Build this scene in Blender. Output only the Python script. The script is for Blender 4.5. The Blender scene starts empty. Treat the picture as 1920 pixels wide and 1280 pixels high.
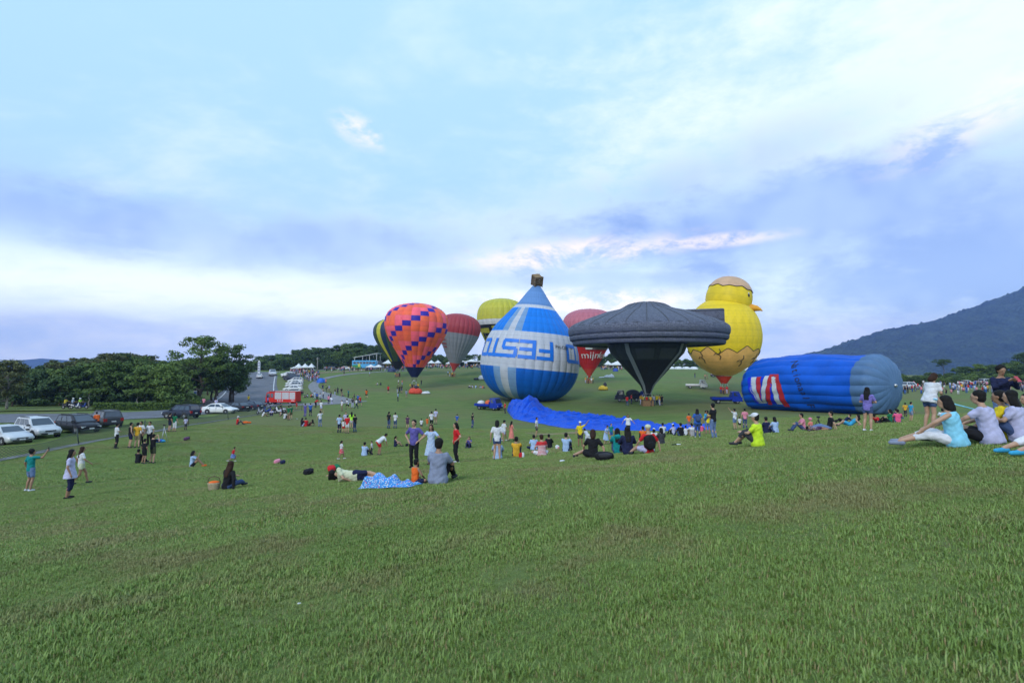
import bpy, bmesh, math, random
import numpy as np
from mathutils import Vector, Matrix, Euler

scene = bpy.context.scene
COL = scene.collection
R = math.radians
rng = np.random.default_rng(7)
random.seed(7)

# ------------------------------------------------------------------ camera
F_PX, CX, CY = 1000.0, 960.0, 640.0          # focal length in photo pixels, picture centre
CAM = Vector((0.0, 0.0, 10.0))
PITCH = math.atan(50 / 1000.0)               # horizon sits at row 690 of the photograph
cam_d = bpy.data.cameras.new('camera')
cam = bpy.data.objects.new('camera', cam_d)
COL.objects.link(cam)
cam.location = CAM
cam.rotation_euler = (math.pi / 2 + PITCH, 0, 0)
cam_d.sensor_width = 36.0
cam_d.lens = 36.0 * F_PX / 1920.0
cam_d.clip_start = 0.1
cam_d.clip_end = 60000
cam_d.dof.use_dof = True
cam_d.dof.focus_distance = 17.0
cam_d.dof.aperture_fstop = 2.4
scene.camera = cam

# ------------------------------------------------------------------ sky and sun
SUN_EL, SUN_AZ = R(34), R(205)               # azimuth clockwise from +Y (the view direction)
SKY_STRENGTH = 0.1


class NB:
    """little node builder: every method returns an output socket"""
    def __init__(self, tree):
        self.t = tree

    def node(self, typ, **kw):
        n = self.t.nodes.new(typ)
        for k, v in kw.items():
            setattr(n, k, v)
        return n

    def put(self, sock, v):
        if isinstance(v, bpy.types.NodeSocket):
            self.t.links.new(v, sock)
        elif v is not None:
            sock.default_value = v

    def m(self, op, a, b=None, c=None, clamp=False):
        n = self.node('ShaderNodeMath', operation=op, use_clamp=clamp)
        self.put(n.inputs[0], a)
        if b is not None:
            self.put(n.inputs[1], b)
        if c is not None:
            self.put(n.inputs[2], c)
        return n.outputs[0]

    def vec(self, x, y, z):
        n = self.node('ShaderNodeCombineXYZ')
        for i, v in enumerate((x, y, z)):
            self.put(n.inputs[i], v)
        return n.outputs[0]

    def sep(self, v):
        n = self.node('ShaderNodeSeparateXYZ')
        self.put(n.inputs[0], v)
        return n.outputs

    def noise(self, vec, scale=1.0, detail=4.0, rough=0.5, dist=0.0, color=False):
        n = self.node('ShaderNodeTexNoise')
        if vec is not None:
            self.put(n.inputs['Vector'], vec)
        n.inputs['Scale'].default_value = scale
        n.inputs['Detail'].default_value = detail
        n.inputs['Roughness'].default_value = rough
        n.inputs['Distortion'].default_value = dist
        return n.outputs['Color' if color else 'Fac']

    def ramp(self, fac, lo, hi, a=0.0, b=1.0, smooth=True):
        n = self.node('ShaderNodeMapRange', interpolation_type='SMOOTHSTEP' if smooth else 'LINEAR')
        self.put(n.inputs['Value'], fac)
        for k, v in (('From Min', lo), ('From Max', hi), ('To Min', a), ('To Max', b)):
            self.put(n.inputs[k], v)
        return n.outputs['Result']

    def mix(self, fac, a, b, mode='MIX'):
        n = self.node('ShaderNodeMix', data_type='RGBA', blend_type=mode)
        self.put(n.inputs[0], fac)
        for i, v in ((6, a), (7, b)):
            if isinstance(v, (tuple, list)):
                v = tuple(v) + ((1.0,) if len(v) == 3 else ())
            self.put(n.inputs[i], v)
        return n.outputs[2]


def lin(r, g, b):
    f = lambda c: (c / 255 / 12.92) if c / 255 <= 0.04045 else ((c / 255 + 0.055) / 1.055) ** 2.4
    return (f(r), f(g), f(b))


world = bpy.data.worlds.new('World')
scene.world = world
world.use_nodes = True
wt = world.node_tree
wt.nodes.clear()
W = NB(wt)
sky = W.node('ShaderNodeTexSky', sky_type='NISHITA')
sky.sun_disc = False
sky.sun_elevation = SUN_EL
sky.sun_rotation = SUN_AZ
sky.altitude = 200
sky.air_density = 1.0
sky.dust_density = 0.6
sky.ozone_density = 2.0
dirv = W.node('ShaderNodeTexCoord').outputs['Generated']
dx, dy, dz = W.sep(dirv)
az = W.m('ARCTAN2', dx, dy)                    # radians, 0 straight ahead, + right
el = W.m('ARCSINE', dz)
# cloud deck: noise on a flattened dome so that clouds shrink towards the horizon
den = W.m('ADD', W.m('MAXIMUM', dz, 0.0), 0.16)
pu, pv = W.m('DIVIDE', dx, den), W.m('DIVIDE', dy, den)
deck = W.vec(W.m('MULTIPLY', pu, 0.75), pv, 0.0)
warp = W.noise(W.vec(az, el, 3.0), 5.0, 3.0, 0.6)
warp2 = W.noise(W.vec(W.m('MULTIPLY', az, 1.0), W.m('MULTIPLY', el, 2.6), 9.0), 3.4, 8.0, 0.66)
fine = W.noise(W.vec(W.m('MULTIPLY', az, 1.0), W.m('MULTIPLY', el, 2.0), 1.0), 8.0, 8.0, 0.66, 0.25)
deckn = W.noise(deck, 1.5, 8.0, 0.62, 0.2)


def sky_c(r, g, b, k=1.0):
    c = lin(r, g, b)
    return tuple(x * k * 1.12 / SKY_STRENGTH for x in c)


def blob(a0, e0, ra, re_, tilt=0.0, soft=1.0, amp=1.0):
    """soft cloud bank around azimuth a0, elevation e0 (degrees), its edge broken up by noise"""
    da = W.m('SUBTRACT', az, R(a0))
    de = W.m('SUBTRACT', W.m('SUBTRACT', el, R(e0)), W.m('MULTIPLY', da, tilt))
    q = W.m('ADD', W.m('POWER', W.m('ABSOLUTE', W.m('DIVIDE', da, R(ra))), 2.0),
            W.m('POWER', W.m('ABSOLUTE', W.m('DIVIDE', de, R(re_))), 2.0))
    q = W.m('ADD', W.m('SQRT', q), W.m('MULTIPLY', W.m('SUBTRACT', warp2, 0.5), 2.2))
    q = W.m('ADD', q, W.m('MULTIPLY', W.m('SUBTRACT', fine, 0.5), 1.7))
    return W.m('MULTIPLY', W.ramp(q, 1.0 + 0.45 * soft, 1.0 - 0.75 * soft), amp)


def union(*ms):
    o = ms[0]
    for k in ms[1:]:
        o = W.m('MAXIMUM', o, k)
    return o


nish = W.mix(1.0, sky.outputs[0], (1.0, 1.0, 1.0), 'MULTIPLY')
# thin veil over the blue: cyan high up, paler low down
veil_col = W.mix(W.ramp(el, R(4), R(20)), sky_c(208, 226, 250), sky_c(176, 216, 247))
col = W.mix(0.85, nish, veil_col)
# broad white veil, strongest high on the right
white = union(W.m('MULTIPLY', blob(40, 24, 32, 12, 0.1, 1.3), 0.95),
              W.m('MULTIPLY', blob(8, 15, 30, 4, 0.05, 1.2), 0.55),
              W.m('MULTIPLY', blob(-26, 7.6, 32, 2.6, 0.0, 1.0), 0.62),
              W.m('MULTIPLY', W.ramp(deckn, 0.46, 0.72), 0.55))
col = W.mix(white, col, sky_c(226, 238, 252))
# lavender grey banks
grey = union(blob(27, 13.5, 25, 5.6, 0.05, 1.0, 1.0), blob(44, 9, 24, 7.5, 0.0, 0.9, 1.0),
             blob(15, 9.4, 16, 1.4, 0.0, 1.0, 0.7), blob(-36, 12.3, 20, 3.0, -0.05, 1.0, 0.78),
             blob(-18, 12.5, 14, 2.4, 0.03, 1.0, 0.65), blob(-10, 9.4, 12, 1.3, 0.0, 1.1, 0.4),
             blob(22, 19, 14, 3.0, 0.25, 1.2, 0.5),
             W.m('MULTIPLY', W.m('MULTIPLY', W.ramp(deckn, 0.5, 0.3), W.ramp(el, R(26), R(10))), 0.28))
grey_col = W.mix(W.ramp(warp, 0.35, 0.7), sky_c(136, 165, 218), sky_c(170, 196, 236))
col = W.mix(grey, col, grey_col)
# haze band of cloud low over the horizon
low = W.m('MULTIPLY', W.ramp(W.m('ADD', el, W.m('MULTIPLY', W.m('SUBTRACT', warp2, 0.5), 0.09)), R(5.2), R(3.6)), 0.85)
col = W.mix(low, col, W.mix(W.ramp(fine, 0.3, 0.7), sky_c(150, 176, 234), sky_c(190, 203, 242)))
# sunlit cloud edges: small warm white puffs
puff = union(blob(-16.3, 23.6, 2.8, 1.3, -0.2, 0.9, 0.7), blob(8, 12.2, 12, 1.7, 0.03, 0.8, 0.95), blob(21, 12.6, 7, 0.8, 0.0, 0.7, 0.75),
             blob(7, 7.0, 13, 1.3, 0.0, 0.9, 0.75), blob(42, 20, 6, 2, 0.3, 0.9, 0.5))
col = W.mix(W.m('MULTIPLY', puff, W.ramp(fine, 0.40, 0.58)), col, sky_c(253, 240, 236))
col = W.mix(W.ramp(el, R(15), R(3), 0.0, 1.0), col, W.mix(1.0, col, (2.05, 1.85, 1.38), 'MULTIPLY'))
bg = W.node('ShaderNodeBackground')
bg.inputs['Strength'].default_value = SKY_STRENGTH
wt.links.new(col, bg.inputs['Color'])
wo = W.node('ShaderNodeOutputWorld')
wt.links.new(bg.outputs[0], wo.inputs['Surface'])
world.cycles.sampling_method = 'MANUAL'
world.cycles.sample_map_resolution = 512

sun_d = bpy.data.lights.new('sun', 'SUN')
sun_d.energy = 1.5
sun_d.angle = R(16)
sun_d.color = (1.0, 0.96, 0.92)
sun = bpy.data.objects.new('sun', sun_d)
COL.objects.link(sun)
sv = Vector((math.sin(SUN_AZ) * math.cos(SUN_EL), math.cos(SUN_AZ) * math.cos(SUN_EL), math.sin(SUN_EL)))
sun.rotation_euler = sv.to_track_quat('Z', 'Y').to_euler()
sun.location = sv * 100

scene.view_settings.view_transform = 'Standard'
scene.view_settings.look = 'None'
scene.view_settings.exposure = 0.4
scene.view_settings.gamma = 1.0
scene.view_settings.use_curve_mapping = False
scene.cycles.use_denoising = True
scene.cycles.max_bounces = 5
scene.cycles.diffuse_bounces = 2
scene.cycles.glossy_bounces = 2
scene.cycles.transmission_bounces = 3
scene.cycles.volume_bounces = 0
scene.cycles.transparent_max_bounces = 6

# ------------------------------------------------------------------ generic helpers
MATS = {}


def mat_basic(name, col, rough=0.7, metal=0.0, noise_amt=0.12, noise_scale=8.0, bump=0.0, bump_scale=40.0, coat=0.0, spec=None, coord='Object'):
    """procedural material: base colour broken up by noise, optional bump"""
    key = (name, tuple(round(c, 4) for c in col), rough, metal, noise_amt, bump)
    if key in MATS:
        return MATS[key]
    mt = bpy.data.materials.new(name)
    mt.use_nodes = True
    t = mt.node_tree
    B = NB(t)
    bs = t.nodes['Principled BSDF']
    tc = B.node('ShaderNodeTexCoord').outputs[coord]
    n = B.noise(tc, noise_scale, 4.0, 0.6)
    lo = tuple(max(0, c * (1 - noise_amt)) for c in col)
    hi = tuple(min(1, c * (1 + noise_amt)) for c in col)
    B.put(bs.inputs['Base Color'], B.mix(B.ramp(n, 0.3, 0.7), lo, hi))
    bs.inputs['Roughness'].default_value = rough
    bs.inputs['Metallic'].default_value = metal
    if spec is not None:
        bs.inputs['Specular IOR Level'].default_value = spec
    if coat:
        bs.inputs['Coat Weight'].default_value = coat
        bs.inputs['Coat Roughness'].default_value = 0.08
    if bump:
        bn = B.noise(tc, bump_scale, 3.0, 0.6)
        b = B.node('ShaderNodeBump')
        b.inputs['Strength'].default_value = bump
        b.inputs['Distance'].default_value = 0.02
        B.put(b.inputs['Height'], bn)
        t.links.new(b.outputs[0], bs.inputs['Normal'])
    MATS[key] = mt
    return mt


def tag(o, label=None, cat=None, group=None, kind=None):
    if label:
        o['label'] = label
    if cat:
        o['category'] = cat
    if group:
        o['group'] = group
    if kind:
        o['kind'] = kind
    return o


def link(name, me, parent=None, mats=None, loc=None, rot=None, scl=None):
    o = bpy.data.objects.new(name, me)
    COL.objects.link(o)
    if parent is not None:
        o.parent = parent
    if mats is not None and me is not None:
        if not isinstance(mats, (list, tuple)):
            mats = [mats]
        if len(me.materials) == 0:
            for mm in mats:
                me.materials.append(mm)
        else:
            for i, mm in enumerate(mats):
                if i < len(me.materials) and me.materials[i] is not mm:
                    o.material_slots[i].link = 'OBJECT'
                    o.material_slots[i].material = mm
    if loc is not None:
        o.location = loc
    if rot is not None:
        o.rotation_euler = rot
    if scl is not None:
        o.scale = scl if isinstance(scl, (tuple, list, Vector)) else (scl, scl, scl)
    return o


def empty(name, loc=(0, 0, 0), rz=0.0, scl=1.0):
    o = bpy.data.objects.new(name, None)
    COL.objects.link(o)
    o.location = loc
    o.rotation_euler = (0, 0, rz)
    o.scale = (scl, scl, scl)
    return o


class MB:
    """collects vertices and faces of one mesh"""
    def __init__(self):
        self.v, self.f, self.mi, self.sm = [], [], [], []

    def add(self, vs, fs, mi=0, smooth=False):
        b = len(self.v)
        self.v.extend([tuple(p) for p in vs])
        self.f.extend([tuple(i + b for i in f) for f in fs])
        self.mi.extend([mi] * len(fs))
        self.sm.extend([smooth] * len(fs))
        return self

    def box(self, x0, x1, y0, y1, z0, z1, mi=0):
        vs = [(x, y, z) for z in (z0, z1) for y in (y0, y1) for x in (x0, x1)]
        return self.add(vs, [(0, 2, 3, 1), (4, 5, 7, 6), (0, 1, 5, 4), (2, 6, 7, 3), (0, 4, 6, 2), (1, 3, 7, 5)], mi)

    def tube(self, pts, rads, n=8, mi=0, caps=True, smooth=True, flat=(1, 1)):
        pts = [Vector(p) for p in pts]
        if not isinstance(rads, (list, tuple)):
            rads = [rads] * len(pts)
        vs, fs = [], []
        up = None
        for i, p in enumerate(pts):
            d = (pts[min(i + 1, len(pts) - 1)] - pts[max(i - 1, 0)])
            d = d.normalized() if d.length > 1e-9 else Vector((0, 0, 1))
            if up is None:
                up = Vector((0, 0, 1)) if abs(d.z) < 0.9 else Vector((0, 1, 0))
            s = d.cross(up)
            s = s.normalized() if s.length > 1e-6 else d.orthogonal().normalized()
            u = s.cross(d).normalized()
            up = u
            for k in range(n):
                a = 2 * math.pi * k / n
                vs.append(p + (s * math.cos(a) * flat[0] + u * math.sin(a) * flat[1]) * rads[i])
        for i in range(len(pts) - 1):
            for k in range(n):
                k2 = (k + 1) % n
                fs.append((i * n + k, i * n + k2, (i + 1) * n + k2, (i + 1) * n + k))
        self.add(vs, fs, mi, smooth)
        if caps:
            b = len(self.v) - len(vs)
            self.f.append(tuple(b + k for k in range(n))[::-1])
            self.f.append(tuple(b + (len(pts) - 1) * n + k for k in range(n)))
            self.mi += [mi, mi]
            self.sm += [False, False]
        return self

    def ball(self, c, r, n=8, m=6, mi=0, M=None):
        rx, ry, rz = r if isinstance(r, (tuple, list)) else (r, r, r)
        vs, fs = [(0, 0, -rz)], []
        for i in range(1, m):
            t = math.pi * i / m
            for k in range(n):
                a = 2 * math.pi * k / n
                vs.append((rx * math.sin(t) * math.cos(a), ry * math.sin(t) * math.sin(a), -rz * math.cos(t)))
        vs.append((0, 0, rz))
        for k in range(n):
            fs.append((0, 1 + (k + 1) % n, 1 + k))
            fs.append((len(vs) - 1, 1 + (m - 2) * n + k, 1 + (m - 2) * n + (k + 1) % n))
        for i in range(m - 2):
            for k in range(n):
                k2 = (k + 1) % n
                fs.append((1 + i * n + k, 1 + i * n + k2, 1 + (i + 1) * n + k2, 1 + (i + 1) * n + k))
        c = Vector(c)
        vs = [(M @ Vector(p) if M is not None else Vector(p)) + c for p in vs]
        return self.add(vs, fs, mi, True)

    def cyl(self, c0, c1, r, n=12, mi=0, smooth=True):
        return self.tube([c0, c1], [r, r] if not isinstance(r, (tuple, list)) else list(r), n, mi, True, smooth)

    def mesh(self, name, mats=()):
        me = bpy.data.meshes.new(name)
        me.from_pydata(self.v, [], self.f)
        me.polygons.foreach_set('material_index', self.mi)
        me.polygons.foreach_set('use_smooth', self.sm)
        for m_ in mats:
            me.materials.append(m_)
        me.update()
        return me

    def build(self, name, mats, parent=None, **kw):
        return link(name, self.mesh(name), parent, mats, **kw)


def grid_mesh(name, P, smooth=True, closed_u=False):
    """P: array (nv, nu, 3)"""
    nv, nu = P.shape[:2]
    idx = np.arange(nv * nu).reshape(nv, nu)
    if closed_u:
        nxt = np.roll(idx, -1, axis=1)
        q = np.stack([idx[:-1], nxt[:-1], nxt[1:], idx[1:]], -1).reshape(-1, 4)
    else:
        q = np.stack([idx[:-1, :-1], idx[:-1, 1:], idx[1:, 1:], idx[1:, :-1]], -1).reshape(-1, 4)
    return np_mesh(name, P.reshape(-1, 3), q, smooth)


def np_mesh(name, V, Q, smooth=True):
    V = np.asarray(V, np.float32)
    Q = np.asarray(Q, np.int32)
    me = bpy.data.meshes.new(name)
    k = Q.shape[1]
    me.vertices.add(len(V))
    me.vertices.foreach_set('co', V.ravel())
    me.loops.add(Q.size)
    me.loops.foreach_set('vertex_index', Q.ravel())
    me.polygons.add(len(Q))
    me.polygons.foreach_set('loop_start', np.arange(0, Q.size, k, dtype=np.int32))
    me.polygons.foreach_set('loop_total', np.full(len(Q), k, np.int32))
    me.polygons.foreach_set('use_smooth', np.full(len(Q), smooth))
    me.update(calc_edges=True)
    return me


# ------------------------------------------------------------------ terrain
def ray(px, py):
    c = np.array([(px - CX) / F_PX, (CY - py) / F_PX, -1.0])
    a = math.pi / 2 + PITCH
    ca, sa = math.cos(a), math.sin(a)
    return np.array([c[0], c[1] * ca - c[2] * sa, c[1] * sa + c[2] * ca])


def at_depth(px, py, y):
    """point on the sight line of photo pixel (px, py) at y metres in front of the camera"""
    d = ray(px, py)
    return Vector(CAM) + Vector(d) * (y / d[1])


GP = []
plane = lambda x, y: CAM.z - 1.5 + 0.087 * x - 0.09 * y
for x_, y_ in ((0, 0), (0, -12), (-14, -12), (14, -12), (-12, 0), (12, 0), (-5, 4), (5, 4), (0, 7), (-10, 8), (10, 8), (0, 14),
               (-20, 8), (22, 4), (-28, -6), (28, -6)):
    GP.append((x_, y_, plane(x_, y_)))
for px, py, y in ((55, 920, 22), (130, 935, 18.5), (425, 917, 18), (820, 905, 11.2), (775, 878, 19.2), (855, 868, 20.5), (640, 861, 31),
                  (700, 855, 36), (435, 868, 36), (365, 875, 31), (218, 838, 36), (0, 862, 32), (240, 817, 45), (480, 776, 72), (30, 833, 41),
                  (70, 822, 45), (190, 803, 52), (340, 785, 66), (413, 776, 74), (530, 757, 103), (480, 705, 200), (100, 776, 70), (50, 761, 86),
                  (250, 767, 83), (340, 752, 100), (650, 747, 105), (690, 737, 116), (660, 810, 52), (645, 801, 58), (735, 803, 55), (600, 800, 58),
                  (1395, 805, 43), (1450, 776, 64), (1640, 776, 62), (1545, 806, 26), (1725, 790, 34), (1628, 808, 22), (1790, 835, 9.6),
                  (1745, 808, 14.6), (1415, 838, 16), (1335, 822, 26), (1215, 760, 86), (1305, 727, 122), (1360, 755, 88), (1358, 736, 115),
                  (915, 768, 88), (975, 800, 62), (1080, 802, 57), (1340, 806, 45), (1105, 718, 150), (870, 703, 190), (775, 729, 148),
                  (745, 697, 205), (920, 687, 255), (1280, 691, 245), (1720, 735, 118), (1800, 722, 150), (1900, 724, 140), (600, 700, 185), (690, 692, 215),
                  (970, 858, 23.5), (1125, 862, 15.6), (1060, 847, 28), (958, 825, 45), (575, 697, 190), (400, 700, 200), (200, 735, 130), (1900, 770, 60)):
    p = at_depth(px, py, y)
    GP.append((p.x, p.y, p.z))
GP = np.array(GP)


def tps_fit(P):
    n = len(P)
    d = np.hypot(P[:, None, 0] - P[None, :, 0], P[:, None, 1] - P[None, :, 1])
    K = np.where(d > 0, d * d * np.log(d + 1e-12), 0) + np.eye(n) * 25.0     # smoothing
    A = np.zeros((n + 3, n + 3))
    A[:n, :n] = K
    A[:n, n] = 1
    A[:n, n + 1:] = P[:, :2]
    A[n, :n] = 1
    A[n + 1:, :n] = P[:, :2].T
    return np.linalg.solve(A, np.concatenate([P[:, 2], np.zeros(3)]))


TW = tps_fit(GP)


def sstep(a, b, x):
    t = np.clip((x - a) / (b - a), 0, 1)
    return t * t * (3 - 2 * t)


def ground(x, y):
    x, y = np.asarray(x, float), np.asarray(y, float)
    sh = np.broadcast(x, y).shape
    X, Y = np.broadcast_to(x, sh).ravel(), np.broadcast_to(y, sh).ravel()
    r0 = np.hypot(X, Y - 80)
    k = np.where(r0 > 260, 260 / np.maximum(r0, 1), 1.0)        # spline only inside its data, held constant beyond
    xs, ys = X * k, 80 + (Y - 80) * k
    z = np.empty(len(X))
    for i in range(0, len(X), 20000):
        a, b = xs[i:i + 20000], ys[i:i + 20000]
        d = np.hypot(a[:, None] - GP[None, :, 0], b[:, None] - GP[None, :, 1])
        z[i:i + 20000] = (d * d * np.log(d + 1e-12)) @ TW[:-3] + TW[-3] + a * TW[-2] + b * TW[-1]
    z = z + (0.035 * np.sin(X * 0.9 + 1.3 * np.sin(Y * 0.35)) * np.sin(Y * 0.7 + 0.8 * np.sin(X * 0.5))
             + 0.05 * np.sin(X * 0.31 + 1.0) * np.sin(Y * 0.27)) * np.exp(-r0 / 90)
    far = -6.0 - 70 * sstep(700, 4000, r0) - 26 * sstep(.5, .8, X / np.maximum(Y, 1))
    z = z - 26 * sstep(150, 330, r0) * sstep(.5, .8, X / np.maximum(Y, 1)) * sstep(205, 260, Y)
    t = sstep(300, 520, r0)
    z = z * (1 - t) + (CAM.z + far) * t
    return z.reshape(sh) if sh else float(z[0])


def gz(x, y):
    return float(ground(np.array([x]), np.array([y]))[0])


_TT = np.concatenate([np.linspace(2, 60, 900), np.linspace(60.2, 330, 1200)])


def hit(px, py):
    """where the sight line of a photo pixel meets the ground"""
    d = ray(px, py)
    P = np.array(CAM)[None] + d[None] * (_TT / d[1])[:, None]
    s = P[:, 2] - ground(P[:, 0], P[:, 1])
    i = np.argmax(s <= 0) if (s <= 0).any() else len(s) - 1
    a, b = max(i - 1, 0), i
    t = s[a] / (s[a] - s[b]) if s[a] != s[b] else 0
    p = P[a] * (1 - t) + P[b] * t
    return Vector((p[0], p[1], gz(p[0], p[1])))


def axis_pts(lims):
    out = []
    for a, b, s in lims:
        out.append(np.arange(a, b, s))
    return np.concatenate(out)


gx = axis_pts([(-30000, -3000, 3000), (-3000, -600, 300), (-600, -260, 20), (-260, -130, 4), (-130, -40, 1.5), (-40, 40, 0.8), (40, 130, 1.5),
               (130, 260, 4), (260, 600, 20), (600, 3000, 300), (3000, 30001, 3000)])
gy = axis_pts([(-3000, -300, 300), (-300, -20, 20), (-20, 70, 0.8), (70, 150, 1.5), (150, 330, 3), (330, 700, 20), (700, 3000, 200), (3000, 30001, 3000)])
GX, GY = np.meshgrid(gx, gy)
GZ = ground(GX, GY)
# ------------------------------------------------------------------ ground sheet
def ground_material():
    mt = bpy.data.materials.new('mown_grass')
    mt.use_nodes = True
    t = mt.node_tree
    B = NB(t)
    bs = t.nodes['Principled BSDF']
    co = B.node('ShaderNodeTexCoord').outputs['Object']
    x, y, z = B.sep(co)
    big = B.noise(co, 0.045, 5.0, 0.6)
    mid = B.noise(B.vec(x, B.m('MULTIPLY', y, 1.8), z), 0.35, 6.0, 0.65)
    fin = B.noise(co, 9.0, 8.0, 0.75)
    c = B.mix(B.ramp(mid, 0.3, 0.7), (0.102, 0.158, 0.036), (0.158, 0.218, 0.054))
    c = B.mix(B.m('MULTIPLY', B.ramp(big, 0.44, 0.62), 0.65), c, (0.175, 0.158, 0.068))
    c = B.mix(B.m('MULTIPLY', B.ramp(fin, 0.35, 0.7), 0.45), c, (0.060, 0.095, 0.022))
    fleck = B.noise(co, 38.0, 6.0, 0.8)
    c = B.mix(B.m('MULTIPLY', B.ramp(fleck, 0.56, 0.70), 0.55), c, (0.22, 0.185, 0.085))
    c = B.mix(B.m('MULTIPLY', B.ramp(fleck, 0.45, 0.32), 0.55), c, (0.050, 0.075, 0.018))
    spk = B.noise(B.vec(x, B.m('MULTIPLY', y, 1.5), z), 1.7, 7.0, 0.75)
    c = B.mix(B.m('MULTIPLY', B.ramp(spk, 0.52, 0.68), 0.5), c, (0.165, 0.165, 0.062))
    c = B.mix(B.m('MULTIPLY', B.ramp(spk, 0.46, 0.34), 0.5), c, (0.062, 0.105, 0.026))
    dry = B.noise(B.vec(B.m('MULTIPLY', x, 0.6), B.m('MULTIPLY', y, 1.6), 4.0), 0.11, 7.0, 0.7)
    c = B.mix(B.m('MULTIPLY', B.ramp(dry, 0.60, 0.72), 0.65), c, (0.17, 0.135, 0.07))
    B.put(bs.inputs['Base Color'], c)
    bs.inputs['Roughness'].default_value = 0.9
    bs.inputs['Specular IOR Level'].default_value = 0.15
    bp = B.node('ShaderNodeBump')
    bp.inputs['Strength'].default_value = 0.6
    bp.inputs['Distance'].default_value = 0.05
    B.put(bp.inputs['Height'], B.m('ADD', fin, B.noise(co, 30, 4, 0.7)))
    t.links.new(bp.outputs[0], bs.inputs['Normal'])
    return mt


GRASS_GROUND = ground_material()
g_me = grid_mesh('ground', np.stack([GX, GY, GZ], -1))
g_ob = link('ground', g_me, None, GRASS_GROUND)
tag(g_ob, 'sloping mown lawn running down to the balloon field', kind='structure')


# ------------------------------------------------------------------ grass blades (near lawn)
def blade_mesh(name, seed, n, hh, spread, wid):
    r = random.Random(seed)
    m_ = MB()
    for _ in range(n):
        a = r.uniform(0, 6.283)
        d = spread * math.sqrt(r.random())
        x, y = d * math.cos(a), d * math.sin(a)
        h = hh * r.uniform(0.5, 1.15)
        la, ld = r.uniform(0, 6.283), h * r.uniform(0.15, 0.9)
        w = wid * r.uniform(0.7, 1.3)
        px, py = -math.sin(la) * w, math.cos(la) * w
        lx, ly = math.cos(la) * ld, math.sin(la) * ld
        vs = [(x - px, y - py, -0.01), (x + px, y + py, -0.01), (x + px * .8 + lx * .35, y + py * .8 + ly * .35, h * .6),
              (x - px * .8 + lx * .35, y - py * .8 + ly * .35, h * .6), (x + lx, y + ly, h * r.uniform(.8, 1.0))]
        mi = 0 if r.random() < 0.58 else (1 if r.random() < 0.74 else 2)
        m_.add(vs, [(0, 1, 2, 3), (3, 2, 4)], mi, True)
    return m_


def blade_material(name, c0, c1):
    mt = bpy.data.materials.new(name)
    mt.use_nodes = True
    t = mt.node_tree
    B = NB(t)
    bs = t.nodes['Principled BSDF']
    oi = B.node('ShaderNodeObjectInfo')
    pos = B.node('ShaderNodeNewGeometry').outputs['Position']
    n = B.noise(pos, 0.8, 3.0, 0.6)
    big = B.noise(pos, 0.32, 6.0, 0.7)
    c = B.mix(B.m('ADD', B.m('MULTIPLY', oi.outputs['Random'], 0.5), B.m('MULTIPLY', B.ramp(n, .3, .7), 0.5)), c0, c1)
    c = B.mix(B.m('MULTIPLY', B.ramp(big, 0.50, 0.64), 0.75), c, (0.250, 0.222, 0.100))
    B.put(bs.inputs['Base Color'], c)
    bs.inputs['Roughness'].default_value = 0.55
    bs.inputs['Specular IOR Level'].default_value = 0.3
    bs.inputs['Subsurface Weight'].default_value = 0.0
    return mt


BLADES = [blade_material('grass_blade_green', (0.128, 0.212, 0.040), (0.210, 0.305, 0.070)),
          blade_material('grass_blade_light', (0.180, 0.270, 0.070), (0.255, 0.325, 0.105)),
          blade_material('grass_blade_dry', (0.25, 0.205, 0.09), (0.34, 0.27, 0.13))]


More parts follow.
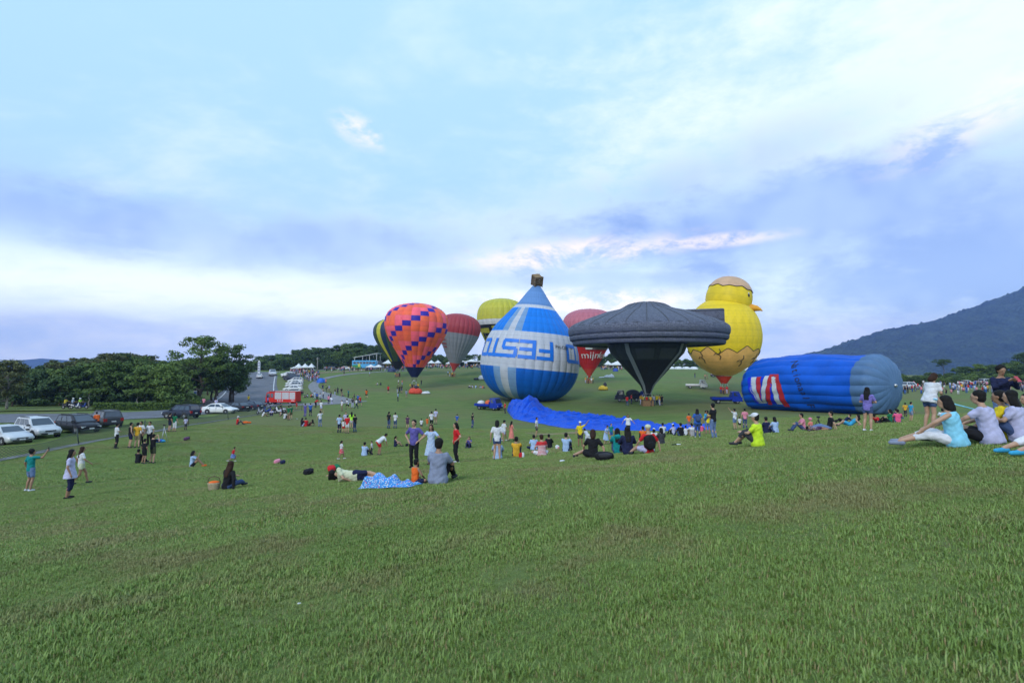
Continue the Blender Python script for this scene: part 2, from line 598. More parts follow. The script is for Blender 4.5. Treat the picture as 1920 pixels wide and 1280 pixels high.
def grass_patch(name, label, pts, scl, tufts):
    """one stuff object: tufts instanced on points by geometry nodes"""
    me = bpy.data.meshes.new(name)
    me.vertices.add(len(pts))
    me.vertices.foreach_set('co', np.asarray(pts, np.float32).ravel())
    at = me.attributes.new('tuft_scale', 'FLOAT', 'POINT')
    at.data.foreach_set('value', np.asarray(scl, np.float32))
    at = me.attributes.new('tuft_turn', 'FLOAT', 'POINT')
    at.data.foreach_set('value', rng.uniform(0, 6.283, len(pts)).astype(np.float32))
    at = me.attributes.new('tuft_pick', 'INT', 'POINT')
    at.data.foreach_set('value', rng.integers(0, len(tufts), len(pts)).astype(np.int32))
    me.update()
    o = link(name, me)
    cl = bpy.data.collections.new(name + '_tufts')
    for k, mb in enumerate(tufts):
        mm = mb.mesh('grass_tuft', BLADES)
        to = bpy.data.objects.new('grass_tuft', mm)
        cl.objects.link(to)
    ng = bpy.data.node_groups.new(name + '_nodes', 'GeometryNodeTree')
    ng.interface.new_socket('Geometry', in_out='INPUT', socket_type='NodeSocketGeometry')
    ng.interface.new_socket('Geometry', in_out='OUTPUT', socket_type='NodeSocketGeometry')
    N = ng.nodes
    gi, go = N.new('NodeGroupInput'), N.new('NodeGroupOutput')
    ip = N.new('GeometryNodeInstanceOnPoints')
    ci = N.new('GeometryNodeCollectionInfo')
    ci.inputs['Collection'].default_value = cl
    ci.inputs['Separate Children'].default_value = True
    ci.inputs['Reset Children'].default_value = True
    ip.inputs['Pick Instance'].default_value = True

    def attr(nm, ty):
        a = N.new('GeometryNodeInputNamedAttribute')
        a.data_type = ty
        a.inputs['Name'].default_value = nm
        return a.outputs['Attribute']
    ng.links.new(gi.outputs[0], ip.inputs['Points'])
    ng.links.new(ci.outputs[0], ip.inputs['Instance'])
    ng.links.new(attr('tuft_pick', 'INT'), ip.inputs['Instance Index'])
    cx = N.new('ShaderNodeCombineXYZ')
    ng.links.new(attr('tuft_turn', 'FLOAT'), cx.inputs[2])
    er = N.new('FunctionNodeEulerToRotation')
    ng.links.new(cx.outputs[0], er.inputs[0])
    ng.links.new(er.outputs[0], ip.inputs['Rotation'])
    ng.links.new(attr('tuft_scale', 'FLOAT'), ip.inputs['Scale'])
    ng.links.new(ip.outputs[0], go.inputs[0])
    md = o.modifiers.new('grass', 'NODES')
    md.node_group = ng
    tag(o, label, 'grass', kind='stuff')
    return o


def scatter(y0, y1, dens, margin=1.0):
    """random points on the lawn in the wedge the picture can see, y0..y1 metres ahead"""
    hw = lambda y: 1.02 * y + margin
    n = int(dens * (hw(y0) + hw(y1)) * (y1 - y0))
    t = rng.random(n)
    y = np.sqrt(y0 * y0 + t * (y1 * y1 - y0 * y0))
    x = rng.uniform(-1, 1, n) * hw(y)
    return x, y


def vnoise(x, y, s, seed):
    a = np.random.default_rng(seed).uniform(0, 6.28, 12)
    v = 0
    for i in range(6):
        k = s * 1.7 ** (i * 0.6)
        v = v + np.sin(x * k * math.cos(a[i]) + y * k * math.sin(a[i]) + a[i + 6])
    return v / 6


def lawn(name, label, y0, y1, dens, base_scale, tufts):
    x, y = scatter(y0, y1, dens)
    keep = rng.random(len(x)) < np.clip(0.85 + 0.8 * vnoise(x, y, 1.4, 3), 0.35, 1)
    x, y = x[keep], y[keep]
    z = ground(x, y)
    s = base_scale * rng.uniform(0.6, 1.2, len(x)) * np.clip(1 + 0.55 * vnoise(x, y, 1.3, 5), 0.7, 1.5)
    return grass_patch(name, label, np.stack([x, y, z - 0.004], -1), s, tufts)


T_NEAR = [blade_mesh('t', i, 13, 0.034, 0.085, 0.0024) for i in range(7)] + [blade_mesh('t', 60, 16, 0.066, 0.05, 0.0030), blade_mesh('t', 61, 9, 0.055, 0.03, 0.0042)]
T_MID = [blade_mesh('t', 20 + i, 20, 0.034, 0.17, 0.0042) for i in range(6)]
T_FAR = [blade_mesh('t', 40 + i, 22, 0.038, 0.36, 0.009) for i in range(5)]
lawn('grass', 'near lawn grass at the bottom of the picture', 1.6, 8.0, 1000, 1.0, T_NEAR)
lawn('grass', 'lawn grass around the seated people', 8.0, 22.0, 215, 1.0, T_MID)
lawn('grass', 'lawn grass further down the slope', 22.0, 58.0, 38, 1.0, T_FAR)

# ------------------------------------------------------------------ far hills, mountain, haze
def fbm2(x, y, s, seed, oct_=6, gain=0.5):
    r = np.random.default_rng(seed)
    v, a = 0, 1.0
    for o_ in range(oct_):
        for _ in range(4):
            th, ph = r.uniform(0, 6.283, 2)
            v = v + a * np.sin((x * math.cos(th) + y * math.sin(th)) * s + ph + 1.5 * np.sin((x * math.sin(th) - y * math.cos(th)) * s * 0.6 + ph * 2))
        s *= 1.95
        a *= gain
    return v / 4


def forest_material(name, c0, c1):
    mt = bpy.data.materials.new(name)
    mt.use_nodes = True
    t = mt.node_tree
    B = NB(t)
    bs = t.nodes['Principled BSDF']
    co = B.node('ShaderNodeTexCoord').outputs['Object']
    a = B.noise(co, 0.012, 7.0, 0.65)
    vo = B.node('ShaderNodeTexVoronoi')
    B.put(vo.inputs['Vector'], co)
    vo.inputs['Scale'].default_value = 0.09
    c = B.mix(B.ramp(a, 0.3, 0.7), c0, c1)
    c = B.mix(B.m('MULTIPLY', B.ramp(vo.outputs['Distance'], 0.2, 0.8), 0.5), c, tuple(k * 0.5 for k in c0))
    B.put(bs.inputs['Base Color'], c)
    bs.inputs['Roughness'].default_value = 1.0
    bs.inputs['Specular IOR Level'].default_value = 0.0
    bp = B.node('ShaderNodeBump')
    bp.inputs['Strength'].default_value = 1.0
    bp.inputs['Distance'].default_value = 9.0
    B.put(bp.inputs['Height'], B.m('SUBTRACT', 1.0, vo.outputs['Distance']))
    t.links.new(bp.outputs[0], bs.inputs['Normal'])
    return mt


M_FOREST = forest_material('mountain_forest', (0.014, 0.026, 0.014), (0.070, 0.100, 0.040))
# mountain on the right: its skyline follows the spur that runs down to the left
mx, my = np.meshgrid(np.linspace(700, 4600, 420), np.linspace(1500, 4200, 260))
sky_px = np.array([1340, 1430, 1515, 1560, 1620, 1665, 1710, 1755, 1800, 1850, 1895, 1930, 2050, 2250, 2500, 3000])
sky_py = np.array([700, 690, 663, 652, 632, 618, 611, 600, 585, 566, 552, 534, 515, 512, 512, 515])
ridge_y = 2300.0
ppx = CX + mx / np.maximum(my, 1) * F_PX
hz = (690 - np.interp(ppx, sky_px, sky_py)) / F_PX * ridge_y
prof = np.clip(1 - np.abs(my - ridge_y) / np.where(my < ridge_y, 760, 1700), 0, 1) ** 0.85
mz = CAM.z - 6 - 30 + (hz + 36) * prof
mz = mz + fbm2(mx, my, 0.006, 11, 6, 0.5) * 30 * prof * sstep(0, 120, hz) * np.where(np.abs(my - ridge_y) < 60, 0.15, 1.0)
mz = mz + fbm2(mx, my, 0.060, 12, 3, 0.7) * 6.5 * (prof > 0.02)
mz = mz + fbm2(mx, my, 0.23, 13, 2, 0.6) * 5.5 * sstep(0, 60, hz) * (prof > 0.02)
tag(link('mountain', grid_mesh('mountain', np.stack([mx, my, mz], -1)), None, M_FOREST), 'forested mountain slope rising on the right', kind='structure')
# pale hills behind the wood on the left
hx, hy = np.meshgrid(np.linspace(-6000, -700, 220), np.linspace(3300, 4700, 40))
hpx = CX + hx / hy * F_PX
hh = np.interp(hpx, [-400, -40, 30, 75, 130, 200, 280, 330, 420, 600], [60, 95, 120, 150, 125, 105, 125, 95, 70, 20])
hpz = np.clip(1 - np.abs(hy - 3900) / 560, 0, 1) ** 0.8
hzz = CAM.z - 76 + (hh * .56 + 66) * hpz + fbm2(hx, hy, 0.005, 21, 5, 0.5) * 7 * hpz
tag(link('hills', grid_mesh('hills', np.stack([hx, hy, hzz], -1)), None, M_FOREST), 'pale blue hills far behind the wood', kind='structure')

hb = MB()
hb.box(-7500, 7500, -600, 5200, -95, 500)
hz_mt = bpy.data.materials.new('haze_air')
hz_mt.use_nodes = True
ht = hz_mt.node_tree
ht.nodes.clear()
hv = ht.nodes.new('ShaderNodeVolumePrincipled')
hv.inputs['Color'].default_value = (0.30, 0.46, 1.0, 1)
hv.inputs['Density'].default_value = 1.9e-4
hv.inputs['Anisotropy'].default_value = 0.0
hout = ht.nodes.new('ShaderNodeOutputMaterial')
ht.links.new(hv.outputs[0], hout.inputs['Volume'])
tag(hb.build('haze', hz_mt), 'thin bluish evening haze over the whole valley', 'haze', kind='stuff')
# ------------------------------------------------------------------ balloons
def nylon(name, col, rough=0.55, seams=True):
    """ripstop balloon cloth: faint panel seams every 1.3 m of height, puckers along them"""
    mt = bpy.data.materials.new(name)
    mt.use_nodes = True
    t = mt.node_tree
    B = NB(t)
    bs = t.nodes['Principled BSDF']
    co = B.node('ShaderNodeTexCoord').outputs['Object']
    x, y, z = B.sep(co)
    n = B.noise(co, 0.6, 4.0, 0.6)
    c = B.mix(B.ramp(n, .3, .7), tuple(k * .90 for k in col), tuple(min(1, k * 1.10) for k in col))
    pk = B.noise(B.vec(B.m('MULTIPLY', x, 3.0), B.m('MULTIPLY', y, 3.0), B.m('MULTIPLY', z, .7)), 1.6, 4.0, 0.6)
    if seams:
        fr = B.m('FRACT', B.m('DIVIDE', z, 1.3))
        ln = B.ramp(B.m('ABSOLUTE', B.m('SUBTRACT', fr, .5)), .455, .49)
        c = B.mix(B.m('MULTIPLY', ln, .32), c, tuple(k * .35 for k in col))
    B.put(bs.inputs['Base Color'], c)
    bs.inputs['Roughness'].default_value = rough
    bs.inputs['Specular IOR Level'].default_value = .3
    bp = B.node('ShaderNodeBump')
    bp.inputs['Strength'].default_value = .35
    bp.inputs['Distance'].default_value = .12
    B.put(bp.inputs['Height'], pk)
    t.links.new(bp.outputs[0], bs.inputs['Normal'])
    return mt


def lathe_profile(pts, n):
    """smooth interpolation through (r, z) points -> n samples, evenly spaced along the curve"""
    P = np.array(pts, float)
    s = np.concatenate([[0], np.cumsum(np.hypot(*(np.diff(P, axis=0).T)))])
    t = np.linspace(0, s[-1], n)
    out = []
    for c in (0, 1):                                   # monotone-ish cubic hermite
        y = P[:, c]
        m_ = np.gradient(y, s)
        i = np.clip(np.searchsorted(s, t) - 1, 0, len(s) - 2)
        h = s[i + 1] - s[i]
        u = (t - s[i]) / h
        out.append((2 * u**3 - 3 * u**2 + 1) * y[i] + (u**3 - 2 * u**2 + u) * h * m_[i] + (-2 * u**3 + 3 * u**2) * y[i + 1] + (u**3 - u**2) * h * m_[i + 1])
    return np.stack([np.maximum(out[0], 0.0), out[1]], -1)


def gore_mesh(prof, n, bulge, matfun=None, nu=6, name='gore', stops=None):
    """one gore (sector of a surface of revolution) centred on +X, pillowed between its seams"""
    a = np.linspace(-math.pi / n, math.pi / n, nu + 1)
    w = 1 - (a / (math.pi / n)) ** 2
    r = prof[:, 0:1] * (1 + bulge * w[None])
    P = np.stack([r * np.cos(a)[None], r * np.sin(a)[None], np.broadcast_to(prof[:, 1:2], r.shape)], -1)
    me = grid_mesh(name, P)
    if matfun is not None:
        mi = np.repeat([matfun(j) for j in range(len(prof) - 1)], nu)
        me.polygons.foreach_set('material_index', mi.astype(np.int32))
    return me


def balloon(name, label, base, prof, n, mats, colour, bulge=0.03, tilt=(0, 0), phase=0.0, group=None, shared=False):
    """an Empty at the base with one object per gore. colour(k, t) -> material index, t = height share 0..1"""
    root = empty(name, base)
    root.rotation_euler = (tilt[0], tilt[1], 0)
    tag(root, label, 'hot air balloon', group)
    z0, z1 = prof[:, 1].min(), prof[:, 1].max()
    cache = {}
    for k in range(n):
        pat = tuple(colour(k, (0.5 * (prof[j, 1] + prof[j + 1, 1]) - z0) / (z1 - z0), j) for j in range(len(prof) - 1))
        if pat not in cache:
            me = gore_mesh(prof, n, bulge, lambda j: pat[j])
            for m_ in mats:
                me.materials.append(m_)
            cache[pat] = me
        link('gore', cache[pat], root, rot=(0, 0, phase + 2 * math.pi * k / n))
    return root


M_WICKER = mat_basic('wicker', (0.20, 0.115, 0.05), 0.8, 0, 0.35, 14, 0.6, 30)
M_STEEL = mat_basic('brushed_steel', (0.45, 0.46, 0.48), 0.4, 0.9, 0.1)
M_LEATHER = mat_basic('basket_leather_trim', (0.09, 0.05, 0.03), 0.6)
M_ROPE = mat_basic('dark_cable', (0.05, 0.05, 0.055), 0.6)


def add_basket(root, zmouth, rmouth, size=1.5, h=1.1, off=(0, 0)):
    """wicker basket standing at the root's origin, burner frame and cables up to the mouth"""
    s = size / 2
    m_ = MB()
    t = 0.07
    m_.box(-s, s, -s * .8, -s * .8 + t, 0, h).box(-s, s, s * .8 - t, s * .8, 0, h).box(-s, -s + t, -s * .8 + t, s * .8 - t, 0, h).box(s - t, s, -s * .8 + t, s * .8 - t, 0, h)
    m_.box(-s + t, s - t, -s * .8 + t, s * .8 - t, 0.02, 0.08)
    b = m_.build('basket', M_WICKER, root, loc=(off[0], off[1], 0))
    r_ = MB()
    rim = [(-s, -s * .8, h), (s, -s * .8, h), (s, s * .8, h), (-s, s * .8, h), (-s, -s * .8, h)]
    r_.tube(rim, 0.06, 8)
    r_.build('rim', M_LEATHER, b)
    fr = MB()
    q = s * 0.6
    for sx in (-1, 1):
        for sy in (-1, 1):
            fr.tube([(sx * s * .95, sy * s * .75, h), (sx * q, sy * q, h + 1.0)], 0.035, 6)
    fr.tube([(-q, -q, h + 1), (q, -q, h + 1), (q, q, h + 1), (-q, q, h + 1), (-q, -q, h + 1)], 0.04, 6)
    fr.cyl((-.2, 0, h + .9), (-.2, 0, h + 1.35), 0.14, 10).cyl((.2, 0, h + .9), (.2, 0, h + 1.35), 0.14, 10)
    fr.build('burner', M_STEEL, root, loc=(off[0], off[1], 0))
    for k in range(8):
        a = 2 * math.pi * (k + .5) / 8
        cb = MB()
        cb.tube([(q * math.copysign(1, math.cos(a)) + off[0], q * math.copysign(1, math.sin(a)) + off[1], h + 1.0), (rmouth * math.cos(a), rmouth * math.sin(a), zmouth)], 0.02, 4)
        cb.build('cable', M_ROPE, root)


NAT = [(0.10, 0), (0.22, .08), (0.40, .20), (0.60, .33), (0.78, .45), (0.91, .56), (0.985, .66), (1.0, .73), (0.975, .80), (0.88, .875), (0.70, .935), (0.45, .975), (0.2, .994), (0.0, 1.0)]


def nat_profile(rad, z0, h, n, pts=NAT):
    return lathe_profile([(r * rad, z0 + z * h) for r, z in pts], n)


def stand(px, py):
    return hit(px, py)


# orange and pink balloon with blue checks
b0 = stand(776, 729)
k_ = b0.y / F_PX
prof = nat_profile(57.5 * k_, 22 * k_, 139 * k_, 61)
M_OR = [nylon('orange_nylon', (0.85, 0.13, 0.05)), nylon('pink_nylon', (0.88, 0.12, 0.17)), nylon('royal_blue_nylon', (0.030, 0.016, 0.30)), nylon('navy_skirt_nylon', (0.010, 0.016, 0.07)),
        nylon('deep_orange_nylon', (0.80, 0.11, 0.06))]


def col_checks(k, t, j):
    if t < 0.135:
        return 3
    row = j // 3
    d = (row - k) % 5
    if d == 0:
        return 2
    if d in (1,):
        return 1
    if d == 2:
        return 1 if k % 2 else 0
    return (0, 4)[(k + row // 2) % 2]


root = balloon('hot_air_balloon', 'orange and pink balloon with diagonal rows of blue checks', b0, prof, 22, M_OR, col_checks, 0.035, (0, R(2.0)))
add_basket(root, 22 * k_, 5.7 * k_)

# dark striped balloon behind it
b0 = stand(746, 706)
k_ = b0.y / F_PX
prof = nat_profile(43 * k_, 14 * k_, 97 * k_, 40)
M_ST = [nylon('navy_nylon', (0.012, 0.030, 0.075)), nylon('olive_green_nylon', (0.045, 0.075, 0.025)), nylon('yellow_nylon', (0.50, 0.46, 0.04)), nylon('black_nylon', (0.012, 0.012, 0.016))]
root = balloon('hot_air_balloon', 'balloon with navy, green and yellow vertical stripes, partly hidden', b0, prof, 24, M_ST,
               lambda k, t, j: 3 if t < 0.15 else (0, 1, 2, 0, 1, 1)[k % 6], 0.03, (0, R(-1.5)), 0.35)
add_basket(root, 14 * k_, 4.3 * k_)

# red and grey balloon
b0 = stand(849, 706)
k_ = b0.y / F_PX
prof = nat_profile(39 * k_, 9 * k_, 110 * k_, 48, [(0.035, 0), (0.10, .06), (0.22, .13), (0.42, .25), (0.62, .38), (0.80, .50), (0.93, .61), (0.99, .70), (1.0, .75), (0.97, .82), (0.87, .89), (0.70, .942), (0.45, .978), (0.2, .995), (0.0, 1.0)])
M_RG = [nylon('grey_nylon', (0.22, 0.23, 0.26)), nylon('maroon_red_nylon', (0.30, 0.035, 0.045)), nylon('red_skirt_nylon', (0.42, 0.05, 0.04))]
root = balloon('hot_air_balloon', 'balloon with dark red top and grey lower half', b0, prof, 28, M_RG, lambda k, t, j: 2 if t < 0.15 else (1 if t > 0.66 else 0), 0.03, (0, R(7.5)))
add_basket(root, 9 * k_, 1.4 * k_)
rg_root, rg_prof = root, prof

# yellow balloon hidden behind the big blue and white one
b0 = stand(940, 700)
k_ = b0.y / F_PX
prof = nat_profile(45 * k_, 14 * k_, 127 * k_, 52, [(0.10, 0), (0.26, .09), (0.45, .22), (0.64, .35), (0.80, .47), (0.92, .57), (0.985, .64), (1.0, .70), (0.99, .76), (0.95, .83), (0.84, .90), (0.66, .95), (0.42, .98), (0.2, .995), (0.0, 1.0)])
M_YE = [nylon('lemon_nylon', (0.44, 0.42, 0.035)), nylon('white_band_nylon', (0.55, 0.56, 0.58)), nylon('black_print_nylon', (0.014, 0.013, 0.012))]
root = balloon('hot_air_balloon', 'yellow balloon with white band, mostly hidden behind blue and white one', b0, prof, 24, M_YE,
               lambda k, t, j: 1 if 0.60 < t < 0.66 else (2 if 0.57 < t <= 0.60 else 0), 0.03)
add_basket(root, 14 * k_, 4.5 * k_)
ye_root, ye_prof = root, prof

# mauve balloon with red lower half
b0 = stand(1105, 718)
k_ = b0.y / F_PX
prof = nat_profile(48.5 * k_, 10 * k_, 129 * k_, 54, [(0.03, 0), (0.10, .05), (0.26, .14), (0.45, .26), (0.64, .39), (0.81, .51), (0.93, .62), (0.99, .71), (1.0, .76), (0.96, .84), (0.84, .91), (0.66, .955), (0.42, .984), (0.2, .996), (0.0, 1.0)])
M_MK = [nylon('mauve_nylon', (0.42, 0.13, 0.17)), nylon('signal_red_nylon', (0.48, 0.018, 0.018)), nylon('red_orange_skirt', (0.55, 0.06, 0.03))]
root = balloon('hot_air_balloon', 'mauve balloon with red lower half reading mijn krant', b0, prof, 28, M_MK, lambda k, t, j: 2 if t < 0.14 else (0 if t > 0.62 else 1), 0.03)
add_basket(root, 10 * k_, 1.5 * k_)
mk_root, mk_prof = root, prof


def wrap_flat(parent, name, polys, prof, mt, ang0, zc, size, flip=False, lift=0.06, bulge_n=0):
    """lay flat 2-D polygons (list of (verts, faces)) on a surface of revolution, facing angle ang0 (0 = towards +X, -90deg = towards -Y)"""
    zs, rs = prof[:, 1], prof[:, 0]
    top = np.argmax(rs)
    o_ = np.argsort(zs)
    zz, rr = zs[o_], rs[o_]
    m_ = MB()
    for V, Fc in polys:
        out = []
        for x, y in V:
            if flip:
                x, y = -x, -y
            z = zc + y * size
            r = np.interp(z, zz, rr)
            rc = np.interp(zc, zz, rr)
            a = ang0 + x * size / rc
            r = r + lift
            out.append((r * math.cos(a), r * math.sin(a), z))
        m_.add(out, Fc, 0, True)
    return m_.build(name, mt, parent)


def text_polys(txt, shear=0.0):
    cu = bpy.data.curves.new('t', 'FONT')
    cu.body = txt
    cu.align_x = 'CENTER'
    cu.shear = shear
    cu.resolution_u = 3
    o = bpy.data.objects.new('t', cu)
    me = bpy.data.meshes.new_from_object(o)
    V = [(v.co.x, v.co.y) for v in me.vertices]
    Fc = [tuple(p.vertices) for p in me.polygons]
    bpy.data.objects.remove(o)
    bpy.data.meshes.remove(me)
    bpy.data.curves.remove(cu)
    return (V, Fc)


def rect_polys(rects, nx=4, ny=3):
    out = []
    for x0, y0, x1, y1 in rects:
        V = [(x0 + (x1 - x0) * i / nx, y0 + (y1 - y0) * j / ny) for j in range(ny + 1) for i in range(nx + 1)]
        Fc = [(j * (nx + 1) + i, j * (nx + 1) + i + 1, (j + 1) * (nx + 1) + i + 1, (j + 1) * (nx + 1) + i) for j in range(ny) for i in range(nx)]
        out.append((V, Fc))
    return out


def bold(polys, d=0.02):
    return [(V, F_) for V, F_ in polys]


M_WHITE_PRINT = mat_basic('white_print', (0.62, 0.62, 0.64), 0.6)
M_BLACK_PRINT = mat_basic('black_print', (0.012, 0.012, 0.014), 0.6)
FRONT = -math.pi / 2
k_ = mk_root.location.y / F_PX
t_m, t_k = text_polys('mijn'), text_polys('krant', 0.25)
wrap_flat(mk_root, 'lettering', [t_m], mk_prof, M_WHITE_PRINT, FRONT + R(-4), 46 * k_, 17 * k_, lift=0.4)
wrap_flat(mk_root, 'lettering', [t_k], mk_prof, M_WHITE_PRINT, FRONT + R(68), 46 * k_, 17 * k_, lift=0.4)
wrap_flat(mk_root, 'printed_panel', rect_polys([(-1.3, -.3, -.45, .3)], 8, 3), mk_prof, M_WHITE_PRINT, FRONT + R(12), 66 * k_, 14 * k_, lift=0.45)
wrap_flat(mk_root, 'printed_panel', rect_polys([(-.4, -.35, 2.2, .25)], 12, 3), mk_prof, mat_basic('grey_photo_print', (0.10, 0.07, 0.07), 0.6, 0, 0.6, 0.5), FRONT + R(12), 66 * k_, 14 * k_, lift=0.45)
# marks on the red and grey balloon and on the yellow one
k_ = rg_root.location.y / F_PX
wrap_flat(rg_root, 'printed_mark', rect_polys([(-1.0, -.12, 1.0, .12), (-.9, -1.0, 1.0, -.75), (-.6, -1.7, .9, -1.45)], 8, 2), rg_prof, M_RG[1], FRONT + R(-48), 66 * k_, 8 * k_, lift=0.35)
k_ = ye_root.location.y / F_PX
wrap_flat(ye_root, 'printed_mark', rect_polys([(-.9, .75, .9, 1.1), (.55, -1.5, .95, .75), (-.25, -.2, .55, .15), (-.7, -1.2, -.3, .2), (-.3, -1.3, .3, -.95)], 6, 5), ye_prof, M_YE[2], FRONT + R(-46), 72 * k_, 15 * k_, lift=0.3)

# ---- the big inverted drop, blue and white
b0 = stand(989, 757)
b0 = b0 + Vector((0, 7.0, 0))
b0.z = gz(b0.x, b0.y)
k_ = b0.y / F_PX
fest_raw = [(0, 0), (30, 0.6), (52, 5), (69, 15), (81, 29), (89, 46), (92.5, 65), (91.5, 84), (87, 104), (80.5, 121), (71, 139), (58.5, 155), (45.5, 171), (33, 186), (18, 208), (6.5, 224)]
fest_raw = [(r, z * 0.962) for r, z in fest_raw]
prof = lathe_profile([(r * k_ * 0.985, z * k_) for r, z in fest_raw], 74)
M_FE = [nylon('sky_blue_nylon', (0.0, 0.165, 0.62)), nylon('silver_white_nylon', (0.44, 0.46, 0.51)), nylon('steel_blue_mesh_nylon', (0.10, 0.22, 0.46)), nylon('grey_blue_stripe', (0.16, 0.28, 0.46)),
        nylon('mid_blue_nylon', (0.0, 0.10, 0.45))]


def col_fest(k, t, j):
    if t > 0.815:
        return 2
    if t > 0.778:
        return 1
    if t > 0.575:
        return 1 if k % 12 == 0 else (3 if k % 12 in (1, 11) else 0)
    if t > 0.26:
        return 1
    return 1 if k % 12 == 0 else (3 if k % 12 in (1, 11) else 4)


fe = balloon('hot_air_balloon', 'large blue and white drop shaped balloon standing upside down, reading FESTO', b0, prof, 36, M_FE, col_fest, 0.016, (0, R(5.2)), FRONT + R(-31))
LET = {'F': [(0, 0, .20, 1), (.20, .81, .9, 1), (.20, .42, .80, .61)],
       'E': [(0, 0, .20, 1), (.20, .81, .9, 1), (.20, .41, .86, .60), (.20, 0, .9, .19)],
       'S': [(.06, .81, .95, 1), (0, .50, .20, .92), (.08, .41, .86, .60), (.74, .08, .94, .50), (0, 0, .88, .19)],
       'T': [(0, .81, .95, 1), (.375, 0, .575, .81)],
       'O': [(0, .06, .20, .94), (.74, .06, .94, .94), (.07, .81, .87, 1), (.07, 0, .87, .19)]}
M_FE_L = mat_basic('letter_blue', (0.0, 0.145, 0.62), 0.5)
zc = 91 * k_
for rep in range(3):
    for i, ch in enumerate('FESTO'):
        polys = rect_polys([(a - .47, b - .5, c - .47, d - .5) for a, b, c, d in LET[ch]], 5, 4)
        a0 = FRONT + R(14.0) - R(20.3) * i + R(120) * rep
        wrap_flat(fe, 'letter', polys, prof, M_FE_L, a0, zc, 33 * k_, flip=True, lift=0.16)
    wrap_flat(fe, 'lettering', [text_polys('PH-OBI')], prof, M_BLACK_PRINT, FRONT + R(36) + R(120) * rep, 97 * k_, 9 * k_, lift=0.2)
# wooden crate shaped basket on the very top
cr = MB()
s = 0.78
for z in (0.0, 0.5, 1.0, 1.5):
    for (x0, x1, y0, y1) in ((-s, s, -s, -s + .1), (-s, s, s - .1, s), (-s, -s + .1, -s + .1, s - .1), (s - .1, s, -s + .1, s - .1)):
        cr.box(x0, x1, y0, y1, z, z + 0.38)
cr.box(-s + .1, s - .1, -s + .1, s - .1, 0.1, 0.2).box(-s + .1, s - .1, -s + .1, s - .1, 1.45, 1.55)
for sx in (-1, 1):
    for sy in (-1, 1):
        cr.box(sx * s - .08, sx * s + .08, sy * s - .08, sy * s + .08, -.1, 1.98)
cb = cr.build('crate_basket', mat_basic('weathered_wood', (0.13, 0.085, 0.045), 0.8, 0, 0.4, 5, 0.4, 20), fe, loc=(0, 0, 213 * k_ + .3), rot=(R(28), R(-14), R(24)))
for i in range(3):
    sl = MB()
    sl.box(-s + .05, s - .05, -s + .15 + i * .6, -s + .6 + i * .6, 1.9, 1.96)
    sl.build('crate_slat', mat_basic('pale_wood', (0.26, 0.17, 0.08), 0.8), cb)

# ---- grey saucer balloon
b0 = stand(1214, 752)
k_ = 86.0 / F_PX
b0 = Vector((at_depth(1214, 752, 86).x, 86.0, 0))
b0.z = gz(b0.x, b0.y)
sa_root = empty('hot_air_balloon', b0)
SA_Z = b0.z
tag(sa_root, 'dark grey flying saucer shaped balloon on a black funnel', 'hot air balloon')
M_SA = mat_basic('grey_quilted_nylon', (0.085, 0.092, 0.125), 0.7, 0, 0.15, 2.0, 0.3, 4)


def brick_nylon():
    mt = bpy.data.materials.new('saucer_grey_panels')
    mt.use_nodes = True
    t = mt.node_tree
    B = NB(t)
    bs = t.nodes['Principled BSDF']
    co = B.node('ShaderNodeTexCoord').outputs['Object']
    x, y, z = B.sep(co)
    ang = B.m('ARCTAN2', y, x)
    rad = B.m('SQRT', B.m('ADD', B.m('MULTIPLY', x, x), B.m('MULTIPLY', y, y)))
    br = B.node('ShaderNodeTexBrick')
    B.put(br.inputs['Vector'], B.vec(B.m('MULTIPLY', ang, 12), B.m('ADD', B.m('MULTIPLY', rad, 1.8), B.m('MULTIPLY', z, 1.2)), 0.0))
    br.inputs['Color1'].default_value = (0.066, 0.075, 0.115, 1)
    br.inputs['Color2'].default_value = (0.105, 0.117, 0.168, 1)
    br.inputs['Mortar'].default_value = (0.036, 0.040, 0.058, 1)
    br.inputs['Scale'].default_value = 1.0
    br.inputs['Mortar Size'].default_value = 0.05
    br.inputs['Mortar Smooth'].default_value = 0.5
    n = B.noise(co, 3.0, 5.0, 0.7)
    B.put(bs.inputs['Base Color'], B.mix(B.m('MULTIPLY', B.ramp(n, .35, .75), .55), br.outputs['Color'], (0.145, 0.158, 0.215)))
    bs.inputs['Roughness'].default_value = 0.75
    return mt


M_SB = brick_nylon()
zb = lambda py: CAM.z + (690 - py) * k_ - SA_Z
sa_prof = lathe_profile([(0, zb(566.5)), (9 * k_, zb(566.5)), (26 * k_, zb(569)), (38 * k_, zb(573)), (44 * k_, zb(577)), (80 * k_, zb(588.5)), (115 * k_, zb(601)), (138 * k_, zb(611)), (145 * k_, zb(616))], 30)
for k in range(26):
    me = gore_mesh(sa_prof, 26, 0.0, None, 6)
    # pillow upward between the seams
    a = np.linspace(-1, 1, 7)
    co = np.empty(len(me.vertices) * 3, np.float32)
    me.vertices.foreach_get('co', co)
    co = co.reshape(-1, 7, 3)
    co[:, :, 2] += (0.17 * (1 - a ** 2))[None] * np.clip(sa_prof[:, 0] / (80 * k_), 0, 1)[:, None]
    me.vertices.foreach_set('co', co.ravel())
    me.update()
    link('gore', me, sa_root, M_SB, rot=(0, 0, 2 * math.pi * k / 26))
    sm_ = MB()
    sm_.tube([(r * math.cos(math.pi / 26), r * math.sin(math.pi / 26), z + .03) for r, z in sa_prof[2:]], .055, 5)
    sm_.build('seam', M_ROPE, sa_root, rot=(0, 0, 2 * math.pi * k / 26))
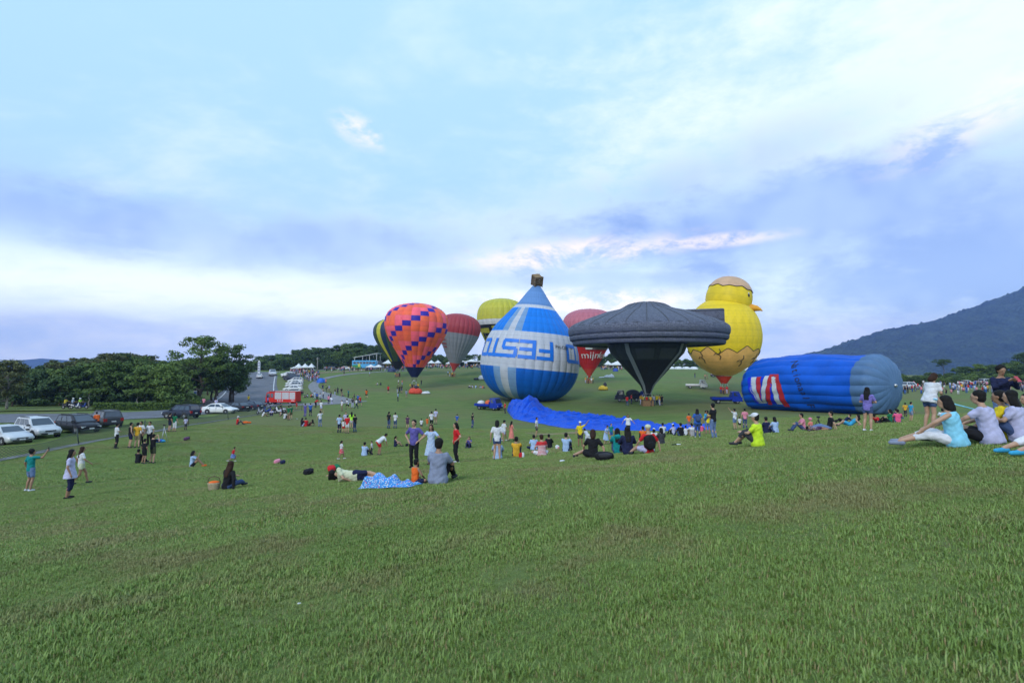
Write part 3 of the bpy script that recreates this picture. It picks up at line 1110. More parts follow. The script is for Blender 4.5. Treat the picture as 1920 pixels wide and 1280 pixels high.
for z_hi, z_lo, rr in ((614.5, 630, 146.5), (629, 639, 144), (638, 647.5, 138.5)):
    zc_, hh_ = (zb(z_hi) + zb(z_lo)) / 2, (z_lo - z_hi) * k_ / 2
    ring = []
    for j in range(13):
        th = math.pi * 2 * j / 12
        ring.append(((rr - 3) * k_ + 3.4 * k_ * math.cos(th), zc_ + hh_ * math.sin(th) * 1.08))
    pr = np.array(ring)
    a = np.linspace(0, 2 * math.pi, 105)[:-1]
    wob = 1 + 0.004 * np.cos(a * 26)
    P = np.stack([pr[:, 0:1] * np.cos(a)[None] * wob, pr[:, 0:1] * np.sin(a)[None] * wob, np.broadcast_to(pr[:, 1:2], (13, 104))], -1)
    link('rim_tube', grid_mesh('rim_tube', P, closed_u=True), sa_root, M_SB)
un = MB()
nn = 64
un.add([(134 * k_ * math.cos(2 * math.pi * i / nn), 134 * k_ * math.sin(2 * math.pi * i / nn), zb(644)) for i in range(nn)], [tuple(range(nn))[::-1]])
un.build('underside', M_SA, sa_root)
# tail fin
fn = MB()
fa = R(-18)
prof_f = [(52, 588), (72, 583), (136, 583), (137, 636), (122, 641), (112, 628)]
th_ = 13 * k_
vs = [(x * k_, s_ * th_, zb(y)) for s_ in (-1, 1) for x, y in prof_f]
n6 = len(prof_f)
fs = [tuple(range(n6)), tuple(range(n6, 2 * n6))[::-1]] + [(i, n6 + i, n6 + (i + 1) % n6, (i + 1) % n6) for i in range(n6)]
fn.add(vs, fs)
fo = fn.build('tail_fin', M_SB, sa_root, rot=(0, 0, fa))
bv = fo.modifiers.new('b', 'BEVEL')
bv.width = 0.25
bv.segments = 3
for zz_ in (583, 600):
    sb_ = MB()
    sb_.tube([(72 * k_, -th_ * 1.01, zb(zz_ + 3)), (136 * k_, -th_ * 1.01, zb(zz_ + 3))], 0.07, 6)
    sb_.build('fin_seam', M_ROPE, fo)
# black funnel below
M_FUN = mat_basic('black_funnel_nylon', (0.012, 0.012, 0.016), 0.65, 0, 0.3, 1.0)
M_FUNG = mat_basic('dark_green_grey_nylon', (0.030, 0.036, 0.036), 0.65, 0, 0.2, 1.0)
M_STRIP = mat_basic('pale_grey_strip_nylon', (0.24, 0.26, 0.27), 0.6)
fp = np.array([(4 * k_, zb(742)), (13 * k_, zb(722)), (32 * k_, zb(700)), (54 * k_, zb(675)), (66 * k_, zb(662)), (72 * k_, zb(646))])
for k in range(16):
    me = gore_mesh(fp, 16, 0.02, lambda j: 1 if j >= 3 else 0, 4)
    link('funnel_gore', me, sa_root, [M_FUN, M_FUNG], rot=(0, 0, 2 * math.pi * (k + .5) / 16))
for a_ in (-42, 42, 138, -138):
    aa = FRONT + R(a_)
    st = MB()
    wd = 4.2 * k_
    fo_ = lambda r, z, s_: (r * math.cos(aa) - s_ * wd * math.sin(aa) * min(1, r / (20 * k_)), r * math.sin(aa) + s_ * wd * math.cos(aa) * min(1, r / (20 * k_)), z)
    pts = [(r * 1.03 + .06, z) for r, z in fp]
    st.add([fo_(r, z, s_) for r, z in pts for s_ in (-1, 1)], [(2 * i, 2 * i + 1, 2 * i + 3, 2 * i + 2) for i in range(len(pts) - 1)], 0, True)
    st.build('funnel_strip', M_STRIP, sa_root)
for a_ in (-17, 19):
    wrap_flat(sa_root, 'funnel_panel', rect_polys([(-1, -.6, 1, .6)], 8, 4), fp, mat_basic('charcoal_panel', (0.05, 0.058, 0.06), 0.6), FRONT + R(a_), zb(664), 15 * k_, lift=0.22)
add_basket(sa_root, zb(742), 4 * k_, 1.7, 0.95)

# ---- hatching chick balloon
b0 = stand(1358, 737)
k_ = b0.y / F_PX
ch = empty('hot_air_balloon', b0)
tag(ch, 'yellow hatching chick balloon with orange egg shell and beak', 'hot air balloon')
zb = lambda py: (737 - py) * k_
M_CY = nylon('chick_yellow_nylon', (0.72, 0.52, 0.012))
M_SH = nylon('egg_shell_orange_nylon', (0.85, 0.46, 0.13))
M_SK = nylon('chick_red_skirt', (0.62, 0.05, 0.02))
M_BEAK = nylon('beak_orange', (0.72, 0.33, 0.02))
body = lathe_profile([(14, zb(704) / k_), (26, zb(698) / k_), (42, zb(687) / k_), (55, zb(672) / k_), (63, zb(655) / k_), (66.5, zb(636) / k_), (65.5, zb(618) / k_), (61, zb(600) / k_), (53, zb(585) / k_), (43, zb(573) / k_), (28, zb(563) / k_), (6, zb(556) / k_)], 46)
body = body * k_
for k in range(26):
    link('gore', gore_mesh(body, 26, 0.012), ch, M_CY, rot=(0, 0, 2 * math.pi * k / 26))


def shell(pr_r, pr_z, rim, name, mt, parent, up, lift=0.12, n=156, rows=12, M=None):
    """shell surface from its pole to a jagged rim: rim(a) gives the z of the edge"""
    a = np.linspace(0, 2 * math.pi, n + 1)[:-1]
    rz_ = np.array([rim(t) for t in a])
    z_end = pr_z.min() if up else pr_z.max()
    o_ = np.argsort(pr_z)
    P = np.zeros((rows + 1, n, 3))
    for j in range(rows + 1):
        z = z_end + (rz_ - z_end) * (j / rows)
        r = np.interp(z, pr_z[o_], pr_r[o_]) + lift
        P[j] = np.stack([r * np.cos(a), r * np.sin(a), z], -1)
    if M is not None:
        P = P @ np.array(M.to_3x3()).T + np.array(M.translation)
    o = link(name, grid_mesh(name, P, closed_u=True), parent, mt)
    cr_ = MB()
    cr_.tube([tuple(p) for p in P[-1]] + [tuple(P[-1][0])], .62 * k_, 5)
    cr_.build('crack_line', M_BLACK_PRINT, o)
    return o


zig = [0, 8, 3, 12, -2, 9, 1, 13, 4, 9, -3, 7]


def rim_low(a):
    u = (a / (2 * math.pi) * 24) % 24
    i = int(u)
    f_ = u - i
    q = lambda j: zig[j % 12]
    return zb(659) + (q(i) * (1 - f_) + q(i + 1) * f_ - 5) * k_ * 1.05


shell(body[:, 0], body[:, 1], rim_low, 'egg_shell', M_SH, ch, True, 0.16)
for a_, z_ in ((-28, 656), (12, 668), (44, 664), (-60, 662)):
    aa = FRONT + R(a_)
    cm = MB()
    pts = []
    for dx_, dy_ in ((0, 0), (2, 5), (-1, 9), (2, 14), (0, 19)):
        z = zb(z_ + dy_)
        r = np.interp(z, body[:, 1], body[:, 0]) + .3
        pts.append((r * math.cos(aa + dx_ * .02), r * math.sin(aa + dx_ * .02), z))
    cm.tube(pts, 0.6 * k_, 5)
    pts2 = []
    for dx_, dy_ in ((-1, 9), (-5, 8), (-8, 11)):
        z = zb(z_ + dy_)
        r = np.interp(z, body[:, 1], body[:, 0]) + .3
        pts2.append((r * math.cos(aa + dx_ * .02), r * math.sin(aa + dx_ * .02), z))
    cm.tube(pts2, 0.5 * k_, 5)
    cm.build('crack_line', M_BLACK_PRINT, ch)
hd_r = 41 * k_
HC = Vector((11 * k_, -2 * k_, zb(560)))
hp = lathe_profile([(0, -42 * k_), (18 * k_, -39 * k_), (33 * k_, -27 * k_), (40.5 * k_, -9 * k_), (41 * k_, 4 * k_), (37 * k_, 20 * k_), (27 * k_, 33 * k_), (12 * k_, 40.5 * k_), (0, 42 * k_)], 34)
HM = Matrix.Translation(HC) @ Matrix.Rotation(R(12), 4, 'Y')
ho = link('head', grid_mesh('head', np.stack([hp[:, 0:1] * np.cos(np.linspace(0, 6.2832, 61)[:-1])[None], hp[:, 0:1] * np.sin(np.linspace(0, 6.2832, 61)[:-1])[None],
                                              np.broadcast_to(hp[:, 1:2], (34, 60))], -1), closed_u=True), ch, M_CY)
ho.matrix_local = HM


def rim_cap(a):
    u = (a / (2 * math.pi) * 22) % 22
    i = int(u)
    f_ = u - i
    q = lambda j: (2, 0, 3, -1, 2, 1, 4, 0, 2, -1, 3)[j % 11]
    return (16 + (q(i) * (1 - f_) + q(i + 1) * f_) * 1.1) * k_


shell(hp[:, 0], hp[:, 1], rim_cap, 'shell_cap', nylon('cap_shell_nylon', (0.52, 0.33, 0.20)), ho, False, 0.12)
bk = MB()
ba = FRONT + R(62)
bd = Vector((math.cos(ba), math.sin(ba), -0.12)).normalized()
b_up = Vector((0, 0, 1))
p0 = HC + bd * 32 * k_ + Vector((0, 0, -15 * k_))
bk.tube([p0, p0 + bd * 9 * k_, p0 + bd * 16 * k_, p0 + bd * 22 * k_ + Vector((0, 0, -.2)), p0 + bd * 26 * k_ + Vector((0, 0, -.5))], [11 * k_, 9.5 * k_, 7 * k_, 3.6 * k_, .5 * k_], 16, flat=(1.25, .75))
bk.build('beak', M_BEAK, ch)
for sgn, a_ in ((0, 34), (1, 86)):
    ea = FRONT + R(a_)
    ed = Vector((math.cos(ea), math.sin(ea), 0.06)).normalized()
    rot = ed.to_track_quat('Z', 'Y').to_matrix()
    ep = HC + ed * 38.0 * k_ + Vector((0, 0, 2 * k_))
    ey = MB()
    ey.ball(ep, (5.0 * k_, 7.5 * k_, 3.4 * k_), 16, 10, 0, rot)
    e_ = ey.build('eye', mat_basic('eye_white', (0.55, 0.56, 0.6), 0.5), ch)
    pu_ = MB()
    pu_.ball(ep + ed * 1.3 * k_ + Vector((0, 0, -2.4 * k_)), (3.9 * k_, 4.4 * k_, 3 * k_), 14, 8, 0, rot)
    pu_.build('pupil', M_BLACK_PRINT, e_)
    ls = MB()
    for q in (-1, 0, 1):
        side = ed.cross(b_up).normalized()
        s0 = ep + Vector((0, 0, 6.5 * k_)) + side * q * 3 * k_ + ed * .8 * k_
        ls.tube([s0, s0 + Vector((0, 0, 3.5 * k_)) + side * q * 2 * k_], .45 * k_, 4)
    ls.build('eyelashes', M_BLACK_PRINT, e_)
sk = MB()
sp = np.array([(15 * k_, zb(705)), (10 * k_, zb(712)), (5 * k_, zb(719))])
link('skirt', grid_mesh('skirt', np.stack([sp[:, 0:1] * np.cos(np.linspace(0, 6.2832, 25)[:-1])[None], sp[:, 0:1] * np.sin(np.linspace(0, 6.2832, 25)[:-1])[None], np.broadcast_to(sp[:, 1:2], (3, 24))], -1), closed_u=True), ch, M_SK)
add_basket(ch, zb(719), 5 * k_)

# ---- blue envelope lying on the grass, half inflated, crown towards the right
A1 = at_depth(1645, 720, 62.0)      # centre of the crown rim
A0 = A1 - Vector((.45, -.893, 0)) * 16.6     # mouth end
A0.z = A1.z = 0
ax = (A1 - A0)
L_ = ax.length
ax.normalize()
side = Vector((-ax.y, ax.x, 0))
ly_root = empty('hot_air_balloon', (A0.x, A0.y, gz(A0.x, A0.y)))
tag(ly_root, 'half inflated blue balloon lying on its side with grey crown', 'hot air balloon')
M_LB = [nylon('cobalt_blue_nylon', (0.0, 0.085, 0.50), .55, False), nylon('crown_steel_blue_nylon', (0.075, 0.15, 0.28), .6, False)]
n_g, R0 = 18, 3.6
ts = np.concatenate([np.linspace(0, 1, 34), 1 + np.linspace(0.02, 0.30, 16)])


def rad_at(t):
    if t <= 1:
        return R0 * np.interp(t, [0, .015, .05, .12, .28, .5, .75, 1.0], [0.70, .86, .95, 1.0, 1.03, 1.03, 1.0, .965])
    q = (t - 1) / 0.30
    return R0 * .965 * math.sqrt(max(0, 1 - q ** 2.1))


def lying_pt(t, th, extra=0.0, g=None):
    r = rad_at(t)
    u = (th / (2 * math.pi) * n_g) % 1.0
    pil = 1 - (2 * u - 1) ** 2
    r2 = r * (1 + (0.042 if t < .94 else .075) * pil) + extra
    wr = 0.05 * math.sin(t * 23 + 5 * math.sin(th * 2)) * math.sin(th * 3 + t * 9) * (1 if t < 1.05 else .2)
    r2 += wr + r * (.022 * math.sin(t * 6.5 + th * 2 + 1) + .016 * math.sin(th * 5 - t * 12))
    along = L_ * min(t, 1) + (t - 1) / .30 * 1.9 * (1 if t > 1 else 0) if t > 1 else L_ * t
    y = r2 * math.cos(th)
    z = r2 * math.sin(th)
    zc_ = R0 * 0.93
    z = z + zc_ + (rad_at(min(t, 1)) - R0) * .7
    z = max(z, 0.06 + 0.02 * math.sin(th * 9))
    p = Vector((A0.x, A0.y, 0)) + ax * along + side * y
    return (p.x - ly_root.location.x, p.y - ly_root.location.y, z + gz(p.x, p.y) - ly_root.location.z)


nsub = 6
for g in range(n_g):
    th = [2 * math.pi * (g + i / nsub) / n_g for i in range(nsub)] + [2 * math.pi * (g + 0.9999) / n_g]
    P = np.array([[lying_pt(t, a) for a in th] for t in ts])
    me = grid_mesh('gore', P)
    mi = np.repeat([0 if 0.5 * (ts[j] + ts[j + 1]) < 0.94 else 1 for j in range(len(ts) - 1)], nsub)
    for m_ in M_LB:
        me.materials.append(m_)
    me.polygons.foreach_set('material_index', mi.astype(np.int32))
    link('gore', me, ly_root)
mo = MB()
mo.ball((L_ * ax.x + ax.x * 1.9 + A0.x - ly_root.location.x, L_ * ax.y + ax.y * 1.9 + A0.y - ly_root.location.y, R0 * .93 + gz(A1.x, A1.y) - ly_root.location.z), .22, 10, 6)
mo.build('crown_ring', M_STEEL, ly_root)


def lay_on(polys, t0, th0, sx, sy, mt, name, lift=0.06, rot=0.0):
    """flat print on the lying envelope: local x runs along the axis, y up the side (angle th, seen from the camera side)"""
    m_ = MB()
    for V, Fc in polys:
        out = []
        for x, y in V:
            if rot:
                x, y = x * math.cos(rot) - y * math.sin(rot), x * math.sin(rot) + y * math.cos(rot)
            out.append(lying_pt(t0 + x * sx, th0 - y * sy, lift))
        m_.add(out, Fc, 0, True)
    return m_.build(name, mt, ly_root)


CAMSIDE = math.pi                      # the camera looks at the -side flank
M_RED_P = mat_basic('red_print', (0.42, 0.015, 0.02), 0.55)
M_BLU_P = mat_basic('ultramarine_print', (0.0, 0.02, 0.62), 0.55)
M_WHT_P = mat_basic('white_logo_print', (0.50, 0.54, 0.58), 0.55)


def band(pts_lo_hi, n=14):
    """quad strip between two poly-lines given as (x_left, x_right, y)"""
    V, Fc = [], []
    pts = np.array(pts_lo_hi, float)
    yy = np.linspace(pts[0, 2], pts[-1, 2], n)
    o_ = np.argsort(pts[:, 2])
    for y in yy:
        xl, xr = np.interp(y, pts[o_, 2], pts[o_, 0]), np.interp(y, pts[o_, 2], pts[o_, 1])
        for q in range(4):
            V.append((xl + (xr - xl) * q / 3, y))
    for i in range(n - 1):
        for q in range(3):
            Fc.append((i * 4 + q, i * 4 + q + 1, i * 4 + q + 5, i * 4 + q + 4))
    return [(V, Fc)]


TX, TH0 = 0.27, CAMSIDE + 0.22
SX, SY = 0.138, 0.52
for pts, mt, nm in (([(-1.15, -.85, 1), (-1.0, -.7, -.2), (-.9, -.55, -1)], M_BLU_P, 'logo_stripe'),
                    ([(-.9, -.55, 1), (-.92, -.5, .2), (-.72, -.42, -1)], M_WHT_P, 'logo_stripe'),
                    ([(-.52, -.22, 1), (-.48, -.2, .2), (-.42, -.38, -.6)], M_RED_P, 'logo_stripe'),
                    ([(.05, .32, 1.02), (-.2, .08, 0), (-.42, -.2, -1)], M_WHT_P, 'logo_stripe'),
                    ([(.34, .62, 1.12), (.10, .38, 0), (-.16, .12, -1.1)], M_RED_P, 'logo_stripe'),
                    ([(.50, .74, .95), (.52, .80, 0), (.50, .86, -1)], M_WHT_P, 'logo_stripe'),
                    ([(.62, .9, 1.12), (.84, 1.14, 0), (.9, 1.26, -1.15)], M_RED_P, 'logo_stripe'),
                    ([(-.18, .02, .95), (-.18, -.22, .2), (-.36, -.44, -.7)], M_BLU_P, 'logo_stripe'),
                    ([(.40, .46, .5), (.40, .48, 0), (.14, .46, -1)], M_BLU_P, 'logo_stripe')):
    lay_on(band(pts), TX, TH0, SX, SY, mt, nm)
for i, chr_ in enumerate('Nationaal F'):
    if chr_ == ' ':
        continue
    q = i / 10
    lay_on([text_polys(chr_)], 0.47 + 0.12 * math.sin(q * 1.5), CAMSIDE - 0.75 + 1.5 * q, 0.080, 0.30, M_BLACK_PRINT, 'lettering', rot=-math.pi / 2 + 0.45 * (1 - q))
for i, chr_ in enumerate('nationaal'):
    q = i / 9
    lay_on([text_polys(chr_)], 0.060 - 0.03 * math.sin(q * 1.5), CAMSIDE - 0.45 + 0.9 * q, 0.028, 0.15, M_BLACK_PRINT, 'lettering', rot=-math.pi / 2)

# ---- blue fabric spread on the grass in front of the drop balloon
def spread_fabric():
    near = [(950, 768), (962, 785), (985, 790), (1020, 795), (1060, 803), (1100, 806), (1160, 807), (1250, 808), (1335, 806)]
    far_ = [(952, 757), (985, 752), (1020, 752), (1058, 768), (1075, 774), (1110, 778), (1170, 788), (1250, 797), (1340, 803)]
    N_, V_ = [hit(*p) for p in near], [hit(*p) for p in far_]
    V_[0:4] = [hit(950, 768) + Vector((.2, 1.5, 0)), hit(985, 770), hit(1020, 771), hit(1056, 775)]
    nu, nv = 300, 70
    tt = np.linspace(0, 1, len(N_))
    u = np.linspace(0, 1, nu)
    n3 = np.array([tuple(p) for p in N_])
    f3 = np.array([tuple(p) for p in V_])
    P = np.zeros((nv, nu, 3))
    for j in range(nv):
        q = j / (nv - 1)
        for c in (0, 1):
            P[j, :, c] = np.interp(u, tt, n3[:, c]) * (1 - q) + np.interp(u, tt, f3[:, c]) * q
    X, Y = P[..., 0], P[..., 1]
    q = np.linspace(0, 1, nv)[:, None]
    edge = sstep(0, .06, q) * sstep(0, .05, 1 - q) * sstep(0, .015, u)[None] * sstep(0, .02, 1 - u)[None]
    mound = 2.05 * np.exp(-((u[None] - .17) / .085) ** 2) * sstep(0, .75, q) + 1.25 * np.exp(-((u[None] - .055) / .05) ** 2) * sstep(0, .5, q)
    mound *= 1 - 0.30 * (1 - np.abs(np.sin(u[None] * 75 + 2.5 * np.sin(q * 4)))) ** 2 * (1 - .4 * q)
    fold = 0.12 + 0.10 * fbm2(X * 1.0, Y * 0.6, 0.9, 4, 4, 0.55) + 0.07 * np.sin(X * 2.3 + 1.5 * np.sin(Y * 1.1)) + 0.20 * (1 - np.abs(np.sin(X * 1.1 + Y * .35 + .9 * np.sin(Y * .5)))) ** 3 + .26 * (1 - np.abs(np.sin(X * .7 - Y * .9 + np.sin(X * .6)))) ** 4
    fold = fold + .10 * (1 - np.abs(np.sin(X * 2.9 - Y * 1.7 + 1.4 * np.sin(Y * .8)))) ** 3
    P[..., 2] = ground(X, Y) + 0.03 + edge * np.maximum(0.02, mound + fold)
    o = link('balloon_fabric', grid_mesh('balloon_fabric', P), None, nylon('ultramarine_fabric', (0.0, 0.07, 0.54), 0.5, False))
    tag(o, 'bright blue balloon fabric spread crumpled over the grass', 'fabric')


spread_fabric()
# ------------------------------------------------------------------ roads, paths, kerb strip
def smooth_line(pts, step=1.0):
    P = np.array([(p.x, p.y) for p in pts])
    s = np.concatenate([[0], np.cumsum(np.hypot(*np.diff(P, axis=0).T))])
    t = np.arange(0, s[-1] + step * .5, step)
    out = []
    for c in (0, 1):
        m_ = np.gradient(P[:, c], s)
        i = np.clip(np.searchsorted(s, t) - 1, 0, len(s) - 2)
        h = s[i + 1] - s[i]
        u = np.clip((t - s[i]) / h, 0, 1)
        y = P[:, c]
        out.append((2 * u**3 - 3 * u**2 + 1) * y[i] + (u**3 - 2 * u**2 + u) * h * m_[i] + (-2 * u**3 + 3 * u**2) * y[i + 1] + (u**3 - u**2) * h * m_[i + 1])
    return np.stack(out, -1)


def strip(name, pts, width, mt, lift=0.04, step=1.0, off=0.0, nw=7, parent=None):
    """flat ribbon draped over the ground along a line; off shifts it sideways"""
    L = smooth_line(pts, step) if not isinstance(pts, np.ndarray) else pts
    d = np.gradient(L, axis=0)
    d /= np.linalg.norm(d, axis=1)[:, None]
    nrm = np.stack([-d[:, 1], d[:, 0]], -1)
    w = width if np.ndim(width) else np.full(len(L), float(width))
    if len(w) != len(L):
        w = np.interp(np.linspace(0, 1, len(L)), np.linspace(0, 1, len(w)), w)
    q = np.linspace(-.5, .5, nw)
    X = L[:, None, 0] + nrm[:, None, 0] * (q[None] * w[:, None] + off)
    Y = L[:, None, 1] + nrm[:, None, 1] * (q[None] * w[:, None] + off)
    Z = ground(X, Y) + lift
    return link(name, grid_mesh(name, np.stack([X, Y, Z], -1)), parent, mt)


M_ASPH = mat_basic('asphalt', (0.115, 0.118, 0.135), 0.85, 0, 0.22, 0.5, 0.3, 30)
M_CONC = mat_basic('pale_concrete', (0.19, 0.19, 0.195), 0.85, 0, 0.2, 1.2, 0.2, 20)
M_PAINT = mat_basic('white_road_paint', (0.55, 0.55, 0.56), 0.6, 0, 0.3, 3)
M_SOIL = mat_basic('bare_soil', (0.22, 0.155, 0.09), 0.95, 0, 0.35, 0.7, 0.4, 10)

road_pts = [Vector((-160, 58, 0)), Vector((-95, 61, 0)), Vector((-65, 63, 0)), Vector((-52, 66.5, 0)), Vector((-47, 78, 0)), Vector((-48, 93, 0)), Vector((-54, 109, 0)), hit(470, 731), hit(478, 715), hit(483, 706.5), hit(488, 700), hit(500, 697)]
ROADL = smooth_line(road_pts, 1.2)
rd = strip('road', ROADL, [13, 13, 13, 13, 13, 13, 13.5, 13, 12, 12, 11, 11], M_ASPH, 0.05, nw=11)
tag(rd, 'grey asphalt road climbing past the parked cars', kind='structure')
far_i = [i for i in range(len(ROADL)) if ROADL[i, 1] > 108]
strip('road_edge_line', ROADL[far_i], 0.22, M_PAINT, 0.075, off=5.3, nw=2, parent=rd)
strip('road_edge_line', ROADL[far_i], 0.22, M_PAINT, 0.075, off=-5.3, nw=2, parent=rd)
strip('road_edge_line', ROADL[[i for i in range(len(ROADL)) if ROADL[i, 1] <= 100 and ROADL[i, 0] > -95]], 0.16, M_PAINT, 0.075, off=-5.2, nw=2, parent=rd)
p1 = [hit(505, 757), hit(560, 758), hit(610, 757), hit(650, 754), hit(689, 752)]
tag(strip('footpath', p1, [1.6, 1.8, 3.5, 6.5, 5, 1.0], M_CONC, 0.05, 0.8), 'pale concrete path beside the fire engine', kind='structure')
p2 = [hit(645, 752), hit(612, 742), hit(592, 731), hit(588, 722), hit(598, 714), hit(625, 706), hit(660, 701), hit(700, 698), hit(745, 695.5), hit(800, 694)]
tag(strip('footpath', p2, [4, 3.6, 3, 2.6, 2.4, 2.2, 2.0, 2.0], M_CONC, 0.07, 0.8), 'curving path leading up towards the tents', kind='structure')
tag(strip('dirt_track', [hit(585, 700), hit(630, 697), hit(690, 693), hit(740, 690.5), hit(800, 689)], [2.5, 4, 5, 4, 3], M_SOIL, 0.05, 1.2), 'bare soil track along the crowd', kind='structure')
tag(strip('road', [hit(590, 694.5), hit(625, 692), hit(655, 688.5), hit(690, 686), hit(730, 686)], 6, M_ASPH, 0.06, 1.5), 'upper road running past the tourist bus', kind='structure')
tag(strip('dirt_track', [hit(985, 812), hit(1035, 814), hit(1075, 811), hit(1110, 808)], [.2, 1.6, 1.8, .4], M_SOIL, 0.02, .6), 'worn bare patch in front of the blue fabric', kind='structure')
# concrete gutter under the fence
fence_px = [(-60, 876), (0, 862), (60, 851), (130, 836), (200, 823), (262, 813), (330, 801), (395, 791), (440, 784), (480, 778), (530, 772), (575, 768)]
FL = smooth_line([hit(*p) for p in fence_px], 0.5)
tag(strip('gutter', FL, [0.9, 0.9, .8, .6, .4, .35], mat_basic('weathered_concrete', (0.15, 0.155, 0.15), 0.9, 0, 0.45, 1.5), 0.03, nw=3), 'narrow concrete gutter below the wire fence', kind='structure')

# ------------------------------------------------------------------ wire fence
M_FEN = mat_basic('dull_green_wire', (0.055, 0.075, 0.065), 0.6, 0.3)
fe_root = empty('wire_fence', (FL[0, 0], FL[0, 1], gz(*FL[0])))
tag(fe_root, 'low sagging chain link fence between the cars and the lawn', 'fence')
arc = np.concatenate([[0], np.cumsum(np.hypot(*np.diff(FL, axis=0).T))])
posts = np.arange(1.2, arc[-1] - 0.3, 8.6)
fx = lambda s: (np.interp(s, arc, FL[:, 0]), np.interp(s, arc, FL[:, 1]))
O = fe_root.location
pm = MB()
pm.tube([(0, 0, -.1), (0, 0, 1.12)], 0.045, 8)
pm.ball((0, 0, 1.12), 0.05, 8, 4)
post_me = pm.mesh('post', [M_FEN])
for i, s in enumerate(posts):
    x, y = fx(s)
    link('post', post_me, fe_root, loc=(x - O.x, y - O.y, gz(x, y) - O.z), rot=(rng.uniform(-.1, .1), rng.uniform(-.12, .12), 0))


def fence_top(s):
    i = np.clip(np.searchsorted(posts, s), 1, len(posts) - 1)
    u = (s - posts[i - 1]) / (posts[i] - posts[i - 1])
    sag = 0.12 + 0.35 * (i % 3 == 1) + 0.25 * (i > 6)
    return 1.02 - sag * 4 * u * (1 - u)


for i in range(len(posts) - 1):
    s0, s1 = posts[i], posts[i + 1]
    wm = MB()
    cell = 0.28 if i < 5 else 0.5
    nn = int((s1 - s0) / cell)
    for k in range(-4, nn + 1):
        for sg in (1, -1):
            pts = []
            for q in range(7):
                h = q / 6
                s = s0 + (k + (h * 4 if sg > 0 else 4 - h * 4)) * cell
                if s < s0 or s > s1:
                    continue
                x, y = fx(s)
                pts.append((x - O.x, y - O.y, gz(x, y) - O.z + .05 + h * (fence_top(s) - .05)))
            if len(pts) > 1:
                wm.tube(pts, 0.014, 3, caps=False)
    wm.build('wire_mesh', M_FEN, fe_root)
    tw = MB()
    tw.tube([(lambda s: (fx(s)[0] - O.x, fx(s)[1] - O.y, gz(*fx(s)) - O.z + fence_top(s)))(s0 + (s1 - s0) * q / 8) for q in range(9)], 0.013, 4)
    tw.build('top_wire', M_FEN, fe_root)

# ------------------------------------------------------------------ trees
def leaf_material(name, c0, c1):
    mt = bpy.data.materials.new(name)
    mt.use_nodes = True
    t = mt.node_tree
    B = NB(t)
    bs = t.nodes['Principled BSDF']
    at = B.node('ShaderNodeAttribute', attribute_name='leaf_tone')
    oi = B.node('ShaderNodeObjectInfo')
    f_ = B.m('ADD', B.m('MULTIPLY', at.outputs['Fac'], 0.55), B.m('MULTIPLY', oi.outputs['Random'], 0.45))
    B.put(bs.inputs['Base Color'], B.mix(f_, c0, c1))
    bs.inputs['Roughness'].default_value = 0.6
    bs.inputs['Specular IOR Level'].default_value = 0.25
    return mt


LEAF = [leaf_material('leaf_dark_evergreen', (0.022, 0.046, 0.014), (0.085, 0.145, 0.036)),
        leaf_material('leaf_mid_green', (0.042, 0.082, 0.018), (0.155, 0.235, 0.050)),
        leaf_material('leaf_olive', (0.045, 0.060, 0.018), (0.125, 0.135, 0.045)),
        leaf_material('leaf_fresh_green', (0.060, 0.110, 0.018), (0.150, 0.215, 0.045))]
M_BARK = mat_basic('bark', (0.085, 0.068, 0.052), 0.95, 0, 0.35, 6, 0.7, 20)
M_BARKP = mat_basic('pale_bark', (0.20, 0.18, 0.15), 0.95, 0, 0.3, 6, 0.5, 20)


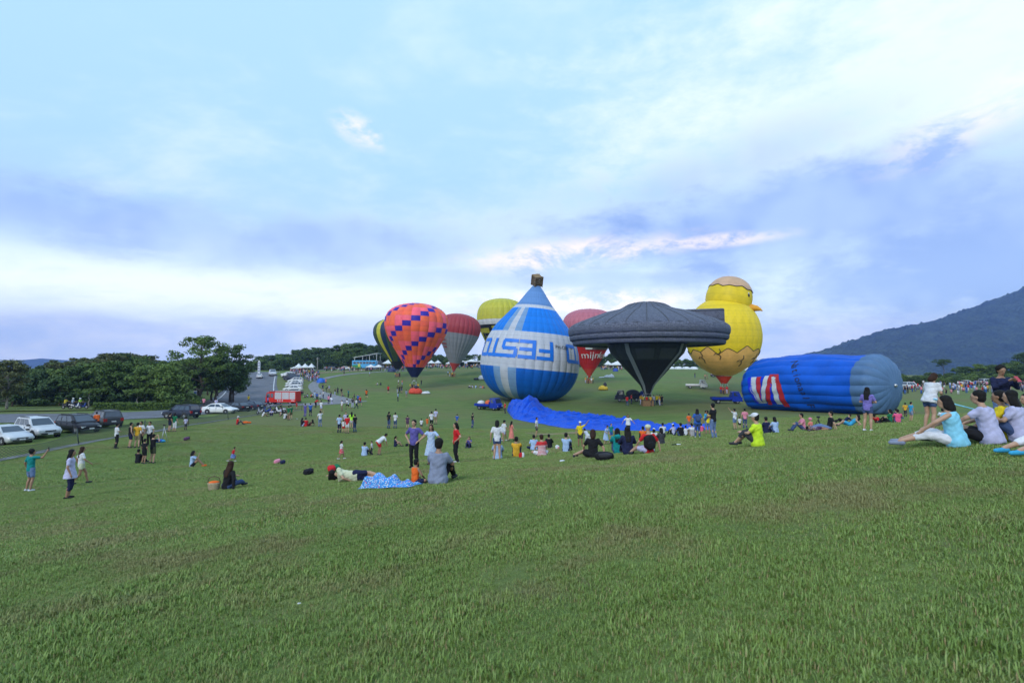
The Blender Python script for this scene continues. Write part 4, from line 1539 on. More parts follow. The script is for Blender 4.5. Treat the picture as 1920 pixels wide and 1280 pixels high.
def tree_meshes(seed, h, crown_r, crown_base, shape='round', clumps=40, leaves=90, leaf=0.34, trunk_r=0.2, lean=0.0, csize=1.0):
    """trunk mesh with limbs and a crown mesh of leaf faces gathered in clumps"""
    r = np.random.default_rng(seed)
    tm = MB()
    top = np.array([lean * h, 0, h * (0.72 if shape != 'flat' else 0.8)])
    npts = 6
    path = [np.array([0, 0, -0.2])]
    for i in range(1, npts + 1):
        q = i / npts
        path.append(top * q + np.array([r.normal(0, .05), r.normal(0, .05), 0]) * h * .35 * math.sin(q * 3.1))
    tm.tube([tuple(p) for p in path], [trunk_r * (1.25 - 0.95 * (i / npts)) for i in range(npts + 1)], 8)
    centres, sizes = [], []
    for k in range(clumps):
        a = r.uniform(0, 2 * math.pi)
        q = r.random()
        if shape == 'round':
            v = q ** 0.8
            prof_ = math.sin(math.pi * (0.12 + 0.80 * v)) ** 0.75
            z = h * (crown_base + (0.98 - crown_base) * v)
            rad = crown_r * prof_ * math.sqrt(r.uniform(.12, 1))
        elif shape == 'flat':
            z = h * (0.80 + 0.18 * q) - (0.0 if k % 4 else h * .2 * r.random())
            rad = crown_r * math.sqrt(r.random()) * (1.0 if z > h * .8 else .7)
        else:                              # shrub
            z = h * (0.15 + 0.8 * q)
            rad = crown_r * math.sqrt(r.random()) * math.sqrt(max(.05, 1 - (q * .95) ** 2))
        c = np.array([rad * math.cos(a) + lean * z, rad * math.sin(a), z])
        centres.append(c)
        sizes.append(csize * crown_r * r.uniform(.20, .36) * (0.8 if shape == 'flat' else 1))
    for k in range(0, clumps, 2 if shape != 'shrub' else 4):
        c = centres[k]
        t0 = min(0.92, max(0.25, (c[2] / h - 0.22) / 0.75))
        i = min(npts - 1, int(t0 * npts))
        p0 = path[i] * (1 - (t0 * npts - i)) + path[i + 1] * (t0 * npts - i)
        midp = p0 * .45 + c * .55 + np.array([r.normal(0, .15), r.normal(0, .15), -0.06 * h * r.random()])
        rr = trunk_r * 0.42 * (1 - .5 * t0)
        tm.tube([tuple(p0), tuple(midp), tuple(c)], [rr, rr * .6, rr * .2], 5, caps=False)
    n = clumps * leaves
    C = np.repeat(np.array(centres), leaves, 0)
    S = np.repeat(np.array(sizes), leaves)
    d = r.normal(size=(n, 3))
    d /= np.linalg.norm(d, axis=1)[:, None]
    rad = S * r.random(n) ** 0.45
    pos = C + d * rad[:, None] * np.array([1.15, 1.15, 0.62 if shape != 'flat' else .38])
    nv = d * .55 + r.normal(size=(n, 3)) * .6 + np.array([0, 0, .55])
    nv /= np.linalg.norm(nv, axis=1)[:, None]
    t1 = np.cross(nv, r.normal(size=(n, 3)))
    t1 /= np.linalg.norm(t1, axis=1)[:, None] + 1e-9
    t2 = np.cross(nv, t1)
    sz = leaf * r.uniform(.55, 1.25, n)
    V = np.stack([pos - t1 * sz[:, None], pos + t2 * sz[:, None] * .45 + nv * sz[:, None] * .12, pos + t1 * sz[:, None], pos - t2 * sz[:, None] * .45 + nv * sz[:, None] * .12], 1).reshape(-1, 3)
    Q = np.arange(4 * n).reshape(n, 4)
    cm = np_mesh('crown', V, Q, False)
    tone = np.clip(np.repeat(r.uniform(.15, .85, clumps), leaves) + r.normal(0, .16, n), 0, 1)
    at = cm.attributes.new('leaf_tone', 'FLOAT', 'FACE')
    at.data.foreach_set('value', tone.astype(np.float32))
    return tm.mesh('trunk', [M_BARK]), cm


def put_tree(name, label, meshes, loc, leaf_i, s=1.0, rz=0.0, group=None, sz=None, bark=None, cat='tree'):
    root = empty(name, loc, rz, s)
    if sz:
        root.scale = (s, s, s * sz)
    tag(root, label, cat, group)
    link('trunk', meshes[0], root, bark or M_BARK)
    link('crown', meshes[1], root, LEAF[leaf_i])
    return root


TR = [tree_meshes(100 + i, 9.0, 3.6, 0.28, 'round', 46, 95, 0.30) for i in range(4)]
TF = [tree_meshes(120 + i, 10.0, 4.4, 0.6, 'flat', 34, 90, 0.28, 0.18) for i in range(3)]
TS = [tree_meshes(140 + i, 4.0, 2.6, 0.1, 'shrub', 34, 90, 0.24, 0.1) for i in range(3)]
# the wood on the left: every tree where its foot is hidden behind the road verge
wood_top = lambda px: np.interp(px, [-80, 0, 60, 100, 150, 200, 250, 300, 330, 420, 470], [700, 697, 690, 680, 672, 662, 664, 678, 668, 672, 690])
G_WOOD = 'trees of the wood behind the road'
wr = random.Random(5)
nw_ = 0
for row, (yd, sp_) in enumerate(((92, 34), (104, 30), (120, 30), (140, 32))):
    px = -90 + row * 13
    while px < 455 - row * 6:
        jx = px + wr.uniform(-9, 9)
        y = yd + wr.uniform(-4, 4)
        if px > 330 and row == 0:
            px += sp_
            continue
        x = (jx - CX) / F_PX * y
        z = gz(x, y)
        top_py = wood_top(jx) + wr.uniform(-3, 9) + (10 if row == 0 else 0) - (2 if row == 2 else 0)
        h = CAM.z + (690 - top_py) / F_PX * y - z
        kind = wr.random()
        if kind < .62 or row < 1:
            ms, base_h, nm, lb, li = TR[wr.randrange(4)], 9.0, 'broadleaf_tree', 'rounded dark evergreen tree in the wood left of the road', wr.choice((0, 0, 1, 1, 2, 1))
        else:
            ms, base_h, nm, lb, li = TF[wr.randrange(3)], 10.0, 'flat_topped_tree', 'flat topped spreading tree in the wood left of the road', wr.choice((0, 2, 1))
        s = max(.5, h / base_h)
        lb = '%s %s in the %s wood row %s' % (('dark green', 'mid green', 'olive green')[li], 'rounded tree' if nm == 'broadleaf_tree' else 'flat topped tree', ('front', 'second', 'third', 'rearmost')[row],
                                                   'beyond the left picture edge' if jx < 0 else 'behind the silver cars' if jx < 80 else 'behind the black van' if jx < 125 else 'behind the scooters' if jx < 178 else 'behind the hedge, left part' if jx < 255 else 'behind the hedge, right part' if jx < 328 else 'behind the tallest tree')
        put_tree(nm, lb, ms, (x, y, z), li, s * 0.98, wr.uniform(0, 6.28), G_WOOD)
        nw_ += 1
        px += sp_ * wr.uniform(.8, 1.2)
# undergrowth along the edge of the wood
px = -70
while px < 345:
    y = 86 + wr.uniform(-1.5, 3) + 0.02 * px
    x = (px - CX) / F_PX * y
    put_tree('bush', 'leafy dark bush at the wood edge ' + ('beyond the left edge' if px < 0 else 'behind the silver cars' if px < 80 else 'behind the black van' if px < 125 else 'behind the scooters' if px < 178 else 'behind the left half of the hedge' if px < 255 else 'behind the right half of the hedge'), TS[wr.randrange(3)], (x, y, gz(x, y)), wr.choice((0, 0, 1)), wr.uniform(.85, 1.35), wr.uniform(0, 6.28), 'bushes along the wood edge', cat='bush')
    px += wr.uniform(22, 40)
# the tall tree beside the road
tall = tree_meshes(77, 12.8, 5.6, 0.30, 'round', 54, 105, 0.24, 0.30, 0.03, .66)
p = at_depth(372, 752, 97)
x, y = p.x, p.y
put_tree('broadleaf_tree', 'tallest tree with open crown beside the road', tall, (x, y, gz(x, y)), 1, 0.97, 0.6)
tall2 = tree_meshes(78, 10.9, 4.2, 0.25, 'round', 50, 105, 0.24, 0.24, 0.02, .75)
p = at_depth(432, 748, 103)
put_tree('broadleaf_tree', 'dark tree with low branches overhanging the road edge', tall2, (p.x, p.y, gz(p.x, p.y)), 0, 1.0, 2.2)
p = at_depth(404, 748, 99)
put_tree('broadleaf_tree', 'dense lower tree between the two tall roadside trees', TR[2], (p.x, p.y, gz(p.x, p.y)), 0, 0.95, 1.2)
p = at_depth(12, 772, 77)
put_tree('broadleaf_tree', 'pale stemmed tree nearest the left picture edge', TR[1], (p.x, p.y, gz(p.x, p.y)), 2, 0.78, 1.2, bark=M_BARKP)
# small flat topped ornamental trees on the verge
fr = tree_meshes(61, 2.9, 1.75, 0.6, 'flat', 22, 70, 0.17, 0.10)
for (px, py, yy, lb) in ((166, 766, 84, 'small pale green ornamental tree behind the scooters'), (257, 762, 87, 'small pale green ornamental tree behind the clipped hedge')):
    p = at_depth(px, py, yy)
    put_tree('ornamental_tree', lb, fr, (p.x, p.y, gz(p.x, p.y)), 3, 1.0, px * .1, bark=M_BARKP)
# verge of grass in front of the wood, clipped hedge on it
vg = strip('verge', [Vector((-150, 74.5, 0)), Vector((-95, 76, 0)), Vector((-72, 77, 0)), Vector((-62, 80, 0)), Vector((-58, 92, 0))], [13, 13, 12, 8, 2], GRASS_GROUND, 0.14, 1.0)
tag(vg, 'raised grass verge between road and wood', kind='structure')
H0, H1 = at_depth(180, 770, 79.5), at_depth(326, 762, 83)
hn = 5200
u = rng.random(hn)
hx_ = H0.x + (H1.x - H0.x) * u
hy_ = H0.y + (H1.y - H0.y) * u
wv, hv_ = rng.uniform(-1, 1, hn), rng.random(hn)
face = rng.integers(0, 3, hn)
wv = np.where(face == 0, np.sign(wv), wv)
hv_ = np.where(face == 1, 1.0, hv_)
pos = np.stack([hx_ + rng.normal(0, .06, hn), hy_ + wv * .62 + rng.normal(0, .06, hn), ground(hx_, hy_) + .05 + hv_ * 0.95 * (1 + .04 * np.sin(hx_ * 2)) + rng.normal(0, .04, hn)], -1)
nv = rng.normal(size=(hn, 3))
nv /= np.linalg.norm(nv, axis=1)[:, None]
t1 = np.cross(nv, rng.normal(size=(hn, 3)))
t1 /= np.linalg.norm(t1, axis=1)[:, None]
t2 = np.cross(nv, t1)
V = np.stack([pos - t1 * .14, pos + t2 * .08, pos + t1 * .14, pos - t2 * .08], 1).reshape(-1, 3)
hm = np_mesh('foliage', V, np.arange(4 * hn).reshape(hn, 4), False)
at_ = hm.attributes.new('leaf_tone', 'FLOAT', 'FACE')
at_.data.foreach_set('value', np.clip(rng.uniform(.1, .9, hn), 0, 1).astype(np.float32))
hr = empty('hedge', (0, 0, 0))
tag(hr, 'long low clipped yellow green hedge beside the road', 'hedge')
link('foliage', hm, hr, LEAF[3])
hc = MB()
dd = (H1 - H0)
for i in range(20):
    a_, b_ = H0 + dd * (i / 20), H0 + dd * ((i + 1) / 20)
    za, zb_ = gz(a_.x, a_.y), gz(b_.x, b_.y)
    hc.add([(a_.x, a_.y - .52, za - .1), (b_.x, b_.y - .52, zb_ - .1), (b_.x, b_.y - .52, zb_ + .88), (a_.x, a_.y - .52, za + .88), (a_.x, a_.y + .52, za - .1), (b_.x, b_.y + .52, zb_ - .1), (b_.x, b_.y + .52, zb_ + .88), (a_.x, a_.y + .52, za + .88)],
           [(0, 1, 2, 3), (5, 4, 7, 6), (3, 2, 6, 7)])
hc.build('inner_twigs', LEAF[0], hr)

# ridge wood beyond the car park and behind the tents
ridge = [(470, 690, 676), (500, 690, 668), (530, 690, 664), (560, 690, 655), (590, 690, 652), (620, 690, 655), (650, 690, 646), (685, 688, 645), (715, 688, 650), (745, 688, 658), (790, 688, 665), (880, 686, 664), (960, 686, 668), (1030, 688, 668),
         (1090, 690, 668), (1140, 690, 664), (1180, 690, 668), (1240, 690, 676), (1290, 690, 672), (1330, 690, 670), (1390, 690, 668), (1440, 690, 672)]
rx, r0_, r1_ = [q[0] for q in ridge], [q[1] for q in ridge], [q[2] for q in ridge]
for row, yd in enumerate((236, 252, 270)):
    px = 466 + row * 9
    while px < 1450:
        near = px < 740
        if not near and row == 0:
            px += 30
            continue
        y = yd + wr.uniform(-5, 5) + (0 if near else 12)
        x = (px - CX) / F_PX * y
        z = gz(x, y)
        h = CAM.z + (690 - np.interp(px, rx, r1_) - wr.uniform(-2.5, 4) - (9 if row == 0 else 0)) / F_PX * y - z
        if wr.random() < (.75 if row else 1):
            ms, bh, nm, lb, li = TR[wr.randrange(4)], 9.0, 'broadleaf_tree', 'distant rounded tree on the wooded ridge', wr.choice((0, 0, 1))
        else:
            ms, bh, nm, lb, li = TF[wr.randrange(3)], 10.0, 'flat_topped_tree', 'distant flat topped tree on the wooded ridge', 0
        s_ = max(.6, h / bh)
        RL = lambda q: 'above the roadside cars' if q < 545 else 'behind the three peaked canopy' if q < 600 else 'left of the bus' if q < 655 else 'behind the bus' if q < 705 else 'behind the striped balloon' if q < 760 else 'behind the checked balloon' if q < 840 else 'behind the long marquee' if q < 930 else 'behind the upside down balloon' if q < 1085 else 'behind the broad marquee' if q < 1190 else 'behind the saucer' if q < 1285 else 'behind the chick balloon' if q < 1400 else 'behind the lying balloon'
        lb = 'distant %s %s in the %s ridge row %s' % (('dark', 'mid green')[li], 'rounded tree' if nm == 'broadleaf_tree' else 'flat topped tree', ('front', 'middle', 'rear')[row], RL(px))
        put_tree(nm, lb, ms, (x, y, z - 1.2), li, s_ * 1.22, wr.uniform(0, 6.28), 'trees of the far ridge', sz=(h + 1.2) / bh / (s_ * 1.22))
        px += wr.uniform(15, 23) if near else wr.uniform(17, 26)
px = 470
while px < 1450:
    y = 231 + wr.uniform(-3, 3) + (0 if px < 740 else 25)
    x = (px - CX) / F_PX * y
    put_tree('bush', 'distant dark bush under the ridge trees ' + RL(px), TS[wr.randrange(3)], (x, y, gz(x, y) - .3), wr.choice((0, 0, 1)), wr.uniform(.9, 1.5), wr.uniform(0, 6.28), 'bushes of the far ridge', cat='bush')
    px += wr.uniform(15, 24)
# right side trees in front of the mountain
RT = [(1768, 673, 190, 'layered tree standing alone behind the crowd on the right'), (1920, 662, 168, 'tall tree at the right picture edge'), (1858, 684, 176, 'tree right of the layered one, its top against the mountain')]
for i, (px, top, yy, lb) in enumerate(RT):
    x = (px - CX) / F_PX * yy
    z = gz(x, yy)
    h = CAM.z + (690 - top) / F_PX * yy - z
    ms, bh = (TF[0], 10.0) if i == 0 else (TR[i], 9.0)
    put_tree('broadleaf_tree', lb, ms, (x, yy, z), 0, h / bh, px * .7)
px = 1690
while px < 1990:
    yy = wr.uniform(160, 178)
    top = np.interp(px, [1690, 1730, 1760, 1800, 1830, 1880, 1990], [703, 700, 697, 690, 685, 682, 678]) + wr.uniform(-3, 6)
    x = (px - CX) / F_PX * yy
    z = gz(x, yy)
    h = CAM.z + (690 - top) / F_PX * yy - z
    put_tree('broadleaf_tree', 'dark tree in the row below the mountain, ' + ('just right of the lying balloon' if px < 1735 else 'behind the girl in white top' if px < 1790 else 'behind the seated group' if px < 1855 else 'behind the man in navy jacket' if px < 1925 else 'past the right edge'), TR[wr.randrange(4)], (x, yy, z - .8), wr.choice((0, 0, 1)), (h + .8) / 9.0 * 1.15, wr.uniform(0, 6), 'trees below the mountain', sz=.87)
    px += wr.uniform(14, 22)
px = 1688
while px < 1990:
    yy = wr.uniform(150, 157)
    x = (px - CX) / F_PX * yy
    put_tree('bush', 'dark bush in the hedge row below the mountain, ' + ('just right of the lying balloon' if px < 1735 else 'behind the girl in white top' if px < 1790 else 'behind the seated group' if px < 1855 else 'behind the man in navy jacket' if px < 1925 else 'past the right edge'), TS[wr.randrange(3)], (x, yy, gz(x, yy) - .4), wr.choice((0, 1)), wr.uniform(.6, .9), wr.uniform(0, 6), 'bushes below the mountain', cat='bush')
    px += wr.uniform(12, 18)
# ------------------------------------------------------------------ vehicles
def paint(name, col, metal=0.0):
    return mat_basic(name + '_car_paint', col, 0.42, metal, 0.05, 2, coat=0.12, spec=.25)


P_SILVER = paint('silver_white', (0.55, 0.57, 0.60), 0.25)
P_WHITE = paint('white', (0.66, 0.67, 0.68))
P_BLACK = paint('black', (0.012, 0.012, 0.018))
P_NAVY = paint('dark_navy', (0.020, 0.026, 0.050))
P_GREY = paint('dark_grey', (0.05, 0.053, 0.06))
P_BLUE = paint('truck_blue', (0.005, 0.03, 0.30))
P_RED = paint('fire_red', (0.55, 0.02, 0.012))
M_GLASS = mat_basic('tinted_glass', (0.035, 0.05, 0.075), 0.06, 0, 0.1, 1, spec=0.9)
M_TYRE = mat_basic('tyre_rubber', (0.012, 0.012, 0.013), 0.85)
M_RIM = mat_basic('alloy_rim', (0.42, 0.43, 0.45), 0.35, 0.8)
M_DARK = mat_basic('dark_trim', (0.016, 0.016, 0.018), 0.6)
M_LAMP = mat_basic('headlamp_glass', (0.62, 0.65, 0.70), 0.1, 0.2, 0.05, spec=0.8)
M_TAIL = mat_basic('red_tail_lamp', (0.32, 0.012, 0.010), 0.2, spec=0.8)
M_PLATE = mat_basic('number_plate', (0.60, 0.60, 0.60), 0.5)

WHEEL = {}


def wheel_meshes(r, w):
    key = (r, w)
    if key not in WHEEL:
        t = MB()
        prof_ = [(r * .62, -w / 2), (r * .93, -w / 2), (r, -w * .32), (r, w * .32), (r * .93, w / 2), (r * .62, w / 2)]
        n = 20
        P = np.array([[(rr * math.cos(2 * math.pi * k / n), y, rr * math.sin(2 * math.pi * k / n)) for k in range(n)] for rr, y in prof_])
        tm = grid_mesh('tyre', P, closed_u=True)
        tm.materials.append(M_TYRE)
        m_ = MB()
        m_.cyl((0, -w * .2, 0), (0, w * .2, 0), r * .63, 20, smooth=False)
        for k in range(5):
            a = 2 * math.pi * k / 5
            for sy in (-1, 1):
                m_.tube([(0, sy * w * .36, 0), (r * .56 * math.cos(a), sy * w * .40, r * .56 * math.sin(a))], [r * .13, r * .09], 6)
        m_.cyl((0, -w * .44, 0), (0, w * .44, 0), r * .14, 10)
        rm = m_.mesh('rim', [M_RIM])
        WHEEL[key] = (tm, rm)
    return WHEEL[key]


CARS = {
    'sedan': dict(L=4.6, wheel=.31, wx=(-1.32, 1.36), st=[(-2.30, .66, .42, .78), (-2.22, .80, .30, .93), (-1.7, .87, .22, .99), (-0.9, .885, .2, .95), (0.6, .885, .2, .93), (1.25, .875, .2, .90), (1.95, .84, .24, .78), (2.22, .75, .32, .66), (2.30, .64, .40, .58)],
                  cab=(-1.85, 1.18, -1.05, 0.30, .93, 1.42, .79, .58)),
    'suv': dict(L=4.5, wheel=.36, wx=(-1.32, 1.34), st=[(-2.22, .74, .50, 1.02), (-2.15, .85, .36, 1.08), (-1.5, .90, .30, 1.08), (0.5, .905, .29, 1.06), (1.15, .90, .29, 1.04), (1.9, .87, .34, .95), (2.16, .79, .40, .82), (2.24, .70, .48, .70)],
                cab=(-2.14, 1.10, -1.90, 0.30, 1.06, 1.72, .84, .66)),
    'van': dict(L=4.4, wheel=.32, wx=(-1.28, 1.32), st=[(-2.18, .74, .42, .98), (-2.10, .85, .30, 1.04), (-1.5, .88, .24, 1.03), (0.5, .885, .23, 1.0), (1.2, .88, .23, .97), (1.85, .84, .26, .84), (2.12, .76, .34, .72), (2.20, .66, .42, .62)],
                cab=(-2.10, 1.35, -1.85, 0.42, 1.0, 1.62, .83, .66)),
}


def car_meshes(kind):
    c = CARS[kind]
    st = c['st']
    rows = []
    for x, w, lo, hi in st:
        half = [(0, lo), (w * .90, lo), (w * .985, lo + .13), (w, (lo + hi) / 2), (w * .985, hi - .13), (w * .90, hi - .02), (w * .45, hi + .015), (0, hi + .02)]
        ring = [(x, y, z) for y, z in half] + [(x, -y, z) for y, z in half[-2:0:-1]]
        rows.append(ring)
    # densify along x
    R_ = np.array(rows)
    xs = R_[:, 0, 0]
    xd = np.unique(np.concatenate([xs, np.linspace(xs[0], xs[-1], 22)]))
    Pn = np.stack([np.stack([np.interp(xd, xs, R_[:, j, c_]) for c_ in range(3)], -1) for j in range(R_.shape[1])], 1)
    body = grid_mesh('body', Pn, closed_u=True)
    bm = bmesh.new()
    bm.from_mesh(body)
    bm.verts.ensure_lookup_table()
    nr = Pn.shape[1]
    bm.faces.new([bm.verts[i] for i in range(nr)])
    bm.faces.new([bm.verts[len(bm.verts) - nr + i] for i in range(nr)][::-1])
    bmesh.ops.recalc_face_normals(bm, faces=bm.faces)
    bm.to_mesh(body)
    bm.free()
    xrb, xfb, xrr, xfr, zb_, zr, wb, wr_ = c['cab']
    cab = MB()
    A = [(xrb, -wb, zb_ - .03), (xfb, -wb, zb_ - .03), (xfb, wb, zb_ - .03), (xrb, wb, zb_ - .03)]
    zt = zr - .05
    T = [(xrr, -wr_, zt), (xfr, -wr_, zt), (xfr, wr_, zt), (xrr, wr_, zt)]
    T2 = [(xrr + .12, -wr_ + .08, zr), (xfr - .12, -wr_ + .08, zr), (xfr - .12, wr_ - .08, zr), (xrr + .12, wr_ - .08, zr)]
    cab.add(A + T + T2, [(0, 1, 5, 4), (1, 2, 6, 5), (2, 3, 7, 6), (3, 0, 4, 7), (4, 5, 9, 8), (5, 6, 10, 9), (6, 7, 11, 10), (7, 4, 8, 11), (8, 9, 10, 11)], 0, False)
    out = {'body': body, 'roof': cab.mesh('roof')}

    def pane(a, b, c_, d, u0, u1, v0, v1, lift):
        a, b, c_, d = map(Vector, (a, b, c_, d))
        f = lambda u, v: (a * (1 - u) + b * u) * (1 - v) + (d * (1 - u) + c_ * u) * v
        n = (b - a).cross(d - a).normalized() * lift
        m_ = MB()
        m_.add([f(u0, v0) + n, f(u1, v0) + n, f(u1, v1) + n, f(u0, v1) + n], [(0, 1, 2, 3)])
        return m_.mesh('window')
    side_n = 2 if kind == 'sedan' else 3
    cuts = [(.10, .50), (.54, .86)] if side_n == 2 else [(.05, .27), (.31, .57), (.60, .86)]
    out['windshield'] = pane(A[1], A[2], T[2], T[1], .05, .95, .14, .94, .012)
    out['rear_window'] = pane(A[3], A[0], T[0], T[3], .07, .93, .2, .92, .012)
    out['side'] = []
    for u0, u1 in cuts:
        out['side'].append(pane(A[0], A[1], T[1], T[0], u0, u1, .14, .90, .012))
        out['side'].append(pane(A[2], A[3], T[3], T[2], 1 - u1, 1 - u0, .14, .90, .012))
    return out


CARM = {k: car_meshes(k) for k in CARS}


def small(parent, name, mt, *boxes):
    m_ = MB()
    for b in boxes:
        m_.box(*b)
    return m_.build(name, mt, parent)


SMALL = {}


def make_car(name, label, kind, pt, loc, ang, detail=True, group=None, cat='car'):
    c, M = CARS[kind], CARM[kind]
    root = empty(name, loc, ang)
    tag(root, label, cat, group)
    body = link('body', M['body'], root, pt)
    link('roof', M['roof'], root, pt)
    link('windshield', M['windshield'], root, M_GLASS)
    link('rear_window', M['rear_window'], root, M_GLASS)
    for s_ in M['side']:
        link('window', s_, root, M_GLASS)
    r = c['wheel']
    tm, rm = wheel_meshes(r, .22)
    wmax = max(s_[1] for s_ in c['st'])
    akey = (kind, 'arch')
    if akey not in SMALL:
        m_ = MB()
        m_.cyl((0, -.03, 0), (0, .03, 0), r * 1.17, 22, smooth=False)
        SMALL[akey] = m_.mesh('wheel_arch', [M_DARK])
    for wx in c['wx']:
        for sy in (-1, 1):
            wh = link('wheel', tm, root, loc=(wx, sy * (wmax - .095), r))
            link('rim', rm, wh)
            if detail:
                link('wheel_arch', SMALL[akey], root, loc=(wx, sy * (wmax - .022), r + .02))
    st = c['st']
    xf, zf = st[-1][0], st[-1][3]
    xr, zr = st[0][0], st[0][3]
    wf = st[-2][1]
    key = (kind, detail)
    if key not in SMALL:
        d = {}

        def bx(nm, mt, *bs):
            m_ = MB()
            for b in bs:
                m_.box(*b)
            d.setdefault(nm, []).append(m_.mesh(nm, [mt]))
        zh = st[-2][3] - .06
        for s_ in (-1, 1):
            y0, y1 = sorted((s_ * wf * .58, s_ * wf * 1.0))
            bx('headlight', M_LAMP, (xf - .16, xf - .012, y0, y1, zh - .13, zh + .01))
            y0, y1 = sorted((s_ * st[1][1] * .66, s_ * st[1][1] * .985))
            zt = st[1][3] - .06
            bx('tail_light', M_TAIL, (xr - .012, xr + .2, y0, y1, zt - (.17 if kind == 'sedan' else .30), zt))
        bx('number_plate', M_PLATE, (xf - .02, xf + .02, -.19, .19, .40, .51))
        bx('number_plate', M_PLATE, (xr - .025, xr + .03, -.19, .19, .66, .77))
        if detail:
            bx('grille', M_DARK, (xf - .10, xf + .010, -wf * .48, wf * .48, zh - .12, zh - .02))
            bx('bumper', M_DARK, (xf - .14, xf + .012, -wf * .8, wf * .8, st[-1][2] - .06, st[-1][2] + .05))
            bx('bumper', M_DARK, (xr - .014, xr + .16, -wf * .86, wf * .86, st[0][2] - .05, st[0][2] + .06))
            cab = c['cab']
            for s_ in (-1, 1):
                y0, y1 = sorted((s_ * (wmax - .06), s_ * (wmax + .13)))
                bx('mirror', M_DARK, (cab[1] - .42, cab[1] - .28, y0, y1, cab[4] + .03, cab[4] + .16))
                for dx in (-.95, -.02):
                    y0, y1 = sorted((s_ * (wmax - .03), s_ * (wmax + .012)))
                    bx('door_handle', M_DARK, (dx - .08, dx + .08, y0, y1, cab[4] - .17, cab[4] - .13))
                for dx in (-1.02, -.06, .92):
                    y0, y1 = sorted((s_ * (wmax - .05), s_ * (wmax + .002)))
                    bx('door_seam', M_DARK, (dx - .008, dx + .008, y0, y1, .42, cab[4] - .06))
            if kind != 'sedan':
                for s_ in (-1, 1):
                    y0, y1 = sorted((s_ * (cab[7] - .06), s_ * (cab[7] - .02)))
                    bx('roof_rail', M_DARK, (cab[2] + .25, cab[3] - .2, y0, y1, cab[5] + .01, cab[5] + .06))
        SMALL[key] = d
    for nm, lst in SMALL[key].items():
        for me in lst:
            link(nm, me, root)
    return root


def car_at(px, py, **kw):
    p = hit(px, py)
    return p


def park(label, kind, pt, px, py, ang, detail=True, group=None, depth=None):
    p = hit(px, py)
    make_car('parked_car', label, kind, pt, p, R(ang), detail, group)


G_LAWN = 'cars parked on the grass by the fence'
park('silver sedan cut off by the left picture edge', 'sedan', P_SILVER, 12, 831, -24, group=G_LAWN)
park('silver white sport utility car next to the silver sedan', 'suv', P_SILVER, 70, 820, -27, group=G_LAWN)
park('black van like car behind the silver sport utility car', 'van', P_BLACK, 146, 810, -25, group=G_LAWN)
park('dark sport utility car with its tail turned to the lawn', 'suv', P_GREY, 194, 801, 148, group=G_LAWN)
park('dark navy sport utility car in front of the hedge', 'suv', P_NAVY, 340, 784, 166, group=G_LAWN)
park('white sedan parked right of the navy sport utility car', 'sedan', P_WHITE, 413, 775, -6, group=G_LAWN)
park('black sedan half hidden behind the white sedan', 'sedan', P_BLACK, 446, 771, 150, group=G_LAWN)
park('black sedan farthest right beside the scooters', 'sedan', P_NAVY, 473, 768, 152, group=G_LAWN)
row = [(548, 741, P_BLACK, 'sedan', 'black car just behind the fire engine'), (549, 733, P_WHITE, 'sedan', 'white car second in the row behind the fire engine'), (551, 727, P_SILVER, 'van', 'silver car third in the row behind the fire engine'),
       (552, 722, P_WHITE, 'sedan', 'white car fourth in the roadside row'), (554, 717.5, P_WHITE, 'van', 'white car fifth in the roadside row'), (546, 713.5, P_NAVY, 'suv', 'navy car sixth in the roadside row'),
       (543, 710, P_GREY, 'suv', 'grey car seventh in the roadside row'), (541, 707, P_WHITE, 'van', 'white car eighth in the roadside row'), (540, 704.5, P_SILVER, 'sedan', 'silver car last in the roadside row')]
for px, py, pt, kd, lb in row:
    park(lb, kd, pt, px, py, 192, False, 'cars parked along the climbing road')
p = hit(487, 709)
make_car('car', 'white car driving up the road', 'sedan', P_WHITE, p + Vector((0, 0, .06)), R(112), False)
p = hit(511, 704.5)
make_car('van', 'silver van parked at the top of the road', 'van', P_SILVER, p + Vector((0, 0, .05)), R(-60), False, None, 'van').scale = (1.25, 1.15, 1.3)
p = at_depth(645, 692, 208)
p.z = gz(p.x, p.y)
make_car('car', 'white car on the upper road near the bus', 'sedan', P_WHITE, p + Vector((0, 0, .08)), R(200), False)
p = at_depth(618, 694, 204)
p.z = gz(p.x, p.y)
make_car('car', 'dark car on the upper road left of the bus', 'suv', P_GREY, p, R(190), False)
p = hit(1345, 707)
make_car('parked_car', 'dark blue sport utility car behind the chick balloon', 'suv', P_NAVY, p, R(-20), False)
p = hit(1812, 722)
make_car('parked_car', 'white car parked in the crowd on the right', 'sedan', P_WHITE, p, R(10), False)
for px, py, pt, lb in ((1850, 721, P_SILVER, 'silver car right of the white car in the crowd'), (1708, 729, P_SILVER, 'silver car behind the end of the lying balloon'), (1905, 722, P_GREY, 'grey car at the right picture edge')):
    make_car('parked_car', lb, 'suv', pt, hit(px, py), R(15), False)


def wheels(root, xs, hw, r=.36, w=.24):
    tm, rm = wheel_meshes(r, w)
    for x in xs:
        for sy in (-1, 1):
            wh = link('wheel', tm, root, loc=(x, sy * hw, r))
            link('rim', rm, wh)


